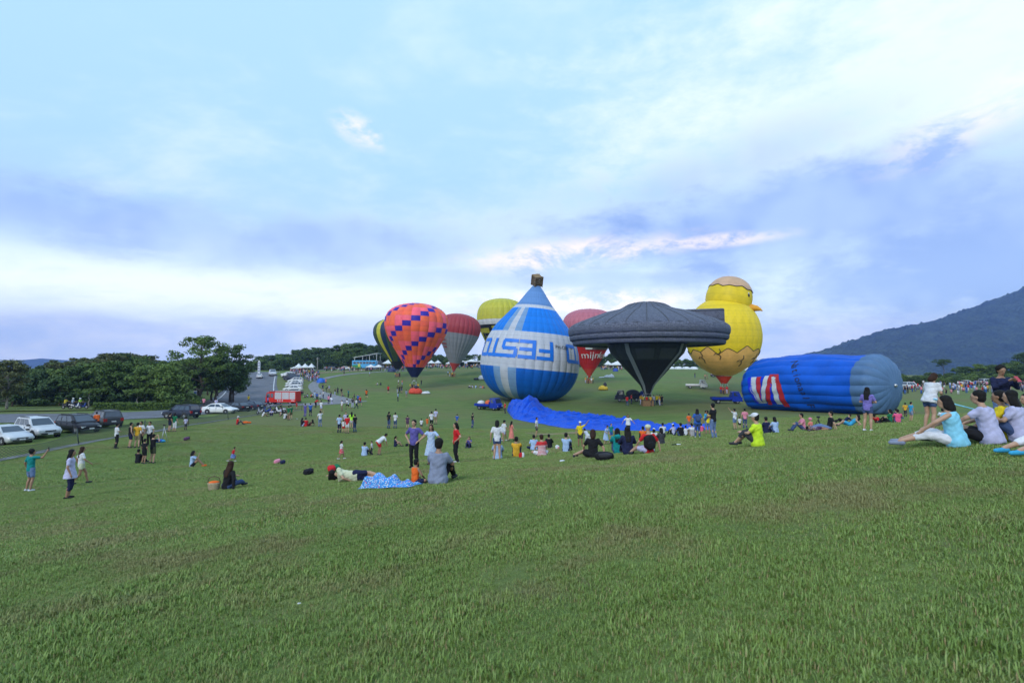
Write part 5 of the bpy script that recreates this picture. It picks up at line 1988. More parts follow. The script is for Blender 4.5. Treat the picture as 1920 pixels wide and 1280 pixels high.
def flatbed(label, loc, ang, pt, load=None, L=4.6, s=1.0):
    """small cab-over truck with an open bed"""
    root = empty('flatbed_truck', loc, ang, s)
    tag(root, label, 'truck')
    cab = MB()
    P = [(.75, .35), (2.30, .35), (2.32, .95), (2.10, 1.12), (1.80, 1.92), (.85, 1.95), (.75, 1.85)]
    n = len(P)
    cab.add([(x, s_ * .80 * (1 if z < 1.2 else .9), z) for s_ in (-1, 1) for x, z in P], [tuple(range(n)), tuple(range(n, 2 * n))[::-1]] + [(i, n + i, n + (i + 1) % n, (i + 1) % n) for i in range(n)])
    co_ = cab.build('cab', pt, root)
    b_ = co_.modifiers.new('b', 'BEVEL')
    b_.width = .05
    b_.segments = 2
    ws = MB()
    ws.add([(2.10 + .012, -.66, 1.18), (2.10 + .012, .66, 1.18), (1.83 + .012, .60, 1.85), (1.83 + .012, -.60, 1.85)], [(0, 1, 2, 3)])
    ws.build('windshield', M_GLASS, root)
    for s_ in (-1, 1):
        sw = MB()
        sw.add([(.98, s_ * .775, 1.22), (1.98, s_ * .775, 1.22), (1.78, s_ * .735, 1.82), (.98, s_ * .735, 1.82)], [(0, 1, 2, 3)])
        sw.build('window', M_GLASS, root)
        small(root, 'headlight', M_LAMP, (2.27, 2.335, s_ * .60 - .12, s_ * .60 + .12, .62, .80))
    small(root, 'bumper', M_DARK, (2.28, 2.42, -.8, .8, .32, .52))
    bed = MB()
    bed.box(-2.3, .68, -.82, .82, .62, .72).box(-2.3, .68, -.84, -.80, .72, 1.02).box(-2.3, .68, .80, .84, .72, 1.02).box(-2.34, -2.3, -.84, .84, .62, 1.02).box(.62, .68, -.80, .80, .72, 1.35)
    bed.build('bed', pt, root)
    small(root, 'chassis', M_DARK, (-2.2, 2.1, -.4, .4, .38, .60))
    wheels(root, (-1.4, 1.55), .66, .31, .2)
    if load:
        for mt, b in load:
            m_ = MB()
            m_.ball(((b[0] + b[1]) / 2, (b[2] + b[3]) / 2, (b[4] + b[5]) / 2), ((b[1] - b[0]) / 2, (b[3] - b[2]) / 2, (b[5] - b[4]) / 2), 12, 8)
            lo = m_.build('load_bundle', mt, root)
    return root


M_SACK_W = mat_basic('white_sack', (0.55, 0.56, 0.58), 0.8, 0, .1, 3, .5, 6)
M_SACK_O = mat_basic('orange_sack', (0.62, 0.12, 0.03), 0.8, 0, .1, 3, .5, 6)
M_SACK_D = mat_basic('dark_sack', (0.03, 0.03, 0.045), 0.8, 0, .2, 3, .5, 6)
flatbed('small blue flatbed truck with orange bundle by the upside down balloon', hit(916, 768), R(-35), P_BLUE, [(M_SACK_O, (-.6, .5, -.6, .6, .6, 1.6)), (M_SACK_W, (-2.2, -.9, -.7, .7, .6, 1.5))])
flatbed('white flatbed truck with empty bed behind the saucer balloon', hit(1306, 728), R(-14), P_WHITE)
flatbed('blue flatbed truck next to the lying blue balloon', hit(1362, 756), R(-8), P_BLUE, [(M_SACK_D, (-1.8, -.4, -.6, .6, .6, 1.1))])
flatbed('dark truck loaded with bundles left of the saucer basket', hit(1178, 752), R(170), P_NAVY, [(M_SACK_D, (-2.0, .4, -.8, .8, .6, 2.1)), (mat_basic('blue_sack', (0.02, .04, .2), .8), (-2.8, -1.9, -.6, .6, .3, 1.9))])

# fire engine
fp_ = hit(531, 757.5)
ft = empty('fire_engine', fp_, R(180 - 6), .9)
tag(ft, 'red fire engine with silver roller shutters beside the road', 'fire engine')
cab = MB()
P = [(1.45, .45), (3.3, .45), (3.36, 1.35), (3.12, 2.45), (2.95, 2.55), (1.45, 2.55)]
n = len(P)
cab.add([(x, s_ * 1.1 * (1 if z < 1.5 else .95), z) for s_ in (-1, 1) for x, z in P], [tuple(range(n)), tuple(range(n, 2 * n))[::-1]] + [(i, n + i, n + (i + 1) % n, (i + 1) % n) for i in range(n)])
cb = cab.build('cab', P_RED, ft)
b_ = cb.modifiers.new('b', 'BEVEL')
b_.width = .07
b_.segments = 2
ws = MB()
ws.add([(3.345, -.95, 1.45), (3.345, .95, 1.45), (3.15, .88, 2.35), (3.15, -.88, 2.35)], [(0, 1, 2, 3)])
ws.build('windshield', M_GLASS, ft)
for s_ in (-1, 1):
    m_ = MB()
    m_.add([(2.35, s_ * 1.105, 1.45), (3.15, s_ * 1.105, 1.45), (3.0, s_ * 1.06, 2.3), (2.35, s_ * 1.06, 2.3)], [(0, 1, 2, 3)])
    m_.build('window', M_GLASS, ft)
    m_ = MB()
    m_.add([(1.6, s_ * 1.105, 1.45), (2.2, s_ * 1.105, 1.45), (2.2, s_ * 1.06, 2.3), (1.6, s_ * 1.06, 2.3)], [(0, 1, 2, 3)])
    m_.build('window', M_GLASS, ft)
small(ft, 'body', P_RED, (-3.3, 1.38, -1.12, 1.12, .48, 2.72))
M_SHUT = mat_basic('aluminium_shutter', (0.55, 0.57, 0.60), 0.45, 0.5)
for x0, x1 in ((-3.18, -1.95), (-1.82, -.30), (-.17, 1.27)):
    for s_ in (-1, 1):
        y0, y1 = sorted((s_ * 1.10, s_ * 1.135))
        sh = MB()
        nsl = 14
        for q in range(nsl):
            za = 1.12 + q * (1.44 / nsl)
            sh.box(x0, x1, y0, y1 - .0, za, za + 1.44 / nsl * .88)
        sh.build('roller_shutter', M_SHUT, ft)
small(ft, 'roof_rack', M_STEEL, (-3.2, 1.2, -1.0, -.9, 2.74, 2.86), (-3.2, 1.2, .9, 1.0, 2.74, 2.86), (-3.2, 1.2, -.9, .9, 2.73, 2.76))
small(ft, 'light_bar', M_TAIL, (2.3, 2.7, -.8, .8, 2.57, 2.75))
small(ft, 'bumper', M_DARK, (3.3, 3.5, -1.1, 1.1, .35, .65), (-3.42, -3.3, -1.1, 1.1, .4, .65))
for x in (.6, .1, -.4):
    small(ft, 'white_mark', M_WHITE_PRINT, (x - .12, x + .12, 1.122, 1.132, .72, .94), (x - .12, x + .12, -1.132, -1.122, .72, .94))
small(ft, 'white_mark', M_WHITE_PRINT, (-3.1, -2.3, 1.122, 1.132, .78, .9), (-3.1, -2.3, -1.132, -1.122, .78, .9))
wheels(ft, (-2.0, 2.35), .92, .48, .28)

# tourist bus on the ridge
bp_ = at_depth(684, 688, 216)
bp_.z = gz(bp_.x, bp_.y)
bs_ = empty('bus', bp_, R(176))
tag(bs_, 'blue and green tourist bus on the ridge above the field', 'bus')
bb = MB()
bb.box(-4.9, 4.9, -1.25, 1.25, .4, 3.5)
o = bb.build('body', mat_basic('bus_sky_blue', (0.06, 0.33, 0.62), .35, 0, .1, .4), bs_)
o.modifiers.new('b', 'BEVEL').width = .2
small(bs_, 'green_panel', mat_basic('bus_green', (0.02, .22, .05), .4), (1.2, 4.7, -1.265, 1.265, .5, 1.7))
small(bs_, 'yellow_panel', mat_basic('bus_yellow', (0.5, .5, .08), .4), (1.5, 2.4, -1.275, 1.275, .9, 2.2))
for i in range(7):
    small(bs_, 'window', M_GLASS, (-4.6 + i * 1.3, -3.5 + i * 1.3, -1.27, 1.27, 2.1, 2.95))
small(bs_, 'windshield', M_GLASS, (4.85, 4.915, -1.1, 1.1, 1.5, 3.0))
wheels(bs_, (-3.0, 3.2), 1.1, .5, .28)


# scooters
def scooter(label, loc, ang, pt, group=None):
    root = empty('scooter', loc, ang)
    tag(root, label, 'scooter', group)
    m_ = MB()
    m_.tube([(-.75, 0, .62), (-.45, 0, .60), (-.15, 0, .42), (.15, 0, .32), (.38, 0, .42), (.52, 0, .95)], [.10, .17, .16, .11, .12, .08], 10)
    m_.build('body', pt, root)
    m_ = MB()
    m_.tube([(-.72, 0, .78), (-.4, 0, .80), (-.05, 0, .76)], [.07, .13, .09], 8, flat=(1, .55))
    m_.build('seat', M_DARK, root)
    m_ = MB()
    m_.tube([(.50, 0, .55), (.46, 0, 1.0)], .03, 6).tube([(.44, -.32, 1.03), (.47, 0, 1.0), (.44, .32, 1.03)], .022, 6)
    m_.ball((.56, 0, .92), (.10, .13, .12), 8, 6)
    m_.build('handlebar', M_DARK, root)
    tm, rm = wheel_meshes(.25, .11)
    for x in (-.58, .62):
        w = link('wheel', tm, root, loc=(x, 0, .25))
        link('rim', rm, w)
    return root


SC_P = [paint('scooter_white', (.6, .6, .62)), paint('scooter_blue', (.02, .05, .25)), P_BLACK, paint('scooter_silver', (.35, .37, .42))]
SCOOT = []
for px, py, c_, a_, lb in ((126, 768, 2, 0, 'dark scooter under the rider in yellow'), (140, 768, 0, 15, 'white scooter under the helmeted rider'), (153, 768, 1, 10, 'blue and white scooter under the rider in pale green'),
                           (441, 733, 2, 100, 'dark scooter riding up the left road side'), (462, 706, 2, 95, 'scooter far up the road')):
    SCOOT.append(scooter(lb, hit(px, py) + Vector((0, 0, .15 if py > 760 else .06)), R(a_), SC_P[c_]))
for i, (px, py) in enumerate(((489, 777), (501, 775.5), (513, 774), (525, 775), (536, 778))):
    scooter(('silver scooter leftmost in the row by the gutter', 'blue scooter second in the row by the gutter', 'black scooter third in the row by the gutter', 'white scooter fourth in the row by the gutter', 'black scooter last in the row by the gutter')[i],
            hit(px, py), R(150 + 12 * i), SC_P[(3, 1, 2, 0, 2)[i]], 'scooters parked by the gutter')

# ------------------------------------------------------------------ tents, poles, signs
M_TENT = mat_basic('white_tent_cloth', (0.66, 0.68, 0.70), 0.7, 0, .05, 1)


def canopy(label, loc, ang, w, d, h, peak, peaks=1, mt=None, group=None):
    root = empty('canopy_tent', loc, ang)
    tag(root, label, 'tent', group)
    pw = w / peaks
    for i in range(peaks):
        x0 = -w / 2 + i * pw
        n = 9
        P = np.zeros((n, n, 3))
        for a in range(n):
            for b in range(n):
                u, v = a / (n - 1) * 2 - 1, b / (n - 1) * 2 - 1
                q = max(abs(u), abs(v))
                P[a, b] = (x0 + pw * (u + 1) / 2, d * v / 2, h + (peak) * (1 - q) ** 1.45)
        link('roof', grid_mesh('roof', P, False), root, mt or M_TENT)
    for sy in (-1, 1):
        small(root, 'valance', mt or M_TENT, (-w / 2, w / 2, sy * d / 2 - .015, sy * d / 2 + .015, h - .35, h - .003))
    for x in np.linspace(-w / 2 + .08, w / 2 - .08, peaks + 1):
        for y in (-d / 2 + .08, d / 2 - .08):
            small(root, 'pole', M_STEEL, (x - .03, x + .03, y - .03, y + .03, 0, h - .01))
    return root


canopy('white canopy with three peaks at the crowd by the road', hit(572, 697.5), R(8), 6.6, 3.4, 1.9, 1.3, 3)
canopy('low white canopy behind the three peaked one', hit(548, 698) + Vector((0, 4, 0)), R(8), 4.0, 3, 1.8, .9)
q = hit(880, 686)
canopy('long white marquee behind the red and grey balloon', (-16, 252, gz(-16, 252)), 0, 24, 6, 2.6, 1.0, 4)
canopy('white canopy between the checked and the grey balloon', at_depth(815, 686, 246).xy.to_3d() + Vector((0, 0, gz(at_depth(815, 686, 246).x, 246))), 0, 6, 4, 2, 1.2, 2)
x_ = at_depth(845, 690, 240).x
canopy('small white canopy left of the long marquee', (x_, 240, gz(x_, 240)), 0, 4, 4, 2, 1.2)
x_ = at_depth(1160, 690, 236).x
canopy('broad white marquee between mauve balloon and saucer', (x_, 236, gz(x_, 236)), 0, 9.5, 5, 2.0, 1.8, 1)
x_ = at_depth(1140, 690, 238).x
canopy('small peaked canopy left of the broad marquee', (x_, 238, gz(x_, 238)), 0, 3.4, 3.4, 2.0, 1.6)
x_ = at_depth(728, 690, 222).x
canopy('white canopy left of the striped balloon basket', (x_, 222, gz(x_, 222)), R(20), 5, 4, 2.4, 1.4)
x_ = at_depth(700, 690, 205).x
canopy('pale canopy in front of the bus', (x_, 207, gz(x_, 207)), R(0), 6, 3, 1.6, .8, 2)


def dome_tent(label, loc, r, h, mt, group=None):
    root = empty('dome_tent', loc)
    tag(root, label, 'tent', group)
    n = 8
    P = np.array([[(r * math.cos(2 * math.pi * k / 24) * math.cos(t) ** .7, r * .85 * math.sin(2 * math.pi * k / 24) * math.cos(t) ** .7, h * math.sin(t)) for k in range(24)] for t in np.linspace(0, math.pi / 2 - .05, n)])
    link('shell', grid_mesh('shell', P, closed_u=True), root, mt)
    for a in (.8, 2.35):
        m_ = MB()
        m_.tube([(r * 1.01 * math.cos(a) * math.cos(t) ** .7 * (1 if s_ else 1), r * .86 * math.sin(a) * math.cos(t) ** .7, h * 1.01 * math.sin(t)) for s_, t in ((0, t) for t in np.linspace(0, math.pi / 2, 8))]
                + [(-r * 1.01 * math.cos(a) * math.cos(t) ** .7, -r * .86 * math.sin(a) * math.cos(t) ** .7, h * 1.01 * math.sin(t)) for t in np.linspace(math.pi / 2 - .1, 0, 7)], .03, 4)
        m_.build('pole', M_DARK, root)
    m_ = MB()
    m_.add([(-.28 * r, -.80 * r, .05), (.28 * r, -.80 * r, .05), (.05, -.55 * r, h * .68), (-.05, -.55 * r, h * .68)], [(0, 1, 2, 3)])
    m_.build('door_flap', M_DARK, root)
    return root


dome_tent('bright blue dome tent beside the curving path', hit(602, 717), 1.35, 1.35, mat_basic('tent_blue', (.01, .12, .55), .6))
dome_tent('navy dome tent beside the striped balloon basket', hit(735, 697), 1.8, 1.5, mat_basic('tent_navy', (.015, .03, .10), .6))
dome_tent('blue dome tent before the broad marquee', hit(1154, 696), 1.1, 1.3, mat_basic('tent_blue', (.01, .05, .35), .6))
for i in range(12):
    px = 1243 + i * 14.5
    x_ = at_depth(px, 690, 240).x
    if i == 5:
        continue
    dome_tent('low white dome tent in the row behind the saucer and chick', (x_, 240, gz(x_, 240)), 1.9, 1.15, M_TENT, 'row of low white tents')
# white pavilion roof on the ridge
x_ = at_depth(690, 680, 228).x
pv_ = empty('pavilion', (x_, 228, gz(x_, 228)), R(-6))
tag(pv_, 'pavilion with sloping pale roof above the bus', 'pavilion')
m_ = MB()
m_.add([(-5.5, -2.5, 4.6), (5.0, -2.5, 6.4), (5.0, 2.5, 6.4), (-5.5, 2.5, 4.6), (-5.5, -2.5, 4.45), (5.0, -2.5, 6.25), (5.0, 2.5, 6.25), (-5.5, 2.5, 4.45)], [(0, 1, 2, 3), (7, 6, 5, 4), (0, 4, 5, 1), (1, 5, 6, 2), (2, 6, 7, 3), (3, 7, 4, 0)])
m_.build('roof', M_TENT, pv_)
small(pv_, 'deck', M_CONC, (-6, 5.4, -2.8, 2.8, 0, 3.2))
for x in (-5, -1.5, 1.5, 4.6):
    for y in (-2.2, 2.2):
        small(pv_, 'column', M_STEEL, (x - .1, x + .1, y - .1, y + .1, 3.2, 4.4 + (x + 5.5) * .17))
# utility pole, banner pillar, signs
p = hit(595, 697)
up_ = empty('utility_pole', p)
tag(up_, 'grey utility pole right of the three peaked canopy', 'pole')
small(up_, 'shaft', mat_basic('pole_concrete', (.22, .22, .21), .9), (-.11, .11, -.11, .11, 0, 5.2))
small(up_, 'crossarm', M_STEEL, (-.6, .6, -.05, .05, 4.7, 4.8))
p = hit(485.5, 702)
bp2 = empty('banner_pillar', p)
tag(bp2, 'tall narrow white banner pillar at the top of the road', 'banner')
small(bp2, 'pillar', mat_basic('banner_white', (.55, .58, .65), .6, 0, .25, 2), (-.42, .42, -.2, .2, .4, 4.9))
small(bp2, 'base', M_CONC, (-.55, .55, -.4, .4, 0, .4))
small(bp2, 'cap', M_TENT, (-.2, .2, -.2, .2, 4.9, 5.4))
for z in (1.2, 2.2, 3.2, 4.1):
    small(bp2, 'printed_block', mat_basic('banner_grey_print', (.18, .20, .28), .6), (-.3, .3, -.215, -.2, z, z + .5))
for px, py, h, w, lb, mt in ((366, 757, 2.4, .6, 'small pale sign on a post at the wood edge', M_WHITE_PRINT), (375, 757, 1.0, .9, 'low pale board beside the sign post', M_TENT)):
    p = hit(px, py)
    r_ = empty('sign', p)
    tag(r_, lb, 'sign')
    small(r_, 'post', M_STEEL, (-.04, .04, -.04, .04, 0, h - .5))
    small(r_, 'board', mt, (-w / 2, w / 2, -.07, -.041, h - .75, h))
    small(r_, 'blue_print', mat_basic('sign_blue_print', (.08, .16, .36), .5), (-w / 2 + .06, w / 2 - .06, -.08, -.071, h - .6, h - .2))
# bundles on the field
def bundle(name, label, cat, px, py, parts):
    p = hit(px, py)
    root = empty(name, p)
    tag(root, label, cat)
    for nm, mt, c, r in parts:
        m_ = MB()
        m_.ball(c, r, 14, 8)
        me = m_.mesh(nm)
        for v in me.vertices:
            k = 1 + .09 * math.sin(v.co.x * 7 + v.co.z * 5) * math.sin(v.co.y * 6)
            v.co = Vector((v.co.x * k, v.co.y * k, max(0.0, v.co.z * k)))
        link(nm, me, root, mt)


M_SRED = mat_basic('red_sack', (.55, .06, .03), .8, 0, .2, 2, .5, 5)
M_SYEL = mat_basic('yellow_sack', (.55, .38, .03), .8, 0, .2, 2, .5, 5)
bundle('balloon_bag', 'red orange balloon bag with grey cloth in front of the checked balloon', 'bag', 779, 738, [('bag', M_SRED, (0, 0, .4), (1.5, .8, .9)), ('bag_top', M_SACK_D, (.1, 0, 1.4), (.5, .5, .4)), ('cloth', M_SACK_W, (2.2, 0, .1), (1.0, .7, .45))])
bundle('balloon_bag', 'yellow balloon bag with black fan behind the blue fabric', 'bag', 1131, 731, [('bag', M_SYEL, (0, 0, .35), (1.1, .8, .7)), ('fan', M_SACK_D, (.4, 0, 1.1), (.4, .35, .6))])
bundle('cloth_pile', 'heap of white cloth right of the mauve balloon', 'cloth', 1140, 708, [('cloth', M_SACK_W, (0, 0, .2), (1.4, .9, .7)), ('cloth', M_SACK_W, (1.2, .3, .3), (.9, .8, .9)), ('cloth', M_SACK_W, (-2.0, 0, .05), (1.0, .6, .3))])
bundle('cloth_pile', 'white bundle left of the upside down balloon', 'cloth', 899, 712, [('cloth', M_SACK_W, (.6, 0, .5), (1.0, .9, 1.0)), ('cloth', M_SACK_D, (-1.0, 0, .2), (.9, .6, .5))])
# ------------------------------------------------------------------ people
V3 = Vector


def lerp(a, b, t):
    return a * (1 - t) + b * t


def cap(m_, p0, p1, r0, r1, n=10):
    p0, p1 = V3(p0), V3(p1)
    d = (p1 - p0)
    d = d.normalized() if d.length > 1e-6 else V3((0, 0, 1))
    m_.tube([p0 - d * r0 * .98, p0 - d * r0 * .75, p0 - d * r0 * .4, p0, p1, p1 + d * r1 * .4, p1 + d * r1 * .75, p1 + d * r1 * .98],
            [r0 * .15, r0 * .66, r0 * .92, r0, r1, r1 * .92, r1 * .66, r1 * .15], n)


def loft(m_, secs, n=16):
    """closed surface through elliptical sections (centre, right, forward, rx, ry)"""
    vs, fs = [], []
    for c, r, f, rx, ry in secs:
        for k in range(n):
            a = 2 * math.pi * k / n
            vs.append(c + r * (rx * math.cos(a)) + f * (ry * math.sin(a)))
    for i in range(len(secs) - 1):
        for k in range(n):
            k2 = (k + 1) % n
            fs.append((i * n + k, i * n + k2, (i + 1) * n + k2, (i + 1) * n + k))
    fs.append(tuple(range(n))[::-1])
    fs.append(tuple((len(secs) - 1) * n + k for k in range(n)))
    m_.add(vs, fs, 0, True)


def pose_joints(pose, seed=0):
    r = random.Random(seed * 31 + 7)
    j = lambda s=.02: r.uniform(-s, s)
    J = dict(pel=V3((0, 0, .92)), chest=V3((0, 0, 1.41)), head_f=V3((0, 1, -.08)), neck=None,
             Lk=V3((-.10, .03, .49)), Rk=V3((.10, .03, .49)), La=V3((-.115 + j(), -.02 + j(.05), .08)), Ra=V3((.115 + j(), -.02 + j(.05), .08)),
             Le=V3((-.27, -.03, 1.13)), Re=V3((.27, -.03, 1.13)), Lh=V3((-.28 + j(), .06, .89)), Rh=V3((.28 + j(), .06, .89)), tl=V3((0, 1, 0)), tr=V3((0, 1, 0)), right=V3((1, 0, 0)), hipr=V3((1, 0, 0)))
    sitting = pose.startswith('sit') or pose == 'recline'
    if sitting:
        J.update(pel=V3((0, 0, .115)), chest=V3((0, .05 + j(.03), .60)), Lk=V3((-.13, .31, .39)), Rk=V3((.14, .30, .40)), La=V3((-.12, .57, .08)), Ra=V3((.14, .56, .08)),
                 Le=V3((-.26, .17, .38)), Re=V3((.26, .17, .38)), Lh=V3((-.07, .40, .36)), Rh=V3((.05, .42, .38)))
    if pose == 'sit_cross':
        J.update(Lk=V3((-.35, .20, .17)), Rk=V3((.35, .20, .17)), La=V3((.10, .37, .08)), Ra=V3((-.10, .30, .08)), Le=V3((-.27, .10, .36)), Re=V3((.27, .10, .36)), Lh=V3((-.18, .30, .22)), Rh=V3((.16, .30, .22)))
    elif pose == 'sit_phone':
        J.update(Le=V3((-.21, .26, .46)), Re=V3((.22, .25, .47)), Lh=V3((-.06, .34, .66)), Rh=V3((.08, .34, .68)))
    elif pose == 'sit_out':
        J.update(chest=V3((0, -.09, .60)), Lk=V3((-.11, .42, .19)), Rk=V3((.12, .41, .22)), La=V3((-.14, .83, .08)), Ra=V3((.13, .82, .08)), Le=V3((-.28, -.16, .36)), Re=V3((.28, -.16, .36)), Lh=V3((-.31, -.27, .06)), Rh=V3((.31, -.27, .06)))
    elif pose == 'sit_out_fwd':
        J.update(chest=V3((0, .10, .60)), Lk=V3((-.16, .41, .20)), Rk=V3((.10, .40, .24)), La=V3((-.30, .80, .07)), Ra=V3((.05, .82, .07)), Le=V3((-.26, .28, .44)), Re=V3((.26, .22, .40)), Lh=V3((-.22, .48, .27)), Rh=V3((.16, .44, .30)))
    elif pose == 'sit_lean':
        J.update(chest=V3((.10, .0, .59)), Lk=V3((-.16, .33, .36)), Rk=V3((.20, .38, .2)), La=V3((-.2, .58, .08)), Ra=V3((.0, .66, .08)), Re=V3((.40, -.10, .33)), Rh=V3((.46, -.16, .06)))
    elif pose == 'sit_side':
        J.update(Lk=V3((-.34, .26, .16)), Rk=V3((-.20, .36, .18)), La=V3((-.62, .02, .08)), Ra=V3((-.52, .16, .09)), Le=V3((-.30, .12, .36)), Lh=V3((-.30, .30, .18)), Re=V3((.34, .0, .34)), Rh=V3((.38, -.02, .07)))
    elif pose == 'recline':
        J.update(chest=V3((0, -.32, .42)), Lk=V3((-.12, .36, .32)), Rk=V3((.13, .40, .18)), La=V3((-.12, .60, .08)), Ra=V3((.13, .80, .08)), Le=V3((-.27, -.52, .17)), Re=V3((.27, -.52, .17)), Lh=V3((-.28, -.34, .06)), Rh=V3((.28, -.34, .06)))
    elif pose == 'lie_side':
        J.update(pel=V3((0, 0, .16)), chest=V3((-.48, -.05, .20)), right=V3((0, -.35, .93)).normalized(), hipr=V3((.0, -.3, .95)).normalized(), head_f=V3((-.2, .9, .2)),
                 Lk=V3((.36, .12, .10)), Rk=V3((.38, .14, .24)), La=V3((.74, -.04, .08)), Ra=V3((.76, -.02, .17)), tl=V3((.6, .6, 0)), tr=V3((.6, .6, 0)),
                 Le=V3((-.62, .24, .08)), Lh=V3((-.80, .14, .12)), Re=V3((-.26, -.22, .14)), Rh=V3((-.14, -.10, .06)))
    elif pose == 'walk':
        J.update(Lk=V3((-.09, .20, .52)), La=V3((-.10, .28, .10)), Rk=V3((.09, -.06, .48)), Ra=V3((.10, -.34, .15)), Le=V3((-.26, -.13, 1.14)), Lh=V3((-.26, -.06, .90)), Re=V3((.26, .08, 1.14)), Rh=V3((.24, .28, .97)))
    elif pose == 'run':
        J.update(chest=V3((0, .12, 1.40)), Lk=V3((-.09, .30, .62)), La=V3((-.10, .18, .26)), Rk=V3((.09, -.12, .50)), Ra=V3((.10, -.48, .34)), Le=V3((-.26, -.16, 1.16)), Lh=V3((-.24, .06, 1.06)), Re=V3((.26, .22, 1.16)), Rh=V3((.2, .42, 1.22)))
    elif pose == 'hips':
        J.update(Le=V3((-.38, -.10, 1.15)), Re=V3((.38, -.10, 1.15)), Lh=V3((-.20, .05, .98)), Rh=V3((.20, .05, .98)))
    elif pose == 'phone':
        J.update(Le=V3((-.24, .18, 1.20)), Re=V3((.24, .18, 1.20)), Lh=V3((-.06, .36, 1.36)), Rh=V3((.07, .36, 1.36)), head_f=V3((0, 1, -.35)))
    elif pose == 'photo_up':
        J.update(Re=V3((.36, .20, 1.36)), Rh=V3((.42, .30, 1.58)), Lh=V3((-.33, .05, .90)), Le=V3((-.31, -.04, 1.13)))
    elif pose == 'photo_eye':
        J.update(Le=V3((-.28, .16, 1.30)), Re=V3((.28, .16, 1.30)), Lh=V3((-.08, .26, 1.56)), Rh=V3((.08, .26, 1.56)))
    elif pose == 'arm_up':
        J.update(Le=V3((-.38, .08, 1.52)), Lh=V3((-.52, .14, 1.74)))
    elif pose == 'arms_out':
        J.update(Le=V3((-.38, .12, 1.20)), Lh=V3((-.52, .28, 1.06)), Re=V3((.38, .10, 1.20)), Rh=V3((.46, .26, 1.02)))
    elif pose == 'fold':
        J.update(Le=V3((-.27, .06, 1.14)), Re=V3((.27, .06, 1.14)), Lh=V3((.05, .20, 1.12)), Rh=V3((-.06, .22, 1.16)))
    elif pose == 'bend':
        J.update(pel=V3((0, -.10, .90)), chest=V3((0, .30, 1.17)), head_f=V3((0, .7, -.7)), Le=V3((-.24, .36, .90)), Re=V3((.24, .36, .90)), Lh=V3((-.18, .42, .66)), Rh=V3((.18, .44, .66)))
    elif pose == 'lean_fwd':
        J.update(chest=V3((0, .14, 1.39)), head_f=V3((0, 1, -.6)), Le=V3((-.24, .14, 1.12)), Re=V3((.24, .14, 1.12)), Lh=V3((-.10, .36, 1.0)), Rh=V3((.10, .36, 1.0)))
    elif pose == 'carry':
        J.update(Le=V3((-.26, .06, 1.12)), Re=V3((.26, .06, 1.12)), Lh=V3((.02, .26, 1.10)), Rh=V3((.0, .27, 1.02)))
    elif pose == 'ride':
        J.update(pel=V3((0, 0, .80)), chest=V3((0, .08, 1.28)), Lk=V3((-.2, .40, .70)), Rk=V3((.2, .40, .70)), La=V3((-.2, .36, .34)), Ra=V3((.2, .36, .34)), Le=V3((-.3, .22, 1.04)), Re=V3((.3, .22, 1.04)), Lh=V3((-.3, .46, 1.03)), Rh=V3((.3, .46, 1.03)))
    sp = (J['chest'] - J['pel']).normalized()
    f = sp.cross(J['right']).cross(sp)
    J['up'] = sp
    J['fwd'] = sp.cross(J['right']).normalized() * -1.0
    if J['fwd'].dot(V3((0, 1, 0))) < 0 and pose != 'lie_side':
        J['fwd'] = -J['fwd']
    J['Ls'] = J['chest'] - J['right'] * .165 - sp * .03
    J['Rs'] = J['chest'] + J['right'] * .165 - sp * .03
    hf = J['head_f'].normalized()
    nk = (sp + V3((0, 0, .5 if pose != 'lie_side' else 0)) + V3((0, .15, 0)) * (1 if pose not in ('lie_side', 'recline') else 0)).normalized()
    J['neck'] = J['chest'] + nk * .07
    J['head'] = J['chest'] + nk * .195 + hf * .015
    J['Lhip'] = J['pel'] - J['hipr'] * .088
    J['Rhip'] = J['pel'] + J['hipr'] * .088
    return J


def torso(m_, J, infl=0.0, t0=-.24, t1=1.10, flare=0.0, belly=0.0):
    secs = []
    for t, rx, ry in ((-.30, .10, .08), (-.22, .145, .105), (-.05, .165, .118), (.12, .155, .112), (.38, .140, .102), (.62, .152, .108), (.82, .168, .110), (.95, .160, .095), (1.03, .115, .080), (1.09, .075, .066), (1.13, .05, .05)):
        if t < t0 or t > t1:
            continue
        c = J['pel'] + (J['chest'] - J['pel']) * t
        fl = flare * max(0, .5 - t) + belly * math.exp(-((t - .25) / .3) ** 2)
        rt = lerp(J['hipr'], J['right'], min(1, max(0, t)))
        secs.append((c, rt, J['fwd'], rx + infl + fl, ry + infl + fl))
    loft(m_, secs)


def hand(m_, elbow, wrist, fine, mirror):
    d = (wrist - elbow).normalized()
    s = d.cross(V3((0, 0, 1)))
    s = s.normalized() if s.length > .1 else V3((1, 0, 0))
    u = s.cross(d)
    pc = wrist + d * .045
    cap(m_, wrist, wrist + d * .075, .026, .032, 8)
    if fine:
        for i, (o_, ln) in enumerate(((-.030, .062), (-.010, .075), (.011, .070), (.031, .054))):
            b = wrist + d * .085 + s * o_
            k = b + d * ln * .55 - u * .008
            cap(m_, b, k, .0098, .0092, 6)
            cap(m_, k, k + (d - u * .55).normalized() * ln * .5, .0092, .008, 6)
        tb = wrist + d * .03 + s * (-.03 if mirror else .03)
        cap(m_, tb, tb + (d * .6 + s * (-.7 if mirror else .7)).normalized() * .055, .011, .009, 6)
    else:
        cap(m_, wrist + d * .07, wrist + d * .15, .028, .016, 8)
    return pc


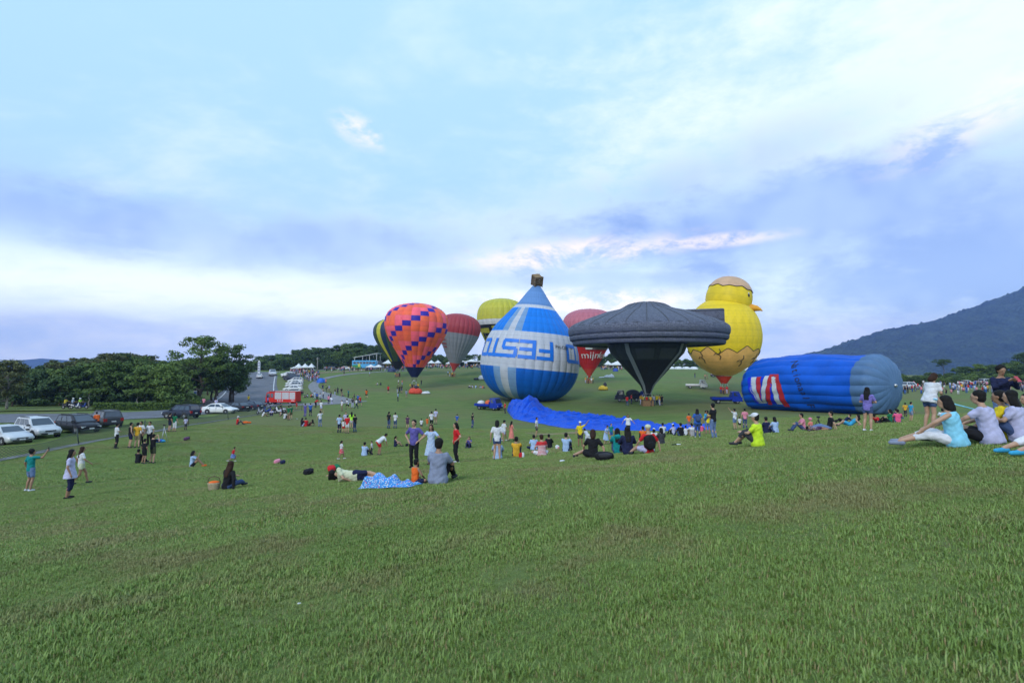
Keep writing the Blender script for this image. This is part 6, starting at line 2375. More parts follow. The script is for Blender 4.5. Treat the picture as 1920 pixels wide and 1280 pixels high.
def build_piece(kind, style, J, fine, seed):
    m_ = MB()
    if kind == 'body':
        torso(m_, J, -.012)
        cap(m_, J['chest'], J['head'], .056, .052)
        hf = J['head_f'].normalized()
        rt = hf.cross(V3((0, 0, 1)))
        rt = rt.normalized() if rt.length > .1 else V3((1, 0, 0))
        up = rt.cross(hf).normalized()
        M = Matrix((rt, hf, up)).transposed()
        H = J['head']
        m_.ball(H + up * .018, (.077, .096, .098), 16, 12, 0, M)
        m_.ball(H + hf * .028 - up * .045, (.055, .064, .070), 12, 10, 0, M)
        cap(m_, H + hf * .088 + up * .012, H + hf * .106 - up * .018, .009, .013, 6)
        for s_ in (-1, 1):
            m_.ball(H + rt * s_ * .078 - up * .002 - hf * .006, (.012, .020, .030), 8, 6, 0, M)
        for S in ('L', 'R'):
            cap(m_, J[S + 's'], J[S + 'e'], .050, .040)
            cap(m_, J[S + 'e'], J[S + 'h'], .040, .027)
            hand(m_, J[S + 'e'], J[S + 'h'], fine, S == 'L')
            cap(m_, J[S + 'hip'], J[S + 'k'], .088, .058)
            kn = J[S + 'k']
            an = J[S + 'a']
            calf = lerp(kn, an, .32) - J['fwd'] * .018
            cap(m_, kn, calf, .055, .056)
            cap(m_, calf, an, .056, .036)
            t = J['tl' if S == 'L' else 'tr'].normalized()
            cap(m_, an - t * .035 - V3((0, 0, .035)), an + t * .13 - V3((0, 0, .045)), .036, .030)
    elif kind == 'shirt':
        torso(m_, J, .014 if not style.startswith('loose') else .03, -.24, 1.06, .05 if style in ('loose', 'tunic', 'loosetank') else .0)
        if style == 'tunic':
            c = J['pel']
            loft(m_, [(c + J['up'] * .15, J['right'], J['fwd'], .17, .13), (c - J['up'] * .02, J['right'], J['fwd'], .21, .17), (c - J['up'] * .20, J['right'], J['fwd'], .26, .21)])
        if style in ('dress', 'longdress'):
            c = J['pel']
            dn = V3((0, 0, -1)) if J['pel'].z > .5 else J['up'] * -.3
            L = .50 if style == 'dress' else .66
            loft(m_, [(c + J['up'] * .2, J['right'], J['fwd'], .15, .12), (c, J['right'], J['fwd'], .19, .15), (c + dn * L * .5, J['right'], J['fwd'], .24, .20), (c + dn * L, J['right'], J['fwd'], .29, .25)])
        if style not in ('tank', 'loosetank'):
            cut = {'long': 1.0, 'jacket': 1.0}.get(style, .62)
            for S in ('L', 'R'):
                s_, e = J[S + 's'], J[S + 'e']
                cap(m_, s_, lerp(s_, e, min(1, cut) if cut <= 1 else 1), .070, .062 if cut < 1 else .056)
                if cut >= 1:
                    cap(m_, e, lerp(e, J[S + 'h'], .93), .056, .040)
        if style == 'jacket':
            torso(m_, J, .03, -.22, 1.02)
        if style == 'hood':
            m_.ball(J['chest'] - J['fwd'] * .09 + J['up'] * .02, (.13, .08, .09), 12, 8)
    elif kind == 'bottom':
        torso(m_, J, .012, -.30, .16)
        m_.ball(J['pel'] - J['up'] * .04, (.165, .12, .11), 14, 8)
        for S in ('L', 'R'):
            h, k, a = J[S + 'hip'], J[S + 'k'], J[S + 'a']
            if style == 'shorts':
                cap(m_, h, lerp(h, k, .70), .105, .086)
            elif style == 'hotpants':
                cap(m_, h, lerp(h, k, .36), .105, .098)
            elif style == 'capri':
                cap(m_, h, k, .102, .076)
                cap(m_, k, lerp(k, a, .40), .076, .066)
            elif style in ('pants', 'jeans'):
                cap(m_, h, k, .102, .074)
                cap(m_, k, lerp(k, a, .95), .072, .056)
            elif style == 'skirt':
                cap(m_, h, lerp(h, k, .55), .12, .125)
        if style == 'skirt' and J['pel'].z > .5:
            c = J['pel']
            loft(m_, [(c + J['up'] * .08, J['right'], J['fwd'], .16, .12), (c - V3((0, 0, .12)), J['right'], J['fwd'], .21, .18), (c - V3((0, 0, .36)), J['right'], J['fwd'], .28, .24)])
    elif kind == 'shoes':
        for S in ('L', 'R'):
            an = J[S + 'a']
            t = J['tl' if S == 'L' else 'tr'].normalized()
            cap(m_, an - t * .045 - V3((0, 0, .032)), an + t * .145 - V3((0, 0, .044)), .047, .038)
    elif kind == 'hair':
        hf = J['head_f'].normalized()
        rt = hf.cross(V3((0, 0, 1)))
        rt = rt.normalized() if rt.length > .1 else V3((1, 0, 0))
        up = rt.cross(hf).normalized()
        M = Matrix((rt, hf, up)).transposed()
        H = J['head']
        m_.ball(H + up * .050 - hf * .024, (.092, .100, .086), 16, 12, 0, M)
        m_.ball(H - hf * .042 - up * .008, (.088, .072, .095), 14, 10, 0, M)
        back = -J['fwd']
        if style in ('long', 'bob'):
            L = .34 if style == 'long' else .13
            p0 = H - hf * .055 - up * .02
            p1 = H - hf * .06 - up * .12 + back * .02
            p2 = J['neck'] + back * .115 - J['up'] * (L - .1)
            if style == 'bob':
                cap(m_, p0, p1, .088, .085)
                for s_ in (-1, 1):
                    cap(m_, H + rt * s_ * .07 - hf * .01, H + rt * s_ * .072 - up * .09 - hf * .015, .032, .030)
            else:
                for s_ in (-1, -.35, .35, 1):
                    cap(m_, p0 + rt * s_ * .05, p1 + rt * s_ * .062, .048, .05)
                    cap(m_, p1 + rt * s_ * .062, p2 + rt * s_ * .06, .05, .028)
                for s_ in (-1, 1):
                    cap(m_, H + rt * s_ * .075, H + rt * s_ * .08 - up * .16 - hf * .03, .03, .028)
        elif style == 'tail':
            p0 = H - hf * .10 + up * .03
            cap(m_, p0, p0 - hf * .05 - V3((0, 0, .05)), .035, .04)
            cap(m_, p0 - hf * .05 - V3((0, 0, .05)), p0 - hf * .04 - V3((0, 0, .24)), .04, .015)
        elif style == 'bun':
            m_.ball(H - hf * .085 + up * .075, .045, 10, 8)
        elif style == 'curly':
            m_.ball(H + up * .050 - hf * .035, (.108, .105, .100), 14, 10, 0, M)
    elif kind == 'hat':
        hf = J['head_f'].normalized()
        rt = hf.cross(V3((0, 0, 1))).normalized()
        up = rt.cross(hf).normalized()
        M = Matrix((rt, hf, up)).transposed()
        H = J['head']
        m_.ball(H + up * .062 - hf * .008, (.101, .112, .080), 16, 10, 0, M)
        if style == 'cap':
            m_.ball(H + up * .058 + hf * .115, (.075, .085, .012), 12, 6, 0, M)
        elif style == 'brim':
            m_.ball(H + up * .045, (.19, .19, .014), 18, 6, 0, M)
        elif style == 'helmet':
            m_.ball(H + up * .045 - hf * .01, (.125, .14, .125), 16, 10, 0, M)
    return m_


PIECES = {}
JOBS = []
SKIN = mat_basic('skin', (0.42, 0.25, 0.165), 0.55, 0, 0.08, 10)
SKIN2 = mat_basic('skin_tanned', (0.30, 0.165, 0.10), 0.55, 0, 0.08, 10)
HAIRC = {'k': mat_basic('hair_black', (0.009, 0.008, 0.008), 0.7, 0, .3, 60, .5, 90, spec=.2), 'b': mat_basic('hair_brown', (0.035, 0.016, 0.010), 0.7, 0, .3, 60, .5, 90, spec=.2)}
CL = {'white': (.60, .61, .65), 'lav': (.42, .42, .60), 'aqua': (.22, .55, .72), 'ltblue': (.33, .45, .66), 'grey': (.20, .23, .32), 'black': (.012, .012, .015), 'navy': (.014, .018, .055), 'dkgrey': (.04, .042, .05), 'red': (.50, .018, .022),
      'orange': (.72, .13, .02), 'yellow': (.66, .52, .02), 'gold': (.62, .34, .03), 'lime': (.50, .70, .03), 'neon': (.35, .72, .05), 'teal': (.006, .20, .20), 'green': (.01, .14, .06), 'blue': (.03, .10, .38), 'sky': (.04, .30, .52), 'purple': (.10, .085, .30),
      'violet': (.18, .15, .45), 'pink': (.62, .22, .30), 'hotpink': (.70, .10, .22), 'salmon': (.62, .20, .16), 'cream': (.52, .54, .38), 'denim': (.045, .075, .17), 'ltdenim': (.12, .18, .33), 'khaki': (.24, .19, .12), 'olive': (.06, .065, .035), 'brown': (.10, .06, .04), 'plum': (.09, .04, .09), 'skinny': (.35, .2, .14)}
STRIPED = {}


def cloth(cname):
    if cname in STRIPED:
        return STRIPED[cname]
    if '/' in cname:                      # patterned cloth: base/print kind
        a, kind, b = cname.split('/')
        mt = bpy.data.materials.new('cloth_' + a + '_' + kind)
        mt.use_nodes = True
        t = mt.node_tree
        B = NB(t)
        bs = t.nodes['Principled BSDF']
        co = B.node('ShaderNodeTexCoord').outputs['Object']
        x, y, z = B.sep(co)
        if kind == 'stripe':
            s_ = B.ramp(B.m('SINE', B.m('MULTIPLY', z, 118.0)), -.25, .15)
            s_ = B.m('MULTIPLY', s_, B.ramp(z, .50, .47))
            c = B.mix(B.m('MAXIMUM', s_, 0.0), CL[a], CL[b])
        else:
            vo = B.node('ShaderNodeTexVoronoi')
            B.put(vo.inputs['Vector'], co)
            vo.inputs['Scale'].default_value = 22 if kind == 'dots' else 12
            c = B.mix(B.ramp(vo.outputs['Distance'], .38, .30), CL[a], CL[b])
        B.put(bs.inputs['Base Color'], c)
        bs.inputs['Roughness'].default_value = .85
        STRIPED[cname] = mt
        return mt
    c = CL[cname]
    STRIPED[cname] = mat_basic('cloth_' + cname, c, .85, 0, .14, 7, .55, 11, spec=.2)
    return STRIPED[cname]


def piece(kind, style, pose, lod, seed):
    """queue a body piece; its mesh is filled in by run_jobs()"""
    key = (kind, style, pose, lod, seed)
    if key not in PIECES:
        me = bpy.data.meshes.new(kind)
        PIECES[key] = me
        JOBS.append((key, me))
    return PIECES[key]


PEND = []
NAMES_B = {'pants': 'trousers', 'jeans': 'jeans', 'shorts': 'shorts', 'hotpants': 'shorts', 'capri': 'capri_trousers', 'skirt': 'skirt'}
M_EYE = mat_basic('eye_dark', (.012, .009, .008), .3)
M_LIP = mat_basic('lips', (.30, .10, .09), .5)


def person(px, py, pose, head, shirt, bottom, hair, label, s=1.0, shoes='dkgrey', hat=None, skin=None, group=None, loc=None, seed=0, dz=0.0, haircol='k', child=False):
    """shirt = (style, colour); bottom = (style, colour) or None; head = facing, clockwise degrees, 0 away from the camera"""
    p = hit(px, py) if loc is None else V3(loc)
    d = p.y
    lod = 0 if d < 24 else (1 if d < 62 else 2)
    if lod == 2:
        seed = seed % 2
    PEND.append((p, d, lod, pose, head, shirt, bottom, hair, label, s, shoes, hat, skin, group, seed, dz, haircol, child))
    return p


def run_jobs():
    for a in PEND:
        p, d, lod, pose, head, shirt, bottom, hair, label, s, shoes, hat, skin, group, seed, dz, haircol, child = a
        J = pose_joints(pose, seed)
        ob = link('person', piece('body', 'child' if child else '', pose, lod, seed))
        ob.location = p + V3((0, 0, dz))
        ob.rotation_euler = (0, 0, -R(head))
        ob.scale = (s, s, s)
        tag(ob, label, 'person', group)
        sk = skin or (SKIN if (len(PEND) + int(p.x * 7)) % 3 else SKIN2)
        parts = [(ob, sk)]
        if shirt:
            parts.append((link('dress' if shirt[0] in ('dress', 'longdress') else 'jacket' if shirt[0] in ('jacket', 'hood') else 'shirt', piece('shirt', shirt[0], pose, lod, seed), ob), cloth(shirt[1])))
        if bottom:
            parts.append((link(NAMES_B[bottom[0]], piece('bottom', bottom[0], pose, lod, seed), ob), cloth(bottom[1])))
        if shoes:
            parts.append((link('shoes', piece('shoes', '', pose, lod, seed), ob), cloth(shoes)))
        if hair:
            parts.append((link('hair', piece('hair', hair, pose, lod, seed), ob), HAIRC[haircol]))
        if hat:
            parts.append((link('hat', piece('hat', hat[0], pose, lod, seed), ob), cloth(hat[1])))
        ob['_parts'] = 1
        for o, mt in parts:
            OBJ_MATS.append((o, mt))
        del ob['_parts']
        if lod == 0 and pose != 'lie_side':
            hf = J['head_f'].normalized()
            rt = hf.cross(V3((0, 0, 1))).normalized()
            up = rt.cross(hf).normalized()
            M = Matrix((rt, hf, up)).transposed()
            for q in (-1, 1):
                m_ = MB()
                m_.ball(J['head'] + rt * q * .031 + hf * .087 + up * .020, (.013, .008, .008), 8, 6, 0, M)
                m_.build('eye', M_EYE, ob)
            m_ = MB()
            m_.ball(J['head'] + hf * .090 - up * .048, (.022, .008, .007), 8, 6, 0, M)
            m_.build('mouth', M_LIP, ob)
    # grow the surfaces: overlapping closed shapes fused into one skin per piece
    tmp = bpy.data.collections.new('tmp')
    COL.children.link(tmp)
    todo = []
    for (kind, style, pose, lod, seed), me in JOBS:
        J = pose_joints(pose, seed)
        m_ = build_piece(kind, style, J, lod == 0, seed)
        src = m_.mesh('src')
        o = bpy.data.objects.new('src', src)
        tmp.objects.link(o)
        md = o.modifiers.new('r', 'REMESH')
        md.mode = 'VOXEL'
        vs = (.0145, .021, .034)[lod] if kind == 'body' else (.0165, .023, .036)[lod]
        if kind in ('shoes', 'hair', 'hat') and lod:
            vs *= .8
        md.voxel_size = vs
        md.use_smooth_shade = True
        sm = o.modifiers.new('s', 'SMOOTH')
        sm.factor = .5
        sm.iterations = (2, 2, 1)[lod] if kind == 'body' else (4, 3, 1)[lod]
        todo.append((o, me, kind))
    bpy.context.view_layer.update()
    dg = bpy.context.evaluated_depsgraph_get()
    for o, me, kind in todo:
        ev = bpy.data.meshes.new_from_object(o.evaluated_get(dg))
        n = len(ev.vertices)
        co = np.empty(n * 3, np.float32)
        ev.vertices.foreach_get('co', co)
        nl, nf = len(ev.loops), len(ev.polygons)
        li = np.empty(nl, np.int32)
        ev.loops.foreach_get('vertex_index', li)
        ls, lt = np.empty(nf, np.int32), np.empty(nf, np.int32)
        ev.polygons.foreach_get('loop_start', ls)
        ev.polygons.foreach_get('loop_total', lt)
        if kind in ('shirt', 'bottom'):                       # shallow folds
            c3 = co.reshape(-1, 3)
            n_ = np.sin(c3[:, 2] * 33 + 2.4 * np.sin(c3[:, 0] * 15 + 1) + c3[:, 1] * 13) + .7 * np.sin(c3[:, 2] * 61 - c3[:, 0] * 30 + 2 * np.sin(c3[:, 1] * 21)) + .6 * np.sin(c3[:, 0] * 47 + 3 * np.sin(c3[:, 2] * 9))
            nrm = np.empty(n * 3, np.float32)
            ev.vertices.foreach_get('normal', nrm)
            c3 = c3 + nrm.reshape(-1, 3) * (.0042 * n_)[:, None]
            co = c3.ravel()
        me.vertices.add(n)
        me.vertices.foreach_set('co', co.astype(np.float32))
        me.loops.add(nl)
        me.loops.foreach_set('vertex_index', li)
        me.polygons.add(nf)
        me.polygons.foreach_set('loop_start', ls)
        me.polygons.foreach_set('loop_total', lt)
        me.polygons.foreach_set('use_smooth', np.ones(nf, bool))
        me.update(calc_edges=True)
        bpy.data.meshes.remove(ev)
        src = o.data
        bpy.data.objects.remove(o)
        bpy.data.meshes.remove(src)
    bpy.data.collections.remove(tmp)
    for o, mt in OBJ_MATS:
        if len(o.data.materials) == 0:
            o.data.materials.append(mt)
        if o.data.materials[0] is not mt:
            o.material_slots[0].link = 'OBJECT'
            o.material_slots[0].material = mt


OBJ_MATS = []
T, K, LG, J_ = 'tee', 'tank', 'long', 'jacket'
# ---- right foreground group
person(1795, 838, 'sit_out_fwd', -48, ('loosetank', 'aqua'), ('capri', 'white'), 'bob', 'woman in sleeveless aqua top and white capri trousers seated with legs out', shoes='grey', s=1.08)
person(1860, 833, 'sit_out_fwd', -36, ('loose', 'lav'), ('shorts', 'black'), 'short', 'man in pale lavender tee and black shorts seated behind woman in aqua', seed=1, s=1.14)
person(1892, 826, 'sit_knees', -40, ('loose', 'yellow'), ('shorts', 'salmon'), 'short', 'person in yellow tee half hidden in the seated group on the right', seed=2, s=1.1)
person(1914, 828, 'sit_knees', -38, ('loose', 'lav'), ('shorts', 'denim'), 'long', 'long haired person in white tee seated right of the yellow tee', seed=3, s=1.1)
person(1940, 822, 'sit_lean', -80, (LG, 'dkgrey'), ('pants', 'dkgrey'), 'short', 'man in dark grey top leaning into the picture at the right edge', seed=1)
person(1988, 850, 'sit_out', -92, (T, 'white'), ('capri', 'white'), 'short', 'person in white whose outstretched leg enters at the right edge', shoes='sky')
person(1881, 819, 'phone', 190, (J_, 'navy'), ('pants', 'ltdenim'), 'curly', 'man in navy jacket standing and looking at a phone', s=.89)
person(1745, 807, 'lean_fwd', 75, ('loose', 'white'), ('hotpants', 'denim'), 'bob', 'girl in white top and denim shorts standing with a pale blue stick', s=.97, haircol='b', shoes='white')
person(1628, 808, 'fold', 50, (T, 'violet'), ('hotpants', 'denim'), 'long', 'girl in violet tee and denim shorts standing before the lying balloon', s=.94, shoes='white')
person(1421, 837, 'sit_knees', -48, ('loose', 'lime'), ('capri', 'dkgrey'), 'short', 'man in bright yellow tee and white cap seated on the grass', hat=('cap', 'white'), s=1.02)
person(1439, 813, 'sit_knees', -20, ('loose', 'navy'), ('pants', 'navy'), 'short', 'man in navy tee seated beside woman in white', seed=1)
person(1455, 812, 'sit_knees', -15, (T, 'ltblue'), ('jeans', 'denim'), 'bob', 'woman in pale blue tee seated beside man in navy', seed=2, s=.95)
person(1507, 808, 'sit_knees', -75, (T, 'pink'), ('jeans', 'denim'), 'short', 'man in pale pink tee seated facing left', seed=1)
person(1521, 806, 'sit_cross', -30, (T, 'salmon'), ('shorts', 'pink'), None, 'small child with pink hood beside man in pale pink tee', s=.7, hat=('helmet', 'pink'))
person(1532, 808, 'lie_side', 10, (T, 'plum/dots/white'), ('shorts', 'plum'), 'short', 'child in spotted plum clothes lying on the grass', s=.7)
person(1555, 806, 'sit_out', -70, (T, 'black'), ('jeans', 'ltdenim'), 'short', 'man in black tee seated with legs stretched to the left', s=1.0)
person(1594, 799, 'recline', -60, (K, 'sky'), ('shorts', 'sky'), 'long', 'woman in teal blue top reclining on the grass')
person(1583, 792, 'recline', -70, (T, 'navy'), ('pants', 'black'), 'short', 'person in dark clothes reclining left of woman in teal blue')
person(1646, 794, 'recline', 60, (T, 'red'), ('pants', 'black'), 'short', 'person in red top reclining behind girl in violet')
person(1669, 793, 'sit_lean', -40, (T, 'green'), ('pants', 'black'), 'bob', 'person in green top seated left of person in pink')
person(1684, 793, 'sit_knees', 20, (T, 'hotpink'), ('shorts', 'denim'), 'short', 'person in bright pink tee seated right of person in green', s=.9)
person(1680, 786, 'sit_knees', 160, (T, 'navy'), ('jeans', 'denim'), 'bun', 'woman in navy top seated behind person in pink')
person(1698, 782, 'walk', 40, (T, 'gold'), ('pants', 'dkgrey'), 'short', 'person in mustard top standing at the end of the lying balloon', s=.8)
person(1709, 790, 'stand', 90, (T, 'sky'), ('shorts', 'grey'), 'short', 'boy in sky blue tee and grey shorts', s=.78)
person(1768, 790, 'sit_cross', 40, (T, 'white'), ('shorts', 'denim'), 'short', 'child in white seated behind woman in aqua', s=.75)
# ---- standing cluster right of centre
person(1338, 822, 'carry', -35, (T, 'black'), ('jeans', 'ltdenim'), 'curly', 'man in black tee and light jeans carrying a child', s=1.04)
q = hit(1338, 822)
person(0, 0, 'sit_knees', 120, (T, 'sky'), ('shorts', 'denim'), 'short', 'small child in sky blue tee held by man in black tee', s=.56, loc=(q.x - .36, q.y + .12, q.z + .92))
person(1308, 820, 'stand', 20, ('loose', 'blue'), ('jeans', 'denim'), 'long', 'woman in blue top and jeans with long dark hair', s=1.0, shoes='white')
person(1327, 814, 'stand', 0, (T, 'yellow'), ('shorts', 'ltdenim'), 'short', 'boy in yellow tee half hidden behind man carrying a child', s=.95)
person(1292, 804, 'stand', 0, (T, 'orange'), ('shorts', 'khaki'), 'short', 'boy in orange tee at the edge of the blue fabric', s=.82)
person(1315, 809, 'sit_knees', 40, (T, 'hotpink'), ('shorts', 'hotpink'), 'short', 'small child in bright pink behind woman in blue top', s=.7)
person(1298, 818, 'sit_knees', 0, (T, 'white/stripe/brown'), ('shorts', 'khaki'), 'short', 'person in beige striped tee seated next to woman in blue top', s=.95)
person(1286, 816, 'sit_knees', 5, (T, 'white'), ('shorts', 'navy'), 'short', 'child in white tee seated left of striped tee', s=.75)
person(1277, 818, 'sit_knees', -15, (T, 'black'), ('jeans', 'denim'), 'short', 'man in black tee seated left of child in white tee')
person(1263, 815, 'sit_knees', -25, (T, 'lav'), ('pants', 'black'), 'short', 'person in pale lilac tee and white cap seated near blue fabric', hat=('cap', 'white'), s=.9)
person(1243, 815, 'sit_knees', 5, (T, 'white'), ('jeans', 'denim'), 'short', 'man in white tee with shoulder strap seated near blue fabric')
person(1378, 805, 'arm_up', -30, (T, 'white'), ('shorts', 'ltdenim'), 'short', 'person in white tee shading eyes with one hand', s=.98)
person(1387, 804, 'stand', 0, (T, 'white'), ('shorts', 'black'), 'short', 'toddler in white between person in white and woman in pink', s=.58)
person(1397, 803, 'stand', 10, (T, 'pink'), ('jeans', 'denim'), 'short', 'woman in pale pink blouse watching the lying balloon', s=.95)
# ---- seated group in the middle
person(1112, 858, 'sit_side', 8, (T, 'black'), ('skirt', 'black'), 'bob', 'woman in black top leaning on her arm beside black bag', haircol='b')
person(1158, 850, 'sit_knees', 6, ('hood', 'teal'), ('jeans', 'denim'), 'long', 'long haired woman in teal hooded jacket seated on the grass')
person(1178, 853, 'sit_knees', 0, (LG, 'navy'), ('pants', 'navy'), 'long', 'long haired woman in navy jacket beside the teal jacket', seed=1)
person(1217, 850, 'sit_side', -12, (T, 'red'), ('shorts', 'lav'), None, 'woman with cream knitted hat and dark backpack seated with bare knees', hat=('beanie', 'cream'))
person(1206, 826, 'sit_phone', 5, (T, 'orange'), ('pants', 'black'), 'short', 'man in orange tee holding up a camera, seated', s=1.0)
person(1226, 828, 'sit_knees', 30, (T, 'white'), ('pants', 'dkgrey'), 'bob', 'person with white cap behind woman in knitted hat', hat=('cap', 'white'), s=.85)
person(1241, 833, 'sit_knees', -10, (T, 'dkgrey'), ('pants', 'dkgrey'), 'bob', 'dark dressed person with bushy hair right of the knitted hat', s=.85)
person(1088, 838, 'arm_up', 190, (T, 'yellow'), ('shorts', 'dkgrey'), None, 'boy in yellow tee and white hat raising one arm', s=.88, hat=('cap', 'white'))
person(1101, 836, 'bend', -20, (K, 'white'), ('skirt', 'white'), 'bun', 'girl in white dress bending down beside the boy in yellow', s=.72)
person(1136, 833, 'lean_fwd', 140, ('dress', 'ltblue'), None, 'bun', 'little girl in pale blue dress', s=.68)
person(1146, 826, 'stand', 160, (T, 'teal'), ('shorts', 'blue'), 'short', 'little boy in teal top behind girl in pale blue dress', s=.7)
person(1178, 815, 'arms_out', 195, ('loose', 'white'), ('pants', 'black'), 'bob', 'woman in loose white tee facing the camera with one arm out', s=.98, haircol='b')
person(1061, 847, 'sit_phone', 20, (T, 'ltblue'), ('jeans', 'navy'), 'short', 'man in pale blue shirt seated on dark trousers', s=1.0)
person(1029, 840, 'sit_knees', 10, (LG, 'black'), ('pants', 'black'), 'short', 'person in black long sleeves seated behind the striped shirt', s=.95)
person(1016, 855, 'sit_cross', -20, ('loose', 'red/stripe/white'), ('shorts', 'white'), 'short', 'man in red and white striped shirt seated', s=1.0, haircol='b')
person(1001, 844, 'sit_cross', -5, ('loose', 'ltblue'), ('pants', 'navy'), 'short', 'man in pale blue striped tee left of the red striped shirt', s=.98)
person(968, 857, 'sit_phone', 5, (T, 'gold'), ('pants', 'navy'), 'short', 'man in golden tee with red and white shoulder bag', s=1.0)
person(933, 861, 'sit_knees', 2, ('loose', 'ltblue'), ('pants', 'navy'), None, 'man in pale blue shirt seated under the standing child', s=.92)
person(932, 862, 'stand', 2, (T, 'white'), ('hotpants', 'denim'), 'bob', 'child in white tee and denim shorts standing behind seated man', s=.92)
person(945, 827, 'walk', 60, ('loose', 'white'), ('shorts', 'lav'), 'short', 'man in white tee and plaid shorts walking', s=1.0, hat=('cap', 'black'), shoes='white')
person(959, 827, 'walk', 70, ('longdress', 'salmon'), None, 'long', 'woman in long salmon dress walking', s=.95)
person(1006, 819, 'stand', 100, (T, 'white'), ('shorts', 'dkgrey'), 'short', 'man in white polo and dark shorts before the blue fabric', s=1.0)
person(886, 802, 'stand', 60, (T, 'black'), ('jeans', 'denim'), 'short', 'man in black tee and jeans alone in mid field', s=.95)
person(880, 839, 'sit_phone', 190, (T, 'purple'), ('jeans', 'navy'), 'bob', 'woman in purple seated facing the camera', s=.9, haircol='b')
# ---- front centre family
person(821, 906, 'sit_knees', 14, ('loose', 'grey'), ('pants', 'black'), 'short', 'broad man in grey tee seated with his back to the camera', s=1.12)
person(778, 908, 'sit_cross', 42, (K, 'orange'), ('shorts', 'navy'), 'short', 'small boy in orange vest seated beside man in grey tee', s=.64, skin=SKIN2)
person(776, 877, 'hips', 195, (T, 'purple'), ('pants', 'black'), 'short', 'tall youth in purple tee and black trousers with hands on hips', s=1.03, shoes='black')
person(808, 871, 'arms_out', 185, ('dress', 'ltblue/dots/white'), ('hotpants', 'sky'), 'long', 'girl in pale patterned dress facing the camera with open arms', s=.94, haircol='b')
person(855, 868, 'hips', 250, (T, 'red'), ('pants', 'black'), 'bob', 'girl in red tee and black trousers seen from the side', s=.94, shoes='white')
person(666, 903, 'lie_side', 8, (T, 'cream'), ('shorts', 'navy'), 'long', 'woman in cream top and navy shorts lying on her side', s=1.0)
# ---- left centre
person(640, 861, 'walk', 60, (T, 'white'), ('skirt', 'red/dots/white'), 'tail', 'little girl in white blouse and red patterned skirt walking', s=.68, shoes='white')
person(683, 854, 'sit_knees', 20, ('loose', 'ltblue'), ('pants', 'navy'), 'short', 'man in pale blue shirt seated near the toddler', s=1.0)
person(697, 853, 'stand', -90, (T, 'white'), ('pants', 'dkgrey'), 'short', 'toddler in white top standing beside seated man', s=.56)
person(712, 853, 'bend', 50, ('loose', 'white'), ('shorts', 'red'), 'bun', 'woman in loose white tee and red shorts bending down', s=1.0)
person(741, 837, 'sit_knees', 60, (K, 'navy'), ('hotpants', 'navy'), 'tail', 'woman in navy sleeveless top seated with ponytail', s=.9)
person(729, 803, 'stand', 30, (T, 'black'), ('jeans', 'denim'), 'tail', 'woman in black tee and jeans left of the white tee pair', s=1.0)
person(741, 803, 'fold', 10, (T, 'white'), ('jeans', 'denim'), 'short', 'man in white tee and jeans right of woman in black tee', s=.96)
person(764, 803, 'stand', 0, (T, 'plum'), ('shorts', 'plum'), 'short', 'boy in brownish clothes behind the tall youth', s=.8)
person(790, 806, 'stand', 0, (T, 'white'), ('shorts', 'dkgrey'), 'short', 'child in white tee between youth and dancing girl', s=.68)
person(801, 800, 'stand', 0, (T, 'orange'), ('shorts', 'orange'), 'short', 'small child in orange behind the girl in pale dress', s=.6)
person(809, 801, 'stand', -20, (T, 'white'), ('pants', 'black'), 'short', 'man in white tee behind the girl in pale dress', s=1.0)
person(817, 795, 'stand', 20, (T, 'lav'), ('pants', 'khaki'), 'short', 'person in lilac tee behind the man in white tee', s=1.05)
person(857, 799, 'walk', 20, (T, 'blue'), ('shorts', 'khaki'), 'short', 'boy in blue tee walking across mid field', s=.8)
# ---- far left people
person(56, 920, 'photo_up', 18, (T, 'teal'), ('shorts', 'ltdenim'), 'curly', 'man in teal tee and blue shorts holding up a phone', s=.98, shoes='white')
person(130, 934, 'stand', 62, ('tunic', 'lav'), ('capri', 'navy'), 'long', 'woman in white tunic with patterned hem and dark capri trousers', s=.98, shoes='black')
person(151, 908, 'walk', 40, (T, 'white'), ('hotpants', 'cream'), 'long', 'woman in white tee and shorts behind the woman in tunic', s=.95, haircol='b')
person(218, 840, 'fold', 40, (T, 'white'), ('pants', 'black'), 'curly', 'woman in white tee and black trousers alone by the gutter', s=.98)
person(244, 839, 'stand', 40, (K, 'black'), ('shorts', 'navy'), 'short', 'man in black vest and navy shorts in the group by the gutter', s=1.0)
person(257, 839, 'stand', -10, (T, 'gold'), ('shorts', 'khaki'), 'short', 'man in yellow tee and khaki shorts in the group by the gutter', s=1.0)
person(264, 835, 'stand', 190, (T, 'white'), ('pants', 'black'), 'short', 'man in white tee behind the yellow tee', s=1.0)
person(280, 835, 'stand', 175, (T, 'white'), ('pants', 'black'), 'short', 'man in white tee with dark print facing the camera', s=1.0)
person(258, 868, 'sit_knees', 10, (T, 'black'), ('pants', 'black'), 'short', 'boy in black seated beside two standing in black', s=.9)
person(270, 869, 'stand', 20, (T, 'black'), ('shorts', 'black'), 'short', 'boy in black tee and shorts standing by the tripod', s=.85)
person(286, 868, 'photo_eye', 15, (T, 'black'), ('shorts', 'olive'), 'short', 'man in black tee and olive shorts photographing', s=1.0)
person(360, 875, 'sit_phone', 60, (T, 'ltblue'), ('hotpants', 'black'), 'bob', 'woman in white tee and orange shoes seated taking a picture', s=1.0, shoes='orange')
person(425, 917, 'sit_lean', 20, (LG, 'black'), ('jeans', 'denim'), 'long', 'long haired woman in dark jacket seated beside woven basket', s=1.0, haircol='b')
person(436, 868, 'run', 70, (T, 'red'), ('skirt', 'blue/dots/white'), 'short', 'small child in red top and blue skirt running', s=.6, shoes='white')
person(318, 809, 'stand', 30, (T, 'black'), ('shorts', 'navy'), 'short', 'person in black with red collar walking by the navy car', s=1.0)
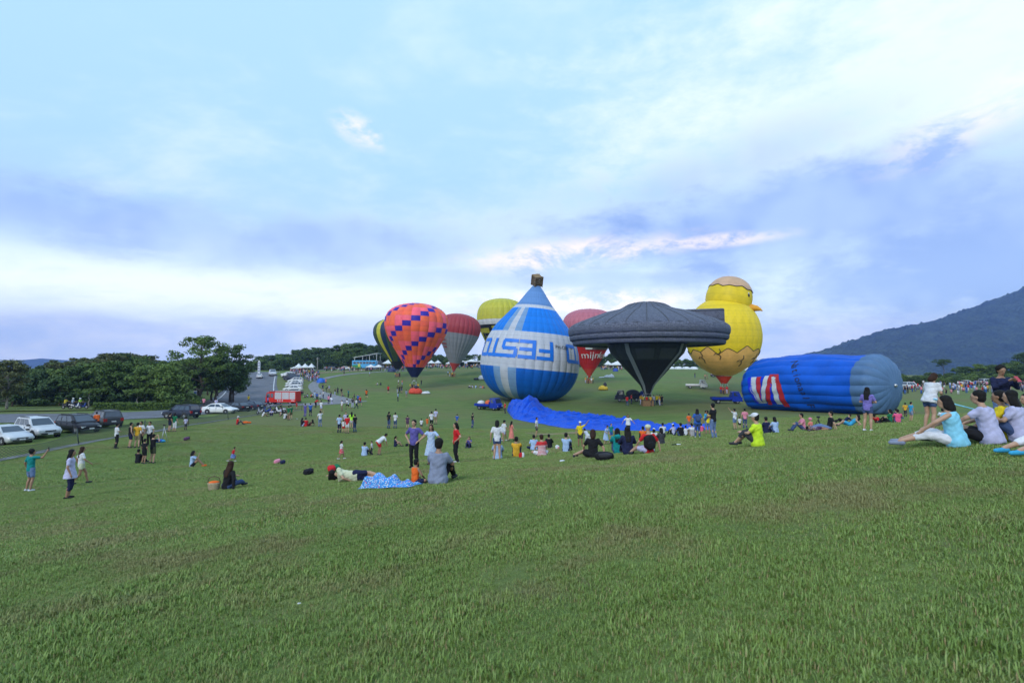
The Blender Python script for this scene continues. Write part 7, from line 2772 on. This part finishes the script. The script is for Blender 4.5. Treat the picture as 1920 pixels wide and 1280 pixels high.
person(327, 809, 'stand', 10, (T, 'green'), ('capri', 'white'), 'bob', 'woman in green top and white trousers near the navy car', s=1.0)
person(348, 806, 'stand', 0, (T, 'lav'), ('pants', 'dkgrey'), 'short', 'child in pale top behind the fence', s=.72)
person(445, 796, 'sit_knees', 60, (T, 'red'), ('pants', 'dkgrey'), None, 'person in red tee and white hat seated by the fence', hat=('cap', 'white'), s=1.0)
p = hit(182, 806)
person(182, 806, 'lean_fwd', -60, (LG, 'orange'), ('pants', 'black'), 'short', 'man in orange jacket leaning over the black car', s=1.0)
# riders
for i, (c_, hc, lb) in enumerate((('yellow', 'black', 'rider in yellow shirt on a scooter at the wood edge'), ('ltblue', 'white', 'rider with white helmet on a scooter at the wood edge'), ('neon', 'white', 'rider in pale green on a scooter at the wood edge'), ('black', 'white', 'dark dressed rider on the left side of the road'), ('ltblue', 'white', 'rider far up the road'))):
    sc = SCOOT[i]
    a = sc.rotation_euler.z
    q = sc.location - V3((math.cos(a), math.sin(a), 0)) * .35
    person(0, 0, 'ride', 90 - math.degrees(a), (T, c_), ('pants', 'dkgrey'), None, lb, loc=tuple(q), hat=('helmet', hc))
person(405, 768, 'stand', 0, (T, 'lav'), ('pants', 'khaki'), 'short', 'person in pale pink top behind the white sedan', s=1.05)
person(466, 757, 'walk', 30, (T, 'yellow'), ('pants', 'dkgrey'), 'short', 'person in pale yellow top crossing the road', s=1.0)
person(382, 764, 'stand', 0, (T, 'pink'), ('pants', 'dkgrey'), 'short', 'person in pink under the roadside trees', s=1.0)
# scooter row people
for px, py, po, hd, sc_, bc, lb in ((493, 781, 'sit_knees', 40, 'white', 'khaki', 'person in white seated at the left end of the scooter row'), (509, 779, 'sit_knees', 160, 'lav', 'navy', 'person in lilac seated between the scooters'), (526, 780, 'stand', 60, 'black', 'lav', 'person in black with helmet beside the scooters'),
                                    (534, 785, 'sit_knees', 20, 'white/dots/navy', 'black', 'person in patterned top seated before the scooters'), (541, 787, 'stand', 20, 'green', 'khaki', 'person in dark green tee right of the scooters'), (545, 786, 'stand', -30, 'green', 'olive', 'person in green tee farthest right by the scooters'),
                                    (502, 760, 'walk', 60, 'violet', 'navy', 'person in violet walking before the fire engine'), (556, 767, 'stand', 30, 'red', 'red', 'child in red behind the fire engine'), (572, 781, 'stand', 20, 'purple', 'purple', 'woman in purple dress on the grass below the path'),
                                    (582, 780, 'stand', -10, 'blue', 'navy', 'person in blue beside woman in purple dress'), (566, 799, 'sit_knees', 30, 'black', 'lav', 'dark haired person seated in a trio with red clothes'), (573, 799, 'sit_knees', -10, 'red', 'red', 'person in red tee seated in a trio'),
                                    (580, 798, 'recline', -70, 'brown', 'red', 'person in brown reclining in a trio'), (600, 800, 'photo_up', -40, 'white', 'ltdenim', 'person in white with black bag taking a picture'),
                                    (592, 764, 'bend', 30, 'red', 'black', 'man in red tee on the path'), (602, 773, 'stand', 20, 'white', 'lav', 'person in white tee below the path edge'),
                                    (636, 811, 'stand', 10, 'ltblue', 'navy', 'person in pale blue with dark backpack in the standing group'), (644, 811, 'stand', 0, 'white', 'red', 'child in white tee and red shorts in the standing group'), (651, 812, 'stand', 5, 'red', 'white', 'woman in long red tee in the standing group'),
                                    (648, 803, 'stand', 150, 'lav', 'dkgrey', 'person in lilac at the back of the standing group'), (659, 803, 'stand', -20, 'neon', 'white', 'man in neon green vest and white trousers'), (665, 810, 'stand', -60, 'black', 'denim', 'man in black tee and jeans right of the neon vest')):
    ch_ = 'child' in lb
    person(px, py, po, hd, (T, sc_), ('pants' if bc not in ('red', 'khaki', 'lav', 'olive', 'white') else 'shorts', bc), ('short', 'bob', 'long', 'bun')[(px + py) % 4] if po != 'stand' or px % 2 else 'short', lb, s=.72 if ch_ else 1.0, seed=px % 2)
# people on and around the path
cols = ['navy', 'white', 'black', 'teal', 'dkgrey', 'blue', 'white', 'lav', 'red', 'ltblue', 'sky', 'khaki', 'purple', 'white']
bots = ['denim', 'dkgrey', 'khaki', 'black', 'lav', 'navy']
path_people = [(605, 733, 'walk', 'navy'), (612, 735, 'bend', 'black'), (617, 734, 'stand', 'lav'), (611, 722, 'walk', 'salmon'), (628, 742, 'stand', 'black'), (633, 740, 'walk', 'dkgrey'), (641, 744, 'sit_knees', 'khaki'), (653, 745, 'stand', 'teal'),
               (640, 741, 'stand', 'black'), (620, 752, 'walk', 'navy'), (622, 758, 'bend', 'white'), (616, 757, 'stand', 'pink'), (600, 755, 'stand', 'white'), (594, 751, 'stand', 'blue'), (641, 770, 'stand', 'white/dots/lav'), (652, 769, 'run', 'white'),
               (661, 764, 'stand', 'dkgrey'), (668, 766, 'walk', 'white'), (675, 762, 'walk', 'red'), (671, 756, 'stand', 'blue'), (664, 755, 'stand', 'navy'), (687, 747, 'walk', 'orange'), (590, 748, 'walk', 'ltblue'), (583, 745, 'sit_knees', 'orange'),
               (572, 745, 'sit_knees', 'green'), (577, 745, 'sit_knees', 'lav'), (586, 744, 'sit_knees', 'white'), (728, 738, 'stand', 'red'), (745, 737, 'stand', 'black'), (749, 737, 'stand', 'black'), (753, 737, 'stand', 'dkgrey'), (746, 752, 'stand', 'ltblue'), (762, 746, 'stand', 'grey'),
               (747, 722, 'stand', 'white'), (754, 722, 'stand', 'salmon'), (790, 722, 'stand', 'black'), (708, 722, 'sit_knees', 'white'), (714, 722, 'sit_knees', 'navy'), (693, 705, 'stand', 'ltblue'), (645, 704, 'walk', 'navy'), (598, 708, 'stand', 'black'), (606, 747, 'carry', 'white')]
for i, (px, py, po, c_) in enumerate(path_people):
    person(px, py, po, (i * 67) % 360, (T, c_), ('pants' if i % 3 else 'shorts', bots[i % 6]), ('short', 'bob', 'short', 'tail')[i % 4],
           '%s dressed person %s, %s' % (c_.split('/')[0].replace('dk', 'dark ').replace('lt', 'light ').replace('lav', 'lilac'), {'stand': 'standing', 'walk': 'walking', 'bend': 'bending', 'run': 'running', 'sit_knees': 'seated', 'carry': 'carrying something'}[po],
                                       'near the curving path' if px < 690 else 'in front of the checked balloon'), s=.95 + .1 * (i % 3 == 0), seed=i % 2, group='visitors on the far lawn')
# balloon crews
crew = [(1176, 761, 'red', 'walk'), (1184, 757, 'red', 'stand'), (1202, 759, 'gold', 'stand'), (1206, 760, 'yellow', 'stand'), (1213, 761, 'red', 'stand'), (1220, 761, 'gold', 'stand'), (1226, 760, 'lav', 'stand'), (1232, 759, 'yellow', 'stand'), (1237, 760, 'gold', 'stand'), (1241, 760, 'black', 'stand'),
        (769, 730, 'yellow', 'stand'), (773, 731, 'black', 'stand'), (780, 731, 'white', 'stand'), (784, 730, 'gold', 'stand'), (843, 706, 'gold', 'stand'), (848, 706.5, 'gold', 'stand'), (853, 706, 'yellow', 'stand'), (840, 704, 'ltblue', 'stand'), (741, 707, 'gold', 'stand'), (749, 707, 'black', 'stand'),
        (1098, 718, 'gold', 'stand'), (1103, 719, 'red', 'stand'), (1109, 719, 'white', 'stand'), (1112, 718, 'yellow', 'stand'), (1352, 738, 'red', 'stand'), (1357, 739, 'red', 'stand'), (1363, 738, 'red', 'stand'), (1322, 711, 'salmon', 'stand'), (1326, 711, 'khaki', 'stand'), (947, 775, 'red', 'stand'), (1303, 708, 'black', 'stand'),
        (905, 728, 'salmon', 'sit_knees'), (900, 727, 'black', 'sit_knees'), (881, 727, 'white', 'sit_knees'), (886, 727, 'lav', 'sit_knees'), (892, 727, 'ltblue', 'sit_knees')]
for i, (px, py, c_, po) in enumerate(crew):
    who = 'saucer' if 1170 < px < 1245 else 'checked' if 765 < px < 790 else 'grey and red' if 838 < px < 858 else 'striped' if 738 < px < 752 else 'mauve' if 1095 < px < 1115 else 'chick' if px > 1300 else 'upside down'
    person(px, py, po, (i * 83) % 360, (T, c_), ('pants', bots[(i * 5) % 6]), 'short', '%s shirted helper by the basket of the %s balloon' % ({'ltblue': 'pale blue', 'lav': 'lilac'}.get(c_, c_), who) if who != 'upside down' else '%s shirted person on the grass left of the upside down balloon' % {'ltblue': 'pale blue', 'lav': 'lilac'}.get(c_, c_),
           s=1.0, seed=i % 2, group='balloon crews')
run_jobs()

# ------------------------------------------------------------------ distant crowd (one mass)
def crowd(label, spots):
    r = random.Random(3)
    m_ = MB()
    cm = [cloth(c) for c in ('white', 'navy', 'red', 'lav', 'black', 'ltblue', 'pink', 'gold', 'grey', 'blue')] + [SKIN, HAIRC['k']]
    for x, y in spots:
        z = gz(x, y)
        h = r.uniform(1.5, 1.78)
        a = r.uniform(0, 6.28)
        sit = r.random() < .12
        zo = -.55 if sit else 0
        c, b = r.randrange(10), r.choice((1, 4, 8, 9, 0))
        s_, c_ = math.sin(a) * .1, math.cos(a) * .1
        for q in (-1, 1):
            m_.tube([(x + q * c_, y + q * s_, z - .02), (x + q * c_, y + q * s_, z + zo + h * .5)], [.06, .09], 5, b)
        m_.tube([(x, y, z + zo + h * .46), (x, y, z + zo + h * .6), (x, y, z + zo + h * .80), (x, y, z + zo + h * .85)], [.16, .17, .22, .08], 6, c)
        for q in (-1, 1):
            m_.tube([(x + q * c_ * 2.3, y + q * s_ * 2.3, z + zo + h * .79), (x + q * c_ * 2.8, y + q * s_ * 2.8, z + zo + h * .5)], [.06, .045], 4, 10)
        m_.ball((x, y, z + zo + h * .925), (.10, .10, .125), 6, 5, 10)
        m_.ball((x - .0, y + .01, z + zo + h * .95), (.115, .115, .11), 6, 5, 11)
    tag(link('crowd', m_.mesh('crowd', cm)), label, 'crowd', kind='stuff')


cr_ = random.Random(12)
sp = []
for _ in range(330):
    px = cr_.uniform(690, 1075)
    y = cr_.uniform(228, 250) if px > 760 else cr_.uniform(205, 226)
    sp.append(((px - CX) / F_PX * y, y))
for _ in range(70):
    px = cr_.uniform(1120, 1215)
    y = cr_.uniform(226, 240)
    sp.append(((px - CX) / F_PX * y, y))
crowd('dense far crowd along the top edge of the field', sp)
sp = []
for _ in range(95):
    px = cr_.uniform(545, 600)
    y = cr_.uniform(165, 192) - (px - 570) * .3
    sp.append(((px - CX) / F_PX * y, y))
for _ in range(30):
    px = cr_.uniform(600, 700)
    y = cr_.uniform(196, 212)
    sp.append(((px - CX) / F_PX * y, y))
crowd('crowd around the three peaked canopy and the soil track', sp)
sp = []
for _ in range(150):
    px = cr_.uniform(1692, 1990)
    y = cr_.uniform(108, 146)
    sp.append(((px - CX) / F_PX * y, y))
crowd('crowd spread over the lower field on the right', sp)

# ------------------------------------------------------------------ small things on the grass
def blob_thing(name, label, cat, loc, rz, parts):
    root = empty(name, loc, R(rz))
    tag(root, label, cat)
    for nm, mt, c, r_, rot in parts:
        m_ = MB()
        m_.ball((0, 0, 0), r_, 16, 10)
        me = m_.mesh(nm)
        for v in me.vertices:
            v.co = V3((math.copysign(abs(v.co.x / r_[0]) ** .75 * r_[0], v.co.x), math.copysign(abs(v.co.y / r_[1]) ** .75 * r_[1], v.co.y), math.copysign(abs(v.co.z / r_[2]) ** .75 * r_[2], v.co.z)))
            k = 1 + .10 * math.sin(v.co.x / r_[0] * 4.1 + v.co.z / r_[2] * 3 + 1) * math.sin(v.co.y / r_[1] * 3.3 + v.co.x / r_[0] * 2)
            v.co = V3((v.co.x * k, v.co.y * k, v.co.z * (k if v.co.z > 0 else 1) * (1 - .22 * (v.co.x / r_[0]) ** 2 * (1 if v.co.x > 0 else .4))))
        link(nm, me, root, mt, loc=c, rot=rot)
    return root


CB = lambda c: cloth(c)
def backpack(label, loc, rz, col, s=1.0):
    o = blob_thing('backpack', label, 'backpack', loc, rz, [('main_compartment', CB(col), (0, 0, .20 * s), (.16 * s, .10 * s, .21 * s), None), ('front_pocket', CB(col), (0, -.09 * s, .13 * s), (.12 * s, .05 * s, .11 * s), None)])
    m_ = MB()
    for q in (-1, 1):
        m_ = MB()
        m_.tube([(q * .09 * s, .08 * s, .36 * s), (q * .10 * s, .16 * s, .30 * s), (q * .10 * s, .15 * s, .12 * s), (q * .11 * s, .08 * s, .05 * s)], .016 * s, 5)
        m_.build('strap', CB('black'), o)
    return o


q = hit(1217, 850)
backpack('dark backpack worn by woman in knitted hat', (q.x - .02, q.y - .22, q.z + .16), 12, 'black', 1.15)
q = hit(1308, 820)
backpack('blue backpack worn by long haired woman in blue top', (q.x - .02, q.y - .20, q.z + .98), -15, 'denim', 1.05)
for px, py, c, lb, s_ in ((515, 870, 'pink', 'pink backpack lying on the lawn', 1.1), (527, 871, 'navy', 'navy bag beside the pink backpack', .9), (344, 826, 'plum', 'dark bag left on the lawn near the gutter', 1.2), (568, 892, 'black', 'flat black bag left of the red bag', 1.0), (620, 886, 'red', 'red bag beside the lying woman', 1.0),
                          (632, 884, 'green', 'green and white bag by the lying woman', 1.0), (762, 837, 'black', 'small black bag near seated woman with ponytail', .8), (1535, 803, 'black', 'black camera bag between child and man in black tee', 1.0)):
    o = backpack(lb, tuple(hit(px, py) + V3((0, .1, .06))), px % 40 - 20, c, s_)
    o.rotation_euler = (R(-72), R(px % 30 - 15), R(px % 80 - 40))
    o.scale = (1.0, .8, 1.0)
blob_thing('shoulder_bag', 'black bag at the feet of woman in black top', 'bag', hit(1135, 862) + V3((-.05, -.1, .0)), 10, [('bag', CB('black'), (0, 0, .13), (.30, .15, .14), None), ('flap', CB('dkgrey'), (0, -.08, .17), (.22, .09, .08), None)])
blob_thing('shoulder_bag', 'red and white shoulder bag hanging on man in golden tee', 'bag', hit(977, 859) + V3((.0, -.1, 0)), 10, [('bag', CB('red'), (0, 0, .12), (.10, .05, .13), None), ('flap', CB('white'), (.07, -.01, .14), (.06, .05, .12), None)])
blob_thing('food_packet', 'white and pink packet left of man in pale blue shirt', 'packet', hit(1045, 842), 0, [('packet', CB('white'), (0, 0, .12), (.12, .07, .13), None), ('print', CB('pink'), (.05, -.03, .1), (.06, .05, .08), None)])
for px, py, lb in ((1054, 865, 'crumpled pale plastic scrap in front of seated group'), (848, 862, 'white crumpled paper near the girl in red'), (1272, 834, 'white and black sandals left on the lawn'), (561, 1131, 'tiny white scrap in the near grass'), (543, 786, 'white paper scrap below the scooter row'), (557, 785, 'white paper scrap right of the scooter row')):
    sc_ = .16 if py > 1000 else 1
    blob_thing('litter', lb, 'litter', hit(px, py), px % 90, [('paper', CB('white'), (0, 0, .02 * sc_), (.11 * sc_, .07 * sc_, .03 * sc_), None)] + ([('sandal', CB('black'), (-.18, 0, .02), (.12, .05, .03), None)] if px == 1272 else []))
# woven basket beside the long haired woman
q = hit(401, 919)
wb = empty('woven_basket', q, R(10))
tag(wb, 'woven straw basket with red lining beside seated woman', 'basket')
n = 18
P = np.array([[((.15 + .05 * z / .26) * math.cos(2 * math.pi * k / n), (.11 + .03 * z / .26) * math.sin(2 * math.pi * k / n), z) for k in range(n)] for z in np.linspace(0, .26, 6)])
o = link('basket_wall', grid_mesh('basket_wall', P, closed_u=True), wb, mat_basic('straw_weave', (.36, .30, .19), .9, 0, .35, 40, .8, 60))
o.modifiers.new('s', 'SOLIDIFY').thickness = .012
m_ = MB()
m_.ball((0, 0, .25), (.17, .12, .06), 14, 8)
m_.build('lining', CB('orange'), wb)
m_ = MB()
m_.tube([(-.19, 0, .25), (-.15, 0, .40), (0, 0, .46), (.15, 0, .40), (.19, 0, .25)], .012, 6)
m_.build('handle', M_LEATHER, wb)


# tripods
def tripod(label, loc, h, mt):
    root = empty('tripod', loc)
    tag(root, label, 'tripod')
    for k in range(3):
        a = 2 * math.pi * k / 3 + .4
        m_ = MB()
        m_.tube([(.28 * math.cos(a), .28 * math.sin(a), 0), (.02 * math.cos(a), .02 * math.sin(a), h * .85)], [.014, .02], 6)
        m_.build('leg', mt, root)
    m_ = MB()
    m_.cyl((0, 0, h * .6), (0, 0, h), .018, 8)
    m_.build('column', mt, root)
    m_ = MB()
    m_.box(-.07, .07, -.04, .04, h, h + .10).cyl((0, .04, h + .05), (0, .14, h + .05), .04, 10)
    m_.build('camera', M_DARK, root)


tripod('pale tripod with camera beside the photographing man', hit(307, 829), 1.25, M_STEEL)
tripod('black tripod with camera beside man in black tee', hit(1535, 804), .62, M_DARK)
blob_thing('bag', 'blue bag on the lawn left of the pale tripod', 'bag', hit(297, 829), 0, [('bag', CB('blue'), (0, 0, .12), (.45, .2, .13), None), ('bag_end', CB('sky'), (.3, 0, .1), (.2, .16, .1), None)])
blob_thing('bag', 'orange bag on the grass right of person in red tee', 'bag', hit(461, 793), 0, [('bag', CB('orange'), (0, 0, .1), (.35, .15, .12), None), ('bag_end', CB('orange'), (.45, 0, .08), (.14, .12, .09), None)])

# pale blue stick held by the girl in white
q = hit(1745, 807)
st_ = MB()
st_.tube([(q.x - .05, q.y - .22, q.z + .92), (q.x + .95, q.y - .50, q.z + .62)], [.022, .016], 8)
tag(st_.build('stick', CB('aqua')), 'pale blue stick held out by girl in white top', 'stick')
# phone of the man in navy, phone of the man in teal
q = hit(1881, 819)
ph = MB()
ph.box(-.04, .04, -.006, .006, -.075, .075)
o = ph.build('phone', mat_basic('phone_red', (.4, .03, .05), .4))
o.location = (q.x + .03, q.y - .36, q.z + 1.25)
o.rotation_euler = (R(-40), 0, R(5))
tag(o, 'red phone held by man in navy jacket', 'phone')
q = hit(56, 920)
ph = MB()
ph.box(-.04, .04, -.006, .006, -.075, .075)
o = ph.build('phone', M_DARK)
o.location = (q.x + .52, q.y + .20, q.z + 1.66)
o.rotation_euler = (0, 0, R(-18))
tag(o, 'dark phone raised by man in teal tee', 'phone')

# printed picnic blanket, rumpled
def blanket():
    nu, nv = 60, 34
    C0, C1 = hit(690, 914), hit(762, 911)
    u, v = np.meshgrid(np.linspace(-.06, 1.25, nu), np.linspace(0, 1, nv))
    d = (C1 - C0)
    nrm = Vector((-d.y, d.x, 0)).normalized()
    X = C0.x + d.x * u + nrm.x * (v - .5) * .62 + .03 * np.sin(v * 7 + u * 5)
    Y = C0.y + d.y * u + nrm.y * (v - .5) * .62 + .05 * np.sin(u * 9)
    edge = sstep(0, .12, v) * sstep(0, .12, 1 - v) * sstep(-.06, .05, u) * sstep(0, .12, 1.25 - u)
    Z = ground(X, Y) + .02 + edge * (.06 + .19 * np.exp(-((u - .18) / .2) ** 2) + .12 * np.exp(-((u - .55) / .18) ** 2) + .04 * np.sin(u * 17 + v * 6) + .03 * np.sin(v * 15 - u * 9))
    mt = bpy.data.materials.new('printed_blanket_cloth')
    mt.use_nodes = True
    t = mt.node_tree
    B = NB(t)
    bs = t.nodes['Principled BSDF']
    co = B.node('ShaderNodeTexCoord').outputs['Object']
    v1 = B.node('ShaderNodeTexVoronoi')
    B.put(v1.inputs['Vector'], co)
    v1.inputs['Scale'].default_value = 27
    v2 = B.node('ShaderNodeTexVoronoi')
    B.put(v2.inputs['Vector'], co)
    v2.inputs['Scale'].default_value = 17
    c = B.mix(B.ramp(v1.outputs['Distance'], .42, .34), (.03, .22, .60), (.45, .60, .68))
    c = B.mix(B.ramp(v2.outputs['Distance'], .24, .19), c, (.55, .07, .12))
    B.put(bs.inputs['Base Color'], c)
    bs.inputs['Roughness'].default_value = .8
    o = link('picnic_blanket', grid_mesh('picnic_blanket', np.stack([X, Y, Z], -1)), None, mt)
    tag(o, 'rumpled blue printed picnic blanket in front of the boy in orange', 'blanket')


blanket()
